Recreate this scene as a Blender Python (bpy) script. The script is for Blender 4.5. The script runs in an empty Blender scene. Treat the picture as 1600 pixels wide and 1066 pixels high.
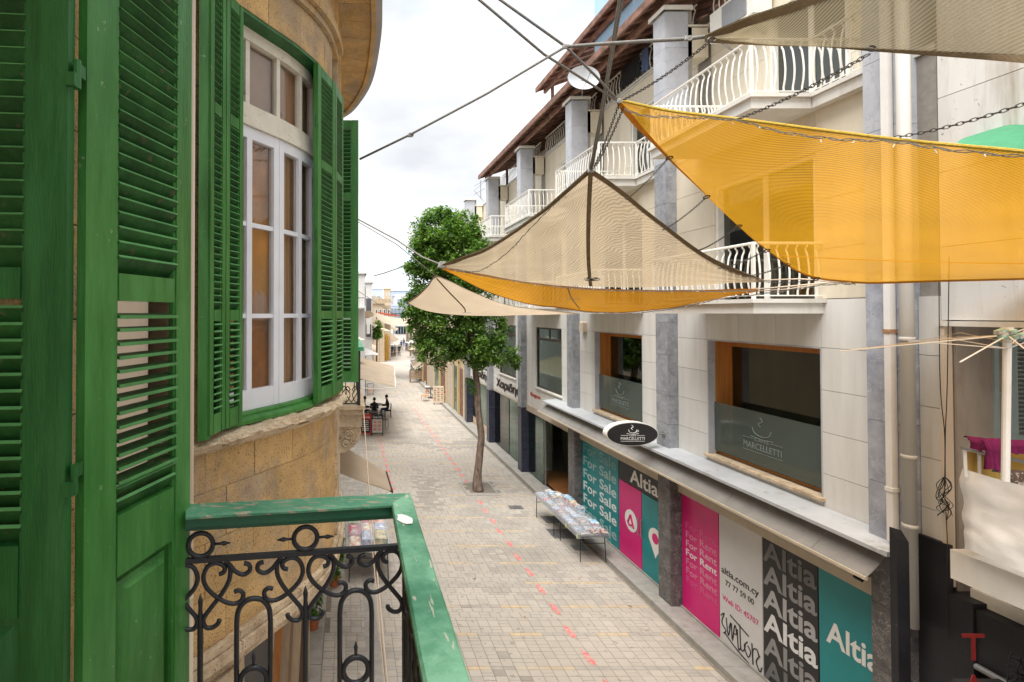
import bpy, bmesh, math, random
from math import sin, cos, pi, radians, sqrt
from mathutils import Vector, Matrix, noise
random.seed(7)
S = bpy.context.scene
C = S.collection

# ------------------------------------------------------------------ camera
F = 780.0; VX = 542.0; PITCH = radians(0.79); VYH = 490.0
PY0 = VYH - F*math.tan(PITCH)
CH = 6.4                                   # eye height above the street
cam = bpy.data.cameras.new('camera'); camo = bpy.data.objects.new('camera', cam); C.objects.link(camo)
cam.sensor_fit = 'HORIZONTAL'; cam.sensor_width = 36; cam.lens = F/1600*36
cam.shift_x = (800-VX)/1600; cam.shift_y = -(533-PY0)/1600
camo.location = (0, 0, CH); camo.rotation_euler = (radians(90)+PITCH, 0, 0)
cam.clip_start = 0.05; cam.clip_end = 2000
S.camera = camo
# ------------------------------------------------------------------ world, sun, exposure
W = bpy.data.worlds.new('World'); S.world = W; W.use_nodes = True
nt = W.node_tree; nt.nodes.clear()
def N(t, **k):
    n = nt.nodes.new(t)
    for a, b in k.items(): setattr(n, a, b)
    return n
SUN_EL, SUN_AZ = radians(58), radians(200)
out = N('ShaderNodeOutputWorld'); bg = N('ShaderNodeBackground'); bg2 = N('ShaderNodeBackground'); mixs = N('ShaderNodeMixShader')
sky = N('ShaderNodeTexSky', sky_type='NISHITA', sun_disc=False, sun_elevation=SUN_EL, sun_rotation=SUN_AZ)
sky.air_density = 1.0; sky.dust_density = 2.0
tc = N('ShaderNodeTexCoord'); mp = N('ShaderNodeMapping'); mp.inputs['Scale'].default_value = (1, 1, 2.6)
ns = N('ShaderNodeTexNoise'); ns.inputs['Scale'].default_value = 2.3; ns.inputs['Detail'].default_value = 7; ns.inputs['Roughness'].default_value = .55
rp = N('ShaderNodeValToRGB'); rp.color_ramp.elements[0].position = .33; rp.color_ramp.elements[0].color = (.5, .5, .5, 1)
rp.color_ramp.elements[1].position = .47; rp.color_ramp.elements[1].color = (1, 1, 1, 1)
ns2 = N('ShaderNodeTexNoise'); ns2.inputs['Scale'].default_value = 3.1; ns2.inputs['Detail'].default_value = 8
rp2 = N('ShaderNodeValToRGB'); rp2.color_ramp.elements[0].position = .3; rp2.color_ramp.elements[0].color = (.60, .625, .66, 1)
rp2.color_ramp.elements[1].position = .74; rp2.color_ramp.elements[1].color = (1, 1, 1, 1)
L = nt.links.new
L(tc.outputs['Generated'], mp.inputs['Vector']); L(mp.outputs[0], ns.inputs['Vector']); L(mp.outputs[0], ns2.inputs['Vector'])
L(ns.outputs['Fac'], rp.inputs[0]); L(ns2.outputs['Fac'], rp2.inputs[0])
L(sky.outputs[0], bg.inputs[0]); bg.inputs[1].default_value = .12
L(rp2.outputs[0], bg2.inputs[0]); bg2.inputs[1].default_value = .282
L(rp.outputs[0], mixs.inputs[0]); L(bg.outputs[0], mixs.inputs[1]); L(bg2.outputs[0], mixs.inputs[2]); L(mixs.outputs[0], out.inputs[0])
sl = bpy.data.lights.new('sun', 'SUN'); sl.energy = 1.5; sl.angle = radians(50); sl.color = (1, .965, .92)
so = bpy.data.objects.new('sun', sl); C.objects.link(so)
so.rotation_euler = Vector((-.22, -.28, .93)).to_track_quat('Z', 'Y').to_euler(); so.location = (0, 0, 30)
S.view_settings.view_transform = 'Standard'; S.view_settings.look = 'None'; S.view_settings.gamma = 1
S.view_settings.use_curve_mapping = False; S.view_settings.exposure = 2.32
S.render.engine = 'CYCLES'; S.cycles.max_bounces = 8; S.cycles.transparent_max_bounces = 24; S.cycles.diffuse_bounces = 4

# ------------------------------------------------------------------ projection helpers (photo pixel -> world)
def ray(px, py):
    a = (px-VX)/F; b = -(py-PY0)/F
    return Vector((a, cos(PITCH)-b*sin(PITCH), sin(PITCH)+b*cos(PITCH)))
O = Vector((0, 0, CH))
def PY(px, py, y): r = ray(px, py); return O + r*(y/r.y)
def PX(px, py, x): r = ray(px, py); return O + r*(x/r.x)
def PZ(px, py, z): r = ray(px, py); return O + r*((z-CH)/r.z)

# ------------------------------------------------------------------ mesh helpers
class MB:
    def __init__(s): s.v = []; s.f = []; s.m = []; s.uv = None; s.cm = 0
    def add(s, vs, fs, m=None):
        o = len(s.v); s.v += [Vector(p) for p in vs]; s.f += [tuple(i+o for i in f) for f in fs]
        s.m += [s.cm if m is None else m]*len(fs); return s
    def box(s, x0, x1, y0, y1, z0, z1, m=None):
        if x0 > x1: x0, x1 = x1, x0
        if y0 > y1: y0, y1 = y1, y0
        if z0 > z1: z0, z1 = z1, z0
        return s.add([(x0,y0,z0),(x1,y0,z0),(x1,y1,z0),(x0,y1,z0),(x0,y0,z1),(x1,y0,z1),(x1,y1,z1),(x0,y1,z1)],
              [(0,3,2,1),(4,5,6,7),(0,1,5,4),(1,2,6,5),(2,3,7,6),(3,0,4,7)], m)
    def obox(s, c, ax, ay, az, m=None):      # centre and three half-axis vectors
        c, ax, ay, az = map(Vector, (c, ax, ay, az))
        p = [c+ax*i+ay*j+az*k for k in (-1,1) for i, j in ((-1,-1),(1,-1),(1,1),(-1,1))]
        return s.add(p, [(0,3,2,1),(4,5,6,7),(0,1,5,4),(1,2,6,5),(2,3,7,6),(3,0,4,7)], m)
    def bevbox(s, x0, x1, y0, y1, z0, z1, b=.01, m=None):   # box with a chamfered top
        s.add([(x0,y0,z0),(x1,y0,z0),(x1,y1,z0),(x0,y1,z0),(x0,y0,z1-b),(x1,y0,z1-b),(x1,y1,z1-b),(x0,y1,z1-b),
               (x0+b,y0+b,z1),(x1-b,y0+b,z1),(x1-b,y1-b,z1),(x0+b,y1-b,z1)],
              [(8,9,10,11),(4,5,9,8),(5,6,10,9),(6,7,11,10),(7,4,8,11),(0,1,5,4),(1,2,6,5),(2,3,7,6),(3,0,4,7)], m); return s
    def tube(s, pts, r, n=8, cap=True, m=None, closed=False, flat=None):
        pts = [Vector(p) for p in pts]; k = len(pts); rr = r if isinstance(r, (list, tuple)) else [r]*k
        up = Vector((0,0,1)); vs = []; prev = None
        for i, p in enumerate(pts):
            if closed: t = pts[(i+1)%k]-pts[i-1]
            else: t = pts[min(i+1,k-1)]-pts[max(i-1,0)]
            if t.length < 1e-9: t = Vector((0,0,1))
            t.normalize()
            if prev is None:
                a = t.cross(up if abs(t.z) < .9 else Vector((1,0,0))).normalized()
            else:
                a = prev - t*prev.dot(t)
                a = a.normalized() if a.length > 1e-6 else t.orthogonal().normalized()
            prev = a; b = t.cross(a)
            for j in range(n):
                q = 2*pi*(j+.5)/n; vs.append(p+(a*cos(q)+b*sin(q))*rr[i])
        fs = []
        for i in range(k if closed else k-1):
            i2 = (i+1) % k
            for j in range(n): fs.append((i*n+j, i*n+(j+1)%n, i2*n+(j+1)%n, i2*n+j))
        if cap and not closed: fs.append(tuple(range(n))[::-1]); fs.append(tuple((k-1)*n+j for j in range(n)))
        return s.add(vs, fs, m)
    def strip(s, path, z0, z1, o0, o1, off, m=None):     # solid curved wall piece between two offsets of a plan path
        a = [off(t, o0) for t in path]; b = [off(t, o1) for t in path]; n = len(path); vs = []
        for p, q in zip(a, b): vs += [(p[0],p[1],z0),(q[0],q[1],z0),(q[0],q[1],z1),(p[0],p[1],z1)]
        fs = [(0,1,2,3), tuple(4*(n-1)+j for j in (3,2,1,0))]
        for i in range(n-1):
            for j in range(4): fs.append((4*i+j, 4*(i+1)+j, 4*(i+1)+(j+1)%4, 4*i+(j+1)%4))
        return s.add(vs, fs, m)
    def build(s, name, mats, parent=None, smooth=False, uvs=None, origin=None):
        me = bpy.data.meshes.new(name)
        if origin is None:
            lo = Vector([min(v[i] for v in s.v) for i in range(3)]); hi = Vector([max(v[i] for v in s.v) for i in range(3)])
            origin = Vector(((lo.x+hi.x)/2, (lo.y+hi.y)/2, lo.z))
        origin = Vector(origin)
        me.from_pydata([v-origin for v in s.v], [], s.f)
        if not isinstance(mats, (list, tuple)): mats = [mats]
        for m in mats: me.materials.append(m)
        if len(mats) > 1: me.polygons.foreach_set('material_index', s.m)
        if smooth: me.polygons.foreach_set('use_smooth', [True]*len(s.f))
        if uvs:
            ul = me.uv_layers.new(name='UVMap')
            for lp in me.loops: ul.data[lp.index].uv = uvs[lp.vertex_index]
        me.validate(); bm = bmesh.new(); bm.from_mesh(me); bmesh.ops.recalc_face_normals(bm, faces=bm.faces); bm.to_mesh(me); bm.free()
        return link(name, me, parent, origin)
WO = {}
def link(name, me, parent, origin):
    o = bpy.data.objects.new(name, me); C.objects.link(o); origin = Vector(origin)
    if parent is not None: o.parent = parent; o.location = origin-WO[parent.name]
    else: o.location = origin
    WO[o.name] = origin
    return o
def tag(o, label=None, cat=None, group=None, kind=None):
    if label: o['label'] = label
    if cat: o['category'] = cat
    if group: o['group'] = group
    if kind: o['kind'] = kind
    return o
def thing(name, loc, label, cat, group=None):
    o = bpy.data.objects.new(name, None); C.objects.link(o); o.location = loc; o.empty_display_size = .2
    WO[o.name] = Vector(loc); return tag(o, label, cat, group)
def copy_tree(o, loc, rz=None, label=None, parent=None):
    c = o.copy(); C.objects.link(c)
    if parent is not None: c.parent = parent
    else:
        c.location = loc; WO[c.name] = Vector(loc)
        if rz is not None: c.rotation_euler = (0, 0, rz)
        if label: c['label'] = label
    for ch in o.children: copy_tree(ch, None, parent=c)
    return c
def spline(pts, n=6, closed=False):
    pts = [Vector(p) for p in pts]; out = []; k = len(pts)
    rng = range(k if closed else k-1)
    for i in rng:
        if closed: p0, p1, p2, p3 = pts[i-1], pts[i], pts[(i+1)%k], pts[(i+2)%k]
        else: p0, p1, p2, p3 = pts[max(i-1,0)], pts[i], pts[i+1], pts[min(i+2,k-1)]
        for j in range(n):
            t = j/n; out.append(.5*((2*p1)+(p2-p0)*t+(2*p0-5*p1+4*p2-p3)*t*t+(3*p1-p0-3*p2+p3)*t**3))
    if not closed: out.append(pts[-1])
    return out
def lerp(a, b, t): return a+(b-a)*t

# ------------------------------------------------------------------ materials
MATS = {}
def mat(name, col, rough=.75, var=.12, scale=6, bump=.0, bscale=40, col2=None, c2pos=(.45,.6), c2scale=3, metal=0, rand=0,
        spec=.3, streak=False, alpha=1, coat=0, c2detail=6, dist=0, det2=None, dstreak=None):
    m = bpy.data.materials.new(name); m.use_nodes = True; t = m.node_tree; t.nodes.clear(); l = t.links.new
    o = t.nodes.new('ShaderNodeOutputMaterial'); p = t.nodes.new('ShaderNodeBsdfPrincipled'); l(p.outputs[0], o.inputs[0])
    p.inputs['Roughness'].default_value = rough; p.inputs['Metallic'].default_value = metal
    p.inputs['Specular IOR Level'].default_value = spec; p.inputs['Coat Weight'].default_value = coat
    g = t.nodes.new('ShaderNodeNewGeometry'); pos = g.outputs['Position']
    if streak:
        mpp = t.nodes.new('ShaderNodeMapping'); mpp.inputs['Scale'].default_value = streak if isinstance(streak, tuple) else (1, 1, .12)
        l(pos, mpp.inputs[0]); pos2 = mpp.outputs[0]
    else: pos2 = pos
    n1 = t.nodes.new('ShaderNodeTexNoise'); n1.inputs['Scale'].default_value = scale; n1.inputs['Detail'].default_value = 8; n1.inputs['Roughness'].default_value = .62
    l(pos2, n1.inputs['Vector'])
    mr = t.nodes.new('ShaderNodeMapRange'); mr.inputs[1].default_value = .3; mr.inputs[2].default_value = .7; mr.inputs[3].default_value = 1-var; mr.inputs[4].default_value = 1+var
    l(n1.outputs['Fac'], mr.inputs[0]); val = mr.outputs[0]
    if rand:
        oi = t.nodes.new('ShaderNodeObjectInfo'); r2 = t.nodes.new('ShaderNodeMapRange'); r2.inputs[3].default_value = 1-rand; r2.inputs[4].default_value = 1+rand
        l(oi.outputs['Random'], r2.inputs[0]); mm = t.nodes.new('ShaderNodeMath'); mm.operation = 'MULTIPLY'; l(val, mm.inputs[0]); l(r2.outputs[0], mm.inputs[1]); val = mm.outputs[0]
    base = t.nodes.new('ShaderNodeRGB'); base.outputs[0].default_value = (*col, 1); csock = base.outputs[0]
    if col2:
        n2 = t.nodes.new('ShaderNodeTexNoise'); n2.inputs['Scale'].default_value = c2scale; n2.inputs['Detail'].default_value = c2detail; n2.inputs['Roughness'].default_value = .68
        n2.inputs['Distortion'].default_value = dist
        l(pos2, n2.inputs['Vector']); cr = t.nodes.new('ShaderNodeMapRange'); cr.inputs[1].default_value = c2pos[0]; cr.inputs[2].default_value = c2pos[1]
        l(n2.outputs['Fac'], cr.inputs[0]); mx = t.nodes.new('ShaderNodeMix'); mx.data_type = 'RGBA'
        l(cr.outputs[0], mx.inputs[0]); l(csock, mx.inputs[6]); mx.inputs[7].default_value = (*col2, 1); csock = mx.outputs[2]
    if det2:   # (colour, threshold, scale): fine chips
        n3 = t.nodes.new('ShaderNodeTexNoise'); n3.inputs['Scale'].default_value = det2[2]; n3.inputs['Detail'].default_value = 4
        if dstreak:
            m4 = t.nodes.new('ShaderNodeMapping'); m4.inputs['Scale'].default_value = dstreak; l(pos, m4.inputs[0]); l(m4.outputs[0], n3.inputs['Vector'])
        else: l(pos, n3.inputs['Vector'])
        c3 = t.nodes.new('ShaderNodeMapRange'); c3.inputs[1].default_value = det2[1]; c3.inputs[2].default_value = det2[1]+.03
        l(n3.outputs['Fac'], c3.inputs[0]); m3 = t.nodes.new('ShaderNodeMix'); m3.data_type = 'RGBA'; l(c3.outputs[0], m3.inputs[0]); l(csock, m3.inputs[6]); m3.inputs[7].default_value = (*det2[0], 1); csock = m3.outputs[2]
    vm = t.nodes.new('ShaderNodeVectorMath'); vm.operation = 'SCALE'; l(csock, vm.inputs[0]); l(val, vm.inputs['Scale'])
    l(vm.outputs[0], p.inputs['Base Color'])
    if bump:
        nb = t.nodes.new('ShaderNodeTexNoise'); nb.inputs['Scale'].default_value = bscale; nb.inputs['Detail'].default_value = 6; l(pos2, nb.inputs['Vector'])
        bp = t.nodes.new('ShaderNodeBump'); bp.inputs['Strength'].default_value = bump; bp.inputs['Distance'].default_value = .01
        l(nb.outputs['Fac'], bp.inputs['Height']); l(bp.outputs[0], p.inputs['Normal'])
    MATS[name] = m; return m
def marble(name, col, vein, rough=.35, scale=1.6, dark=None, rand=.08, base=1.0):
    m = bpy.data.materials.new(name); m.use_nodes = True; t = m.node_tree; l = t.links.new; p = t.nodes['Principled BSDF']
    p.inputs['Roughness'].default_value = rough; p.inputs['Specular IOR Level'].default_value = .35
    g = t.nodes.new('ShaderNodeNewGeometry'); oi = t.nodes.new('ShaderNodeObjectInfo')
    ad = t.nodes.new('ShaderNodeVectorMath'); ad.operation = 'ADD'; sc = t.nodes.new('ShaderNodeMath'); sc.operation = 'MULTIPLY'; sc.inputs[1].default_value = 7
    l(oi.outputs['Random'], sc.inputs[0]); l(g.outputs['Position'], ad.inputs[0]); l(sc.outputs[0], ad.inputs[1])
    n0 = t.nodes.new('ShaderNodeTexNoise'); n0.inputs['Scale'].default_value = 2.5*scale; n0.inputs['Detail'].default_value = 9; n0.inputs['Roughness'].default_value = .65
    l(ad.outputs[0], n0.inputs['Vector'])
    n = t.nodes.new('ShaderNodeTexNoise'); n.inputs['Scale'].default_value = scale*1.3; n.inputs['Detail'].default_value = 10; n.inputs['Roughness'].default_value = .62; n.inputs['Distortion'].default_value = .5
    l(ad.outputs[0], n.inputs['Vector'])
    ab = t.nodes.new('ShaderNodeMath'); ab.operation = 'SUBTRACT'; ab.inputs[1].default_value = .5; l(n.outputs['Fac'], ab.inputs[0])
    aa = t.nodes.new('ShaderNodeMath'); aa.operation = 'ABSOLUTE'; l(ab.outputs[0], aa.inputs[0])
    mr = t.nodes.new('ShaderNodeMapRange'); mr.inputs[1].default_value = 0; mr.inputs[2].default_value = .007; mr.inputs[3].default_value = .8; mr.inputs[4].default_value = 0
    l(aa.outputs[0], mr.inputs[0])
    c = t.nodes.new('ShaderNodeValToRGB'); c.color_ramp.elements[0].position = .34; c.color_ramp.elements[1].position = .66
    d = dark or tuple(x*.55 for x in col); c.color_ramp.elements[0].color = (*d, 1); c.color_ramp.elements[1].color = (*col, 1); l(n0.outputs['Fac'], c.inputs[0])
    mx = t.nodes.new('ShaderNodeMix'); mx.data_type = 'RGBA'; l(mr.outputs[0], mx.inputs[0]); l(c.outputs[0], mx.inputs[6]); mx.inputs[7].default_value = (*vein, 1)
    l(mx.outputs[2], p.inputs['Base Color']); MATS[name] = m; return m
def glass(name, tint=(.6,.7,.68), fac=.45, rough=.02, gl=(.9,.9,.9)):   # fac = share that lets the view through
    m = bpy.data.materials.new(name); m.use_nodes = True; t = m.node_tree; t.nodes.clear(); l = t.links.new
    o = t.nodes.new('ShaderNodeOutputMaterial'); tr = t.nodes.new('ShaderNodeBsdfTransparent'); tr.inputs[0].default_value = (*tint, 1)
    g = t.nodes.new('ShaderNodeBsdfGlossy'); g.inputs['Roughness'].default_value = rough; g.inputs[0].default_value = (*gl, 1)
    lw = t.nodes.new('ShaderNodeLayerWeight'); lw.inputs[0].default_value = .5
    pw = t.nodes.new('ShaderNodeMath'); pw.operation = 'POWER'; pw.inputs[1].default_value = 4.5; l(lw.outputs['Facing'], pw.inputs[0])
    mt = t.nodes.new('ShaderNodeMath'); mt.operation = 'MULTIPLY_ADD'; mt.inputs[1].default_value = .9; mt.inputs[2].default_value = fac; mt.use_clamp = True; l(pw.outputs[0], mt.inputs[0])
    mx = t.nodes.new('ShaderNodeMixShader'); l(mt.outputs[0], mx.inputs[0]); l(tr.outputs[0], mx.inputs[1]); l(g.outputs[0], mx.inputs[2]); l(mx.outputs[0], o.inputs[0])
    MATS[name] = m; return m
def fabric(name, col, trans, see, period=.02, contrast=.22, swirl=1.2, ws=.15):   # net sail: share seen through, weave ridges run across the cloth
    m = bpy.data.materials.new(name); m.use_nodes = True; t = m.node_tree; t.nodes.clear(); l = t.links.new
    o = t.nodes.new('ShaderNodeOutputMaterial'); tr = t.nodes.new('ShaderNodeBsdfTransparent')
    tr.inputs[0].default_value = (*[min(1, .35+c) for c in trans], 1)
    d = t.nodes.new('ShaderNodeBsdfDiffuse'); tl = t.nodes.new('ShaderNodeBsdfTranslucent')
    uv = t.nodes.new('ShaderNodeUVMap'); w = t.nodes.new('ShaderNodeTexWave'); w.wave_type = 'BANDS'; w.bands_direction = 'DIAGONAL'
    w.inputs['Scale'].default_value = .314/period; w.inputs['Distortion'].default_value = swirl; w.inputs['Detail'].default_value = 1; w.inputs['Detail Scale'].default_value = ws
    l(uv.outputs[0], w.inputs['Vector'])
    g = t.nodes.new('ShaderNodeNewGeometry'); n = t.nodes.new('ShaderNodeTexNoise'); n.inputs['Scale'].default_value = 1.7; n.inputs['Detail'].default_value = 6; l(g.outputs['Position'], n.inputs['Vector'])
    mr = t.nodes.new('ShaderNodeMapRange'); mr.inputs[3].default_value = .78; mr.inputs[4].default_value = 1.16; l(n.outputs['Fac'], mr.inputs[0])
    mw = t.nodes.new('ShaderNodeMapRange'); mw.inputs[3].default_value = 1-contrast; mw.inputs[4].default_value = 1+contrast*.5; l(w.outputs['Fac'], mw.inputs[0])
    mm = t.nodes.new('ShaderNodeMath'); mm.operation = 'MULTIPLY'; l(mr.outputs[0], mm.inputs[0]); l(mw.outputs[0], mm.inputs[1])
    for nd, cc in ((d, col), (tl, trans)):
        v = t.nodes.new('ShaderNodeVectorMath'); v.operation = 'SCALE'; v.inputs[0].default_value = cc; l(mm.outputs[0], v.inputs['Scale']); l(v.outputs[0], nd.inputs[0])
    mx = t.nodes.new('ShaderNodeMixShader'); mx.inputs[0].default_value = .55; l(d.outputs[0], mx.inputs[1]); l(tl.outputs[0], mx.inputs[2])
    ms = t.nodes.new('ShaderNodeMapRange'); ms.inputs[3].default_value = 1-see*1.35; ms.inputs[4].default_value = 1-see*.65; l(w.outputs['Fac'], ms.inputs[0])
    m2 = t.nodes.new('ShaderNodeMixShader'); l(ms.outputs[0], m2.inputs[0]); l(tr.outputs[0], m2.inputs[1]); l(mx.outputs[0], m2.inputs[2]); l(m2.outputs[0], o.inputs[0])
    MATS[name] = m; return m

mGreen = mat('green_paint', (.035,.175,.028), .42, .22, 5, .25, 60, col2=(.07,.235,.06), c2pos=(.42,.7), c2scale=2.5, spec=.4, streak=(2.5,2.5,.35), det2=((.20,.30,.16), .70, 38))
mEdge = mat('sky_lit_green_edge', (.10,.30,.10), .5, .2, 9, .2, 60)  # lighter green: sky light on the slat noses put into the colour
mSlat = mat('shaded_green_slat', (.013,.075,.016), .5, .3, 9, .25, 60, col2=(.022,.10,.022), c2scale=6, rand=.18, det2=((.07,.09,.04), .64, 30))  # base darkened to stand for shade in the louvres; flecks are grime
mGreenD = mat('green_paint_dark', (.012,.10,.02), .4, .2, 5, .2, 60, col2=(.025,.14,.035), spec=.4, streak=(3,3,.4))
mRail = mat('turquoise_paint_worn', (.055,.30,.16), .45, .2, 4, .35, 50, col2=(.13,.42,.26), c2pos=(.42,.68), c2scale=3, det2=((.46,.37,.27), .60, 14))
mRailX = mat('turquoise_front_rail', (.05,.20,.11), .5, .25, 4, .4, 50, col2=(.12,.29,.18), c2pos=(.42,.68), c2scale=3, det2=((.27,.25,.18), .575, 34), dstreak=(.5,2,1))
mRailY = mat('turquoise_side_rail', (.06,.22,.12), .5, .28, 5, .5, 50, col2=(.15,.33,.21), c2pos=(.42,.62), c2scale=5, det2=((.36,.38,.29), .63, 30), dstreak=(2,.45,1))
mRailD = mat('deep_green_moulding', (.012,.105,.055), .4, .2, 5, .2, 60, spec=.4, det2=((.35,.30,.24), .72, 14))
mRailB = mat('peeled_timber', (.40,.32,.24), .8, .3, 8, .5, 60, col2=(.06,.30,.17), c2pos=(.44,.5), c2scale=9)
mIron = mat('black_iron', (.016,.018,.024), .45, .2, 20, .15, 90, spec=.45)
mOchre = mat('ochre_sandstone', (.60,.40,.18), .95, .22, 5, 1.0, 110, col2=(.43,.33,.22), c2pos=(.47,.62), c2scale=2.0, rand=.11, det2=((.34,.20,.08), .60, 85))
mOchreL = mat('pale_sandstone', (.62,.50,.35), .95, .2, 5, 1.0, 90, col2=(.44,.33,.21), c2pos=(.47,.65), c2scale=6, rand=.05, det2=((.33,.24,.15), .61, 70))
mOchreW = mat('mortar', (.58,.47,.33), .95, .1, 6, .5, 90)
mCream = mat('cream_render', (.66,.56,.45), .9, .08, 3, .15, 60, col2=(.52,.44,.36), c2pos=(.55,.8), c2scale=1.5, streak=True)
mWhiteF = mat('white_window_paint', (.78,.80,.86), .45, .05, 6, .08, 60)
mWhiteC = mat('cream_window_paint', (.72,.68,.58), .55, .12, 8, .25, 70, col2=(.42,.36,.27), c2pos=(.62,.68), c2scale=14)
mRoomO = mat('orange_room_wall', (.52,.25,.10), .9, .3, 3, col2=(.34,.20,.13), c2scale=2)
mRoomD = mat('brown_curtain', (.46,.29,.19), .9, .3, 6, streak=(8,8,.2))
mClad = mat('white_stone_cladding', (.70,.69,.655), .55, .07, 2.2, .04, 50, rand=.035, col2=(.60,.575,.525), c2pos=(.46,.76), c2scale=1.6, streak=(1.8,1.8,.2))
mCladN = mat('stained_white_wall', (.68,.665,.63), .8, .08, 2.2, .1, 50, rand=.03, col2=(.42,.37,.31), c2pos=(.52,.74), c2scale=1.6, streak=(2.2,2.2,.25), det2=((.35,.33,.30), .70, 22))
mCladY = mat('cream_stone_cladding', (.70,.63,.50), .6, .08, 2.0, .04, 50, rand=.04, col2=(.56,.48,.36), c2pos=(.55,.8), c2scale=1.4, streak=(1,1,.35))
mJoint = mat('dark_joint', (.30,.28,.25), .95, .15, 10)
mMarble = marble('grey_veined_marble', (.36,.375,.40), (.52,.54,.57), .5, 1.6, (.20,.212,.235))
mMarbleL = marble('pale_grey_marble', (.50,.515,.55), (.30,.31,.33), .5, 1.1, (.40,.415,.45))
mMarbleD = marble('dark_veined_marble', (.16,.15,.145), (.42,.41,.40), .45, 2.2, (.07,.066,.066))
mMarbleB = marble('blue_black_granite', (.05,.055,.085), (.14,.15,.19), .35, 3, (.028,.03,.05))
mWhite = mat('white_metal_paint', (.78,.76,.70), .5, .06, 8, .05, 60, det2=((.38,.22,.12), .74, 16))
mSlab = mat('white_concrete_trim', (.68,.66,.61), .8, .08, 3, .15, 60, col2=(.46,.41,.35), c2pos=(.56,.8), c2scale=2.4, streak=(1,1,.3))
mBeige = mat('beige_metal', (.50,.43,.33), .6, .1, 6)
mWood = mat('orange_wood', (.48,.20,.05), .45, .22, 9, .1, 60, streak=(3,3,.15))
mGlassD = glass('dark_window_glass', (.45,.46,.42), .15, .03, (.62,.64,.62))
mGlassG = glass('green_tint_glass', (.50,.60,.56), .16, .06, (.66,.78,.74))
mGlassP = glass('clear_pane', (.95,.93,.9), .09, .03, (.7,.7,.7))
def frosted(name, dcol, share, tint, gl, rough=.1):
    m = glass(name, tint, gl, rough); t = m.node_tree; o = [n for n in t.nodes if n.type == 'OUTPUT_MATERIAL'][0]; src = o.inputs[0].links[0].from_socket
    d = t.nodes.new('ShaderNodeBsdfDiffuse'); d.inputs[0].default_value = (*dcol, 1); mx = t.nodes.new('ShaderNodeMixShader'); mx.inputs[0].default_value = share
    t.links.new(src, mx.inputs[1]); t.links.new(d.outputs[0], mx.inputs[2]); t.links.new(mx.outputs[0], o.inputs[0]); return m
mGlassB = frosted('balustrade_glass', (.16,.20,.18), .40, (.7,.76,.74), .08)
mDarkIn = mat('dark_interior', (.085,.08,.065), .9, .3, 3)
mDarkIn2 = mat('dim_interior', (.20,.21,.16), .9, .4, 1.5)
mBrownFr = mat('dark_aluminium_frame', (.06,.045,.035), .4, .1, 8, metal=.3)
mTimber = mat('brown_pergola_timber', (.165,.095,.07), .75, .25, 5, .2, 60, col2=(.28,.15,.11), c2scale=4)
mTeal = mat('teal_vinyl', (.005,.21,.22), .35, .08, 2, spec=.4)
mTealL = [mat('teal_text_%s' % n, tuple(lerp(a, b, f) for a, b in zip((.005,.21,.22), (.66,.70,.68))), .4, .05) for n, f in (('faint',.22),('soft',.45),('mid',.7),('full',1))]
mPink = mat('magenta_vinyl', (.58,.012,.16), .35, .08, 2, spec=.4)
mPinkL = [mat('pink_text_%s' % n, tuple(lerp(a, b, f) for a, b in zip((.58,.012,.16), (.72,.66,.68))), .4, .05) for n, f in (('faint',.12),('soft',.3),('mid',.5),('full',1))]
mVWhite = mat('white_vinyl', (.56,.55,.54), .4, .08, 1.5)
mVText = mat('white_lettering', (.74,.73,.70), .45, .03)
mVBlack = mat('black_vinyl', (.022,.021,.022), .4, .1, 3)
mBlackL = [mat('grey_text_%s' % n, tuple(f for _ in range(3)), .45, .05) for n, f in (('faint',.14),('soft',.25),('mid',.40),('full',.68))]
mCanopy = mat('grey_canopy_cloth', (.24,.23,.215), .8, .14, 3, .15, 70, col2=(.13,.12,.11), c2pos=(.60,.8), c2scale=1.2)
mLedge = mat('white_painted_ledge', (.46,.48,.50), .5, .1, 2, .1, 40, col2=(.34,.33,.30), c2pos=(.55,.72), c2scale=5)
mPaver = mat('beige_paver', (.425,.385,.335), .85, .12, 1.1, .3, 45, col2=(.36,.325,.28), c2pos=(.45,.7), c2scale=.55, rand=.05, det2=((.30,.265,.23), .635, 7))
mPaverB = mat('grey_paver', (.385,.355,.315), .85, .14, 1.3, .3, 45, col2=(.34,.31,.275), c2scale=.8, rand=.07)
mPaverD = mat('dark_paver', (.31,.285,.25), .88, .14, 1.3, .3, 45, rand=.07)
mPaverY = mat('yellow_paver', (.50,.39,.25), .85, .14, 4, .3, 45, rand=.08, col2=(.42,.37,.30), c2pos=(.42,.58), c2scale=1.6)
mGap = mat('paver_joint_dirt', (.21,.185,.15), .95, .25, 12, .3, 60)
mStreet = mat('far_paving', (.40,.37,.335), .9, .12, 1.5, .2, 30, col2=(.36,.325,.28), c2scale=.5)
mKerb = mat('grey_kerb_stone', (.31,.295,.27), .85, .18, 5, .4, 60, col2=(.33,.31,.28), c2scale=2)
mRed = mat('faded_red_marking', (.62,.17,.17), .85, .2, 8, col2=(.43,.385,.325), c2pos=(.46,.62), c2scale=14)
mOrangeF = fabric('orange_net', (.56,.265,.014), (.66,.34,.022), .36, .0135, .34)
mOrangeF2 = fabric('orange_net_far', (.62,.27,.02), (.70,.33,.03), .07, .05, .06)
mBeigeF = fabric('beige_net', (.46,.36,.235), (.50,.40,.27), .24, .045, .14, 9.0, .5)
mBeigeF2 = fabric('beige_net_far', (.58,.45,.32), (.62,.50,.36), .06, .05, .06)
mBeigeG = fabric('olive_beige_net', (.36,.30,.19), (.36,.30,.19), .26, .016, .36)
mHemB = mat('brown_hem', (.17,.12,.065), .9, .25, 12, .3, 120)
mHemO = mat('orange_hem', (.44,.17,.012), .85, .22, 12, .3, 120)
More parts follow.
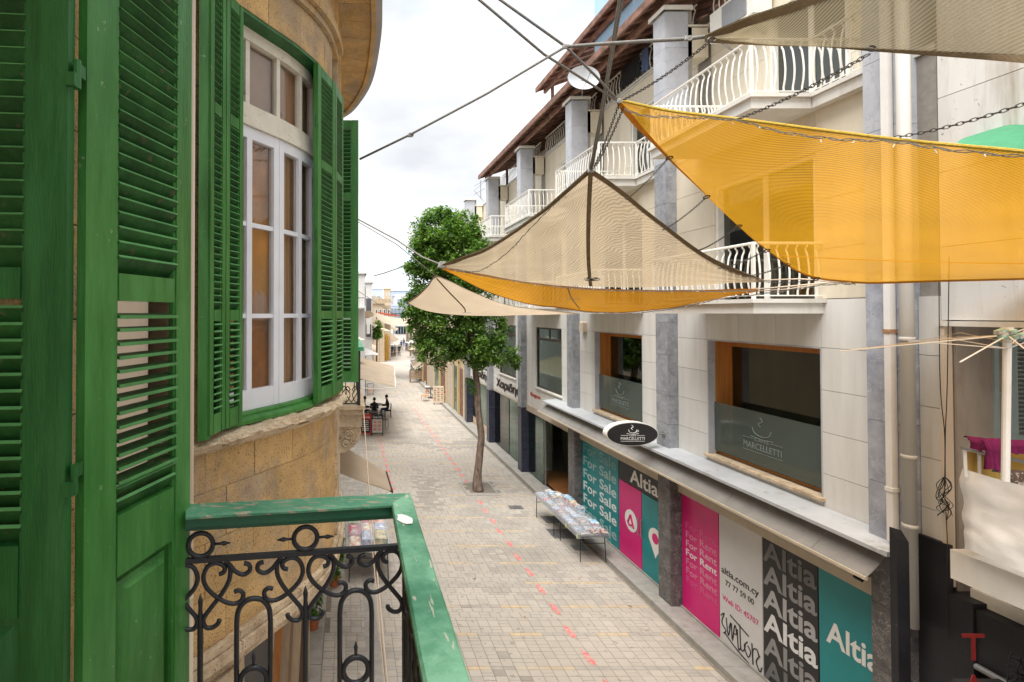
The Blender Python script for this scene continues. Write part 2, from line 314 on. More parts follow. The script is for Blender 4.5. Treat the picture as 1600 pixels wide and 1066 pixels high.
mRope = mat('grey_rope', (.22,.21,.19), .9, .3, 60, .6, 140)
mRopeY = mat('yellow_rope', (.48,.33,.05), .9, .3, 60, .6, 140)
mRopeC = mat('cream_rope', (.62,.50,.38), .9, .15, 60)
mChain = mat('dark_chain', (.09,.08,.07), .45, .2, 30, metal=.8)
mBark = mat('grey_brown_bark', (.25,.185,.145), .95, .35, 14, 1.0, 40, streak=(1,1,.3), col2=(.13,.095,.075), c2pos=(.42,.6), c2scale=12)
def leafmat(name, a, b):
    m = mat(name, a, .5, .3, 3, col2=b, c2pos=(.35,.65), c2scale=1.6, spec=.35)
    t = m.node_tree; p = t.nodes['Principled BSDF']; o = t.nodes['Material Output']; tr = t.nodes.new('ShaderNodeBsdfTranslucent'); tr.inputs[0].default_value = (a[0]*1.6, a[1]*1.7, a[2]*.8, 1)
    mx = t.nodes.new('ShaderNodeMixShader'); mx.inputs[0].default_value = .42; t.links.new(p.outputs[0], mx.inputs[1]); t.links.new(tr.outputs[0], mx.inputs[2]); t.links.new(mx.outputs[0], o.inputs[0]); return m
mLeaf = leafmat('tree_leaves', (.075,.165,.03), (.21,.34,.07))
mLeafY = leafmat('young_leaves', (.13,.24,.035), (.24,.36,.06))
mLeafD = leafmat('old_leaves', (.04,.10,.025), (.08,.16,.035))
mLeaf2 = leafmat('plant_leaves', (.06,.16,.03), (.12,.24,.05))
mTerra = mat('terracotta', (.42,.14,.06), .8, .15, 8, .2)
mBlackP = mat('black_wall_paint', (.016,.016,.019), .5, .3, 2, .2, 40, det2=((.2,.2,.2), .73, 18), spec=.35)
mStain = mat('stained_plaster', (.40,.355,.31), .95, .15, 3, .3, 60, col2=(.14,.105,.08), c2pos=(.42,.72), c2scale=1.5, streak=(1.4,1.4,.35))
mBlueG = mat('blue_grey_paint', (.34,.44,.45), .55, .08, 5)
mPVC = mat('grey_plastic_pipe', (.48,.46,.42), .5, .1, 3, streak=True)
mPVCw = mat('white_plastic_pipe', (.74,.72,.69), .45, .06, 3, col2=(.5,.42,.34), c2pos=(.64,.75), c2scale=3)
mTarp = mat('white_tarpaulin', (.86,.86,.85), .5, .06, 3, .9, 5)
mMagenta = mat('magenta_cloth', (.15,.010,.065), .85, .2, 9, .4, 30)
mBlueM = mat('blue_mirror_panel', (.38,.58,.80), .12, .06, 1, spec=.6)
mDish = mat('pale_dish', (.66,.70,.74), .4, .05)
mSteel = mat('grey_steel', (.30,.30,.30), .4, .1, 8, metal=.6)
mSkin = mat('skin', (.45,.27,.19), .6, .05)
mCloth = [mat('cloth_'+n, c, .9, .15, 8) for n, c in (('black',(.02,.02,.022)),('navy',(.03,.04,.09)),('grey',(.14,.14,.15)),('brown',(.10,.06,.04)),('white',(.6,.6,.6)),('blue',(.09,.14,.28)))]
mHair = mat('dark_hair', (.02,.015,.012), .7, .1)
mPeach = mat('peach_plaster', (.56,.45,.32), .9, .1, 3, .2, 60, streak=True)
mFarW = mat('far_white_render', (.66,.655,.64), .9, .06, 1)
mFarB = mat('far_bluish_render', (.48,.56,.66), .9, .05, 1)
mFarO = mat('far_ochre_stone', (.44,.355,.25), .9, .12, 2, rand=.05)
mFarG = mat('far_dark_opening', (.10,.10,.11), .6, .1)
mAwn = fabric('cream_awning_cloth', (.72,.62,.50), (.74,.64,.50), .01, .05, .04)
mGold = mat('golden_goods', (.55,.30,.04), .6, .5, 8, col2=(.2,.12,.03), c2scale=7)
mPlastic = frosted('clear_plastic_wrap', (.72,.74,.78), .26, (.93,.94,.96), .10, .14)
mRedB = mat('red_board', (.55,.03,.03), .5, .08)

# ------------------------------------------------------------------ lettering helper
def textmesh(s, bold=.012):
    cu = bpy.data.curves.new('t', 'FONT'); cu.body = s; cu.size = 1; cu.offset = bold; cu.resolution_u = 3; cu.extrude = .004
    o = bpy.data.objects.new('t', cu); C.objects.link(o); dg = bpy.context.evaluated_depsgraph_get(); dg.update()
    me = bpy.data.meshes.new_from_object(o.evaluated_get(dg)); C.objects.unlink(o); bpy.data.objects.remove(o); bpy.data.curves.remove(cu); return me
def text(name, s, m, parent, org, xd, yd, width=None, height=None, bold=.012, thick=None):
    """org = lower left corner of the lettering"""
    me = textmesh(s, bold); vs = [v.co.copy() for v in me.vertices]
    x0 = min(v.x for v in vs); x1 = max(v.x for v in vs); y0 = 0 if min(v.y for v in vs) > -.25 else 0; y1 = max(v.y for v in vs)
    sy = height/y1 if height else None; sx = width/(x1-x0) if width else None
    if sx is None: sx = sy
    if sy is None: sy = sx
    xd, yd = Vector(xd), Vector(yd); zd = xd.cross(yd); org = Vector(org)
    for v in me.vertices: v.co = xd*((v.co.x-x0)*sx)+yd*(v.co.y*sy)+zd*(v.co.z*(1 if thick is None else thick/.004))
    me.materials.clear(); me.materials.append(m); me.name = name
    return link(name, me, parent, org)
TX, TZ = (0,-1,0), (0,0,1)     # writing on the right-hand facade reads towards the camera

# =====================================================================================================
# STREET
# =====================================================================================================
m = MB(); m.box(-60, 120, -20, 400, -.5, -.012)
street = m.build('street', mStreet, None, origin=(0, 0, 0)); tag(street, kind='structure', label='pedestrian street paved with small beige and grey blocks')
rows = []; y = 8.2
while y < 46:
    for i, d in enumerate((.20,.20,.10,.20,.155)):
        rows.append((y, d, False)); y += d
    rows.append((y, .095, True)); y += .095
stuff = MB(); mats4 = [mPaver, mPaverB, mPaverY, mPaverD]; singles = []
PAVE0, PAVE1 = -.45, 6.62
for ri, (y0, d, yel) in enumerate(rows):
    x = PAVE0 + random.choice((0, .1)); w = .215
    if y0 > 26: w = .43
    while x < PAVE1-.02:
        ww = min(w, PAVE1-x)
        if .35 < x < .62: x += .05
        yn = 0 if not yel else (2 if (noise.noise((x*.8, y0*.3, 3)) > -.05 and x > .9) else 1)
        if not yel:
            nn = noise.noise((x*.35, y0*.25, 0)); yn = 0 if nn > -.10 + random.uniform(-.3,.3) else 1
            if noise.noise((x*.55+9, y0*.35, 5)) > .42+random.uniform(-.12,.12): yn = 3
        if (4.25 < x < 5.35 and 17.7 < y0 < 18.9): x += ww; continue          # tree pit
        if (y0+d/2) > 0 and x+ww/2 > PAVE0:
            z = random.gauss(0, .0014)
            cx = x+ww/2; g = .0038 if y0 < 20 else .0055
            yy1 = y0+d
            if not yel and d > .15 and y0 < 26 and random.random() < .3:   # split into two half blocks
                parts = ((x+g, x+ww-g, y0+g, y0+d/2-g), (x+g, x+ww-g, y0+d/2+g, yy1-g))
            else: parts = ((x+g, x+ww-g, y0+g, yy1-g),)
            for q in parts: singles.append((q, z, yn))
        x += ww
def vis_size(q):
    cy = (q[2]+q[3])/2; cx = (q[0]+q[1])/2; px = VX+F*cx/cy; py = VYH+F*CH/cy
    inside = 480 < px < 1600 and py < 1075
    return (F/cy)*((q[1]-q[0])*CH/cy*(q[3]-q[2])*(F/cy)) if inside else 0
singles.sort(key=lambda s: -vis_size(s[0])); big = [s for s in singles[:285] if vis_size(s[0]) > 0]; bigset = set(id(s) for s in big)
cache = {}
for s in singles:
    q, z, k = s
    if id(s) in bigset:
        key = (round(q[1]-q[0], 3), round(q[3]-q[2], 3), k)
        o0 = ((q[0]+q[1])/2, (q[2]+q[3])/2, z)
        if key not in cache:
            b = MB(); b.bevbox(q[0], q[1], q[2], q[3], -.03, 0, .004); ob = b.build('paver', mats4[k], street, origin=(o0[0], o0[1], 0)); ob.location.z = z; cache[key] = ob.data
        else: ob = link('paver', cache[key], street, (o0[0], o0[1], z))
    else: stuff.bevbox(q[0], q[1], q[2], q[3], -.03, z, .004, m=k)
tag(stuff.build('paver', mats4, street), kind='stuff')
MB().box(PAVE0-.02, 6.7, 8, 46.2, -.011, -.008).build('joint_bed', mGap, street)
MB().box(.36, .62, 8, 40, -.011, .003).build('concrete_strip', mKerb, street)
for i in range(16):
    b = MB(); y0 = 6+i*1.05; b.bevbox(-.78, -.46, y0+.005, y0+1.04, -.03, .035, .006); b.build('kerb_stone', mKerb, street)
# tree pit with a stone rim
b = MB(); b.box(4.25, 5.35, 17.7, 18.9, -.03, -.012); b.build('tree_pit_soil', mGap, street)
for q in ((4.2,5.4,17.62,17.7),(4.2,5.4,18.9,18.98),(4.2,4.28,17.7,18.9),(5.32,5.4,17.7,18.9)):
    MB().bevbox(*q, -.03, .012, .004).build('pit_edging', mKerb, street)
# painted red dashes
for (x, y0, y1, n, w) in ((4.5, 8.4, 17.6, 12, .14), (4.55, 18.9, 34, 20, .16), (1.66, 14, 26.5, 18, .16)):
    p = (y1-y0)/n
    for i in range(n):
        b = MB(); yy = y0+i*p; xs = x+random.uniform(-.02,.02)
        k = 5; vs = []; fs = []
        for j in range(k+1):
            t = j/k; ww = w*.5*random.uniform(.75, 1.05)*(.55 if j in (0,k) else 1)
            vs += [(xs-ww, yy+t*p*.56, .0075), (xs+ww, yy+t*p*.42, .0075)]
        fs = [(2*j, 2*j+1, 2*j+3, 2*j+2) for j in range(k)]
        b.add(vs, fs); b.build('red_dash', mRed, street)
# drain grates and the patched hole by the stall
for (px, py, w, d) in ((868, 812, .75, .5), (878, 834, .7, .6), (806, 793, .45, .3), (765, 657, .9, .6), (905, 856, .35, .3)):
    p = PZ(px, py, 0); b = MB(); b.box(p.x-w/2, p.x+w/2, p.y-d/2, p.y+d/2, -.008, .006); g = b.build('drain_grate', mMarbleD, street)
    b = MB()
    for i in range(9): xx = p.x-w/2+w*(i+.5)/9; b.box(xx-.014, xx+.014, p.y-d/2+.02, p.y+d/2-.02, .006, .014)
    b.build('grate_bars', mSteel, g)
# raised granite step along the right-hand shops
for i in range(44):
    y0 = 5+i*1.0; b = MB(); b.bevbox(6.70, 7.30, y0+.004, y0+.996, -.05, .10, .008); b.build('kerb_stone', mKerb, street)

# =====================================================================================================
# RIGHT BUILDING
# =====================================================================================================
XP, XW, XU, XG = 6.95, 7.165, 7.95, 7.20      # pilaster face, first floor wall, upper wall, shopfront
YN = [6.265, 10.82, 15.37, 19.92, 24.45, 29.0]
PWID = .42
rb = thing('apartment_building', (7.2, 17, 0), 'long white and cream building with grey marble pillars, curved white balconies and a timber roof', 'building')
# concrete core behind the cladding (bays with openings built round them)
def wallparts(x, thick, y0, y1, z0, z1, holes, mt, name='wall', parent=rb):
    """solid wall with rectangular holes (y0,y1,z0,z1)"""
    ys = sorted(set([y0, y1]+[h[0] for h in holes]+[h[1] for h in holes])); zs = sorted(set([z0, z1]+[h[2] for h in holes]+[h[3] for h in holes]))
    b = MB()
    for i in range(len(ys)-1):
        for j in range(len(zs)-1):
            cy, cz = (ys[i]+ys[i+1])/2, (zs[j]+zs[j+1])/2
            if any(h[0] < cy < h[1] and h[2] < cz < h[3] for h in holes): continue
            if not (y0 <= cy <= y1 and z0 <= cz <= z1): continue
            b.box(x, x+thick, ys[i], ys[i+1], zs[j], zs[j+1])
    return b.build(name, mt, parent)
WIN1 = [(7.55, 9.94), (12.12, 14.46), (16.68, 18.94), (21.2, 23.5), (25.75, 28.05)]
SILL, HEAD = 3.62, 5.885
wallparts(XW+.03, .30, 6.05, 29.4, 2.7, 6.55, [(a, b_, SILL, HEAD) for a, b_ in WIN1], mJoint)
# cladding slabs
JZ = [2.72, 3.375, 4.0, 4.62, 5.25, 5.885, 6.615]
def clad(y0, y1, z0, z1, mt=mClad, x=XW):
    if y1-y0 < .03 or z1-z0 < .03: return
    b = MB(); g = .0035
    x0, x1 = x, x+.03
    b.add([(x0+.002,y0+g,z0+g),(x0+.002,y1-g,z0+g),(x0+.002,y1-g,z1-g),(x0+.002,y0+g,z1-g),(x1,y0+g,z0+g),(x1,y1-g,z0+g),(x1,y1-g,z1-g),(x1,y0+g,z1-g)],
          [(0,1,2,3),(4,7,6,5),(0,4,5,1),(1,5,6,2),(2,6,7,3),(3,7,4,0)])
    b.build('cladding_slab', mt, rb)
for k in range(5):
    ya, yb = YN[k]+PWID, YN[k+1]; wa, wb = WIN1[k]
    for j in range(6):
        z0, z1 = JZ[j], JZ[j+1]
        lo = z0
        if k in (0,1) and z1 < 3.5: continue
        for (a, c) in ((ya, wa), (wb, yb)):
            if k == 0 and a == ya: pass
            clad(a, c, z0, z1)
        if z0 >= HEAD-.01:
            n = 3
            for i in range(n): clad(lerp(wa, wb, i/n), lerp(wa, wb, (i+1)/n), z0, z1, mClad)
        elif z1 <= SILL+.05:
            n = 2
            for i in range(n): clad(lerp(wa, wb, i/n), lerp(wa, wb, (i+1)/n), z0, z1, mClad)
        elif z0 < SILL < z1: clad(wa, wb, z0, SILL)
# strip beyond pillar one towards the neighbour
for j in range(1, 6): clad(6.02, 6.262, JZ[j], JZ[j+1])
# upper floors: plain cream slabs
def upper_wall(z0, z1, x, k, door):
    ya, yb = YN[k]+PWID, YN[k+1]; zd = z0+2.25
    zz = [z0, z0+.75, z0+1.5, zd, z1]
    for j in range(4):
        if j < 3: segs = [(ya, door[0]), (door[1], yb)]
        else: segs = [(ya, door[0]), (door[0], door[1]), (door[1], yb)]
        for a, c in segs:
            n = max(1, round((c-a)/1.1))
            for i in range(n): clad(lerp(a, c, i/n), lerp(a, c, (i+1)/n), zz[j], zz[j+1], mCladY, x)
    # door: frame, panes
    f = MB(); a, c = door; X0 = x+.12
    f.box(x+.03, x+.2, a, a+.07, z0, zd); f.box(x+.03, x+.2, c-.07, c, z0, zd); f.box(x+.03, x+.2, a+.07, c-.07, zd-.07, zd)
    f.box(X0, X0+.06, (a+c)/2-.05, (a+c)/2+.05, z0, zd-.07); fo = f.build('balcony_door', mWhite, rb)
    for (p, q) in ((a+.07, (a+c)/2-.05), ((a+c)/2+.05, c-.07)):
        MB().box(X0+.02, X0+.03, p, q, z0+.05, zd-.07).build('pane', mGlassD, fo)
    MB().box(x+.32, x+.34, a+.02, c-.02, z0, zd).build('grey_curtain', mat('grey_curtain', (.30,.29,.27), .9, .3, 5, streak=(6,6,.2)) if 'grey_curtain' not in MATS else MATS['grey_curtain'], fo)
for k in range(5):
    d = (YN[k]+(1.25 if k else 1.34), YN[k]+(3.35 if k else 3.45))
    upper_wall(6.62, 9.62, XW, k, d); upper_wall(9.75, 12.66, XU, k, (YN[k]+1.6, YN[k]+3.1))
holes2 = [(YN[k]+(1.25 if k else 1.34), YN[k]+(3.35 if k else 3.45), 6.62, 8.87) for k in range(5)]
wallparts(XW+.03, .26, 6.05, 29.4, 6.56, 9.62, holes2, mJoint)
wallparts(XU+.03, .3, 6.05, 29.4, 9.72, 12.66, [(YN[k]+1.6, YN[k]+3.1, 9.75, 12.0) for k in range(5)], mJoint)
MB().box(XW+.0, 12, 6.05, 29.4, 9.63, 9.71).build('floor_slab', mSlab, rb)
MB().box(XU-.02, 14, 6.05, 29.4, 12.67, 12.72).build('roof_slab', mSlab, rb)
MB().box(12, 14, 6.05, 29.4, 0, 12.3).build('rear_block', mJoint, rb)
MB().box(7.5, 12, 29.1, 29.4, 0, 12.3).build('end_wall', mCladY, rb)
# pillars: marble slabs by course (street face + near face)
def pillar(yn, z0, z1, xf, xb, mt, courses, name='marble_slab'):
    for i in range(len(courses)-1):
        a, c = courses[i], courses[i+1]
        b = MB(); g = .003; h = .02
        b.box(xf, xf+h, yn+h+.002, yn+PWID, a+g, c-g); b.build(name, mt, rb)
        b = MB(); b.box(xf+.003, xb, yn, yn+h, a+g, c-g); b.build(name, mt, rb)
    MB().box(xf+h, xb+.1, yn+h, yn+PWID-.004, z0, z1).build('pillar_core', mJoint, rb)
for k, yn in enumerate(YN):
    if k < 3:
        pillar(yn, 0, 3.4, XP+.02, XG+.06, mMarbleD, [0, .78, 1.75, 2.6, 3.40])
        pillar(yn, 3.42, 6.5, XP, XW+.03, mMarble if k > 0 else marble('blue_grey_marble', (.42,.44,.49), (.54,.56,.61), .5, 1.5, (.24,.255,.31)), [3.42, 4.0, 4.62, 5.5, 6.2, 6.95] if k else [3.42, 4.2, 5.0, 5.95, 6.95])
    else:
        pillar(yn, 0, 2.64, XP-.01, XG+.5, mMarbleB, [0, .9, 1.8, 2.64])
        pillar(yn, 2.66, 6.5, XP, XW+.03, mMarble, [2.66, 3.6, 4.5, 5.4, 6.2, 6.95])
    pillar(yn, 6.96, 9.7, XP, XW+.03, mMarbleL if k == 0 else mMarble, [6.95, 7.9, 8.8, 9.72])
    pillar(yn, 9.72, 13.0, XP, 7.45, mMarbleL, [9.72, 10.4, 11.3, 12.2, 13.0])
    c = MB(); c.bevbox(XP-.07, 7.52, yn-.07, yn+PWID+.07, 13.0, 13.12, .02); c.build('pillar_cap', mSlab, rb)
# first floor windows
def part_empty(name, loc, parent):
    o = bpy.data.objects.new(name, None); C.objects.link(o); o.parent = parent; o.location = Vector(loc)-WO[parent.name]; WO[o.name] = Vector(loc); o.empty_display_size = .1; return o
for k in range(5):
    a, c = WIN1[k]
    if k < 2:
        XI = 7.31; XF = 7.55
        f = MB()   # timber lining and frame
        f.box(XI, XF, a, a+.03, SILL+.05, HEAD); f.box(XI, XF, c-.03, c, SILL+.05, HEAD); f.box(XI, XF, a+.03, c-.03, HEAD-.03, HEAD)
        f.box(XF, XF+.06, a+.03, a+.12, SILL+.05, HEAD-.03); f.box(XF, XF+.06, c-.12, c-.03, SILL+.05, HEAD-.03); f.box(XF, XF+.06, a+.12, c-.12, HEAD-.13, HEAD-.03); f.box(XF, XF+.06, a+.12, c-.12, SILL+.05, SILL+.2)
        f.box(XI+.05, XF+.1, a, c, SILL+.01, SILL+.048)
        fr = f.build('window_frame', mWood, rb)
        MB().box(XF+.02, XF+.03, a+.12, c-.12, SILL+.2, HEAD-.13).build('pane', mGlassD, fr)
        MB().box(XF+.45, XF+.5, a-.3, c+.6, SILL-.4, HEAD+.3).build('room_back', mat('olive_grey_blind', (.20,.20,.17), .9, .3, 2) if 'olive_grey_blind' not in MATS else MATS['olive_grey_blind'], fr)
        b = MB(); b.box(XW, XI-.002, a-.002, a+.02, SILL+.02, HEAD); b.box(XW, XI-.002, c-.02, c+.002, SILL+.02, HEAD); b.box(XW, XI-.002, a+.02, c-.02, HEAD-.02, HEAD+.01); b.build('reveal', mMarbleL, rb)
        gp = MB().box(7.285, 7.297, a+.02, c-.02, SILL+.09, 4.655).build('glass_guard', mGlassB, rb)
        # etched cup logo and lettering on the guard
        e = mat('etched_white', (.27,.31,.29), .6, .05) if 'etched_white' not in MATS else MATS['etched_white']
        yc = (a+c)/2+.05
        text('lettering', 'MARCELLETTI', e, gp, (7.281, yc+.40, 3.98), TX, TZ, width=.8, height=.11, bold=-.008, thick=.0015)
        text('lettering', 'CAFFE', e, gp, (7.281, yc+.15, 4.13), TX, TZ, width=.3, height=.055, bold=-.008, thick=.0015)
        t = MB(); t.box(7.279, 7.282, yc-.42, yc+.42, 3.93, 3.938); t.box(7.279, 7.282, yc-.42, yc-.18, 4.155, 4.163); t.box(7.279, 7.282, yc+.18, yc+.42, 4.155, 4.163)
        cup = spline([(yc+.2, 4.36), (yc+.14, 4.26), (yc, 4.22), (yc-.14, 4.26), (yc-.2, 4.36), (yc-.27, 4.33), (yc-.2, 4.27), (yc-.1, 4.22)], 5) if False else [Vector((p[0], p[1], 0)) for p in ((yc+.2,4.36),(yc+.15,4.27),(yc,4.23),(yc-.15,4.27),(yc-.2,4.36))]
        cup = spline(cup, 5); t.tube([(7.280, p.x, p.y) for p in cup], .007, 4)
        st = spline([(yc+.02, 4.40, 0), (yc+.07, 4.45, 0), (yc-.02, 4.50, 0), (yc+.03, 4.56, 0)], 5); t.tube([(7.280, p.x, p.y) for p in st], .007, 4)
        t.tube([(7.280, yc+.24, 4.2), (7.280, yc, 4.18), (7.280, yc-.24, 4.2)], .006, 4); t.build('cup_emblem', e, gp)
        MB().box(7.27, 7.31, c-.06, c-.015, 4.55, 4.60).build('glass_clip', mSteel, gp)
    else:
        f = MB(); X0 = XW+.05; mt = mBrownFr
        f.box(X0, X0+.06, a, a+.05, SILL+.02, HEAD); f.box(X0, X0+.06, c-.05, c, SILL+.02, HEAD); f.box(X0, X0+.06, a+.05, c-.05, HEAD-.06, HEAD)
        f.box(X0, X0+.07, a+.05, c-.05, HEAD-.48, HEAD-.38); f.box(X0, X0+.05, (a+c)/2-.03, (a+c)/2+.03, HEAD-.38, HEAD-.06); f.box(X0, X0+.06, a+.05, c-.05, SILL+.02, SILL+.07)
        fr = f.build('window_frame', mt, rb)
        MB().box(X0+.02, X0+.03, a+.05, c-.05, SILL+.07, HEAD-.06).build('pane', mGlassG, fr)
        MB().box(X0+.6, X0+.65, a-.2, c+.2, SILL-.2, HEAD+.2).build('room_back', mDarkIn2, fr)
    MB().bevbox(XW-.06, XW+.14, a-.04, c+.04, SILL-.04, SILL+.012, .006).build('sill', mOchreL if k < 2 else mSlab, rb)

# white ledge over the shop canopy, canopy housing
for i in range(5):
    y0 = lerp(6.27, 17.05, i/5); y1 = lerp(6.27, 17.05, (i+1)/5)
    b = MB(); b.add([(6.65,y0,3.40),(6.65,y1,3.40),(6.65,y1,3.45),(6.65,y0,3.45),(7.16,y0,3.40),(7.16,y1,3.40),(7.16,y1,3.505),(7.16,y0,3.505)], [(0,1,2,3),(4,7,6,5),(3,2,6,7),(0,4,5,1),(0,3,7,4),(1,5,6,2)])
    b.build('ledge_slab', mLedge, rb)
MB().box(6.65, 6.93, 6.19, 6.266, 3.40, 3.462).build('ledge_slab', mLedge, rb)
# shutter boxes above shopfronts
for (a, c) in ((YN[0]+PWID, YN[1]), (YN[1]+PWID, YN[2]), (YN[2]+PWID, YN[3])):
    b = MB(); b.box(XG-.06, XG+.25, a, c, 2.56, 2.80); b.box(XG-.03, XG+.25, a, c, 2.80, 3.40); b.build('shutter_box', mBeige, rb)
for (a, c) in ((YN[3]+PWID, YN[4]), (YN[4]+PWID, YN[5])):
    MB().box(XW-.015, XW+.35, a, c, 2.66, 2.715).build('beam_trim', mBeige, rb)
MB().box(XW-.02, XW+.05, YN[2]+PWID, YN[3], 2.655, 2.70).build('beam_trim', mBeige, rb)

# --- shopfront panels
def panel(y0, y1, z0, z1, mt, x=XG, lab=None, name='shopfront_panel'):
    b = MB(); b.box(x, x+.04, min(y0,y1)+.006, max(y0,y1)-.006, z0, z1); o = b.build(name, mt, rb)
    if lab: o['label'] = lab
    return o
T = 2.55; B0 = .14
# bay one (near): pink, white, black, teal
pk = panel(9.73, 10.80, B0, T, mPink, lab='magenta panel reading For Rent')
for i, k in enumerate((0,1,2,3,1,1,0)):
    text('lettering', 'For Rent', mPinkL[k], pk, (XG-.004, 10.66, 1.86-i*.19), TX, TZ, width=.88, height=.135, bold=.012, thick=.002)
wp = panel(8.715, 9.72, B0, T, mVWhite, lab='white panel with web address and graffiti')
text('lettering', 'altia.com.cy', mVBlack, wp, (XG-.004, 9.66, 1.44), TX, TZ, width=.87, height=.125, bold=.006, thick=.002)
text('lettering', '77 77 59 00', mVBlack, wp, (XG-.004, 9.56, 1.24), TX, TZ, width=.66, height=.10, bold=.0, thick=.002)
text('lettering', 'Web ID: 45707', mPink, wp, (XG-.004, 9.64, .93), TX, TZ, width=.84, height=.10, bold=.0, thick=.002)
g = MB()
for pts in ([(9.68,.72),(9.60,.80),(9.66,.60),(9.56,.50),(9.62,.42)], [(9.55,.75),(9.50,.45),(9.44,.72),(9.48,.60)], [(9.42,.72),(9.40,.42),(9.34,.74),(9.30,.60),(9.38,.58)],
            [(9.28,.70),(9.26,.36),(9.2,.42)], [(9.45,.86),(9.02,.74)], [(9.22,.82),(9.20,.40),(9.12,.44),(9.10,.56)], [(9.05,.62),(9.12,.50),(9.04,.36),(8.98,.48),(9.04,.56)],
            [(8.95,.66),(8.93,.30),(8.93,.55),(8.84,.62),(8.80,.52)], [(8.78,.55),(8.86,.40),(8.78,.28),(8.74,.38)], [(9.6,.45),(9.35,.34),(9.05,.26),(8.8,.2)]):
    sp = spline([(p[0], p[1], 0) for p in pts], 6); g.tube([(XG-.003, p.x, p.y-.12) for p in sp], .011, 4)
g.build('graffiti', mVBlack, wp)
bp_ = panel(7.69, 8.705, B0, T, mVBlack, lab='black panel patterned with Altia lettering')
for i, k in enumerate((0,1,2,3,1,0)):
    text('lettering', 'Altia', mBlackL[k], bp_, (XG-.004, 8.69, 2.16-i*.40), TX, TZ, width=.985, height=.345, bold=.022, thick=.002)
tp = panel(YN[0]+PWID, 7.68, B0, T, mTeal, lab='teal panel reading Altia with a magenta corner')
text('lettering', 'Altia', mVText, tp, (XG-.004, 7.56, 1.50), TX, TZ, width=.76, height=.33, bold=.02, thick=.002)
MB().add([(XG-.004, 7.66, B0), (XG-.004, 6.95, B0), (XG-.004, 7.66, .62)], [(0,1,2)]).add([(XG-.002, 7.66, B0), (XG-.002, 6.95, B0), (XG-.002, 7.66, .62)], [(0,1,2)]).build('magenta_corner', mPink, tp)
MB().box(XG-.03, XG+.3, YN[0]+PWID, YN[1]-.003, .10, .138).build('threshold', mKerb, rb)
MB().box(XG-.03, XG+.3, YN[1]+PWID, YN[2]-.003, .10, .138).build('threshold', mKerb, rb)
# bay two: teal For Sale, header, two doors
fs_ = panel(13.30, 15.36, B0, 2.58, mTeal, lab='teal panel repeating For Sale')
for i, k in enumerate((0,1,2,3,3,1,0)):
    text('lettering', 'For Sale', mTealL[k], fs_, (XG-.004, 15.25, 2.20-i*.375+(.0)), TX, TZ, width=1.85, height=.27, bold=.014, thick=.002)
hd = panel(YN[1]+PWID, 13.28, 2.05, 2.60, mVBlack, lab='black header panel reading Altia')
text('lettering', 'Altia', mVText, hd, (XG-.004, 12.75, 2.14), TX, TZ, width=1.15, height=.33, bold=.018, thick=.002)
def logoA(y, z, s, mt, par):
    t = MB(); x = XG-.008
    P = [(y+.0*s, z+.5*s), (y+.42*s, z-.25*s), (y+.20*s, z-.42*s), (y-.38*s, z-.42*s)]
    t.tube([(x, p[0], p[1]) for p in P[:3]]+[(x, y-.15*s, z-.3*s)], .09*s, 4); t.tube([(x, y, z+.5*s), (x, y-.32*s, z-.2*s), (x, y-.45*s, z-.5*s)], .09*s, 4)
    return t.build('letter_emblem', mt, par)
def disc(y, z, r, x, mt, par, name='round_emblem', pin=False, ry=None):
    n = 28; vs = []; ry = ry or r
    for i in range(n):
        a = 2*pi*i/n; vs.append((y+ry*cos(a), z+r*sin(a)))
    if pin: vs = [(p[0], p[1]) if p[1] > z-.25*r else (y+(p[0]-y)*max(0, 1-(z-.25*r-p[1])/(r)*1.15), z-.25*r-(z-.25*r-p[1])*1.9) for p in vs]
    b = MB(); b.add([(x, p[0], p[1]) for p in vs]+[(x+.003, p[0], p[1]) for p in vs], [tuple(range(n)), tuple(range(2*n-1, n-1, -1))]+[(i, (i+1)%n, (i+1)%n+n, i+n) for i in range(n)])
    return b.build(name, mt, par)
d1 = panel(12.27, 13.27, B0, 2.03, mPink, lab='magenta door with a white round letter emblem', name='door')
disc(12.72, 1.15, .27, XG-.005, mVText, d1); logoA(12.72, 1.15, .30, mPink, d1)
MB().tube([(XG-.03, 12.33, .95), (XG-.06, 12.33, 1.0), (XG-.06, 12.33, 1.35), (XG-.03, 12.33, 1.4)], .012, 6).build('handle', mSteel, d1)
d2 = panel(YN[1]+PWID, 12.255, B0, 2.03, mTeal, lab='teal door with a white map pin emblem', name='door')
disc(11.72, 1.12, .26, XG-.005, mVText, d2, pin=True); disc(11.72, 1.14, .12, XG-.009, mPink, d2)
MB().tube([(XG-.03, 12.2, .95), (XG-.06, 12.2, 1.0), (XG-.06, 12.2, 1.35), (XG-.03, 12.2, 1.4)], .012, 6).build('handle', mSteel, d2)
# bay three: small poster, dark entrance, folded glass front
ps = panel(15.82, 16.25, .6, 2.5, mVWhite, lab='white poster with a black top and white ring')
MB().box(XG-.006, XG-.001, 15.83, 16.24, 1.75, 2.5).build('black_top', mVBlack, ps); disc(15.98, 2.1, .26, XG-.009, mVText, ps, ry=.14)
text('lettering', 'altia', mVBlack, ps, (XG-.004, 16.2, 1.25), TX, TZ, width=.34, height=.08, thick=.002)
text('lettering', '77', mVBlack, ps, (XG-.004, 16.12, 1.08), TX, TZ, width=.14, height=.07, thick=.002)
text('lettering', 'Web', mPink, ps, (XG-.004, 16.2, .75), TX, TZ, width=.3, height=.08, thick=.002)
MB().box(8.6, 8.65, 15.8, 20, 0, 3).build('entrance_back', mDarkIn, rb); MB().box(7.4, 8.6, 15.8, 20, .1, .14).build('entrance_floor', mat('brown_floor', (.24,.10,.035), .5, .2, 4), rb)
MB().box(7.4, 8.6, 16.28, 16.31, .14, 2.6).build('entrance_side', mDarkIn, rb)
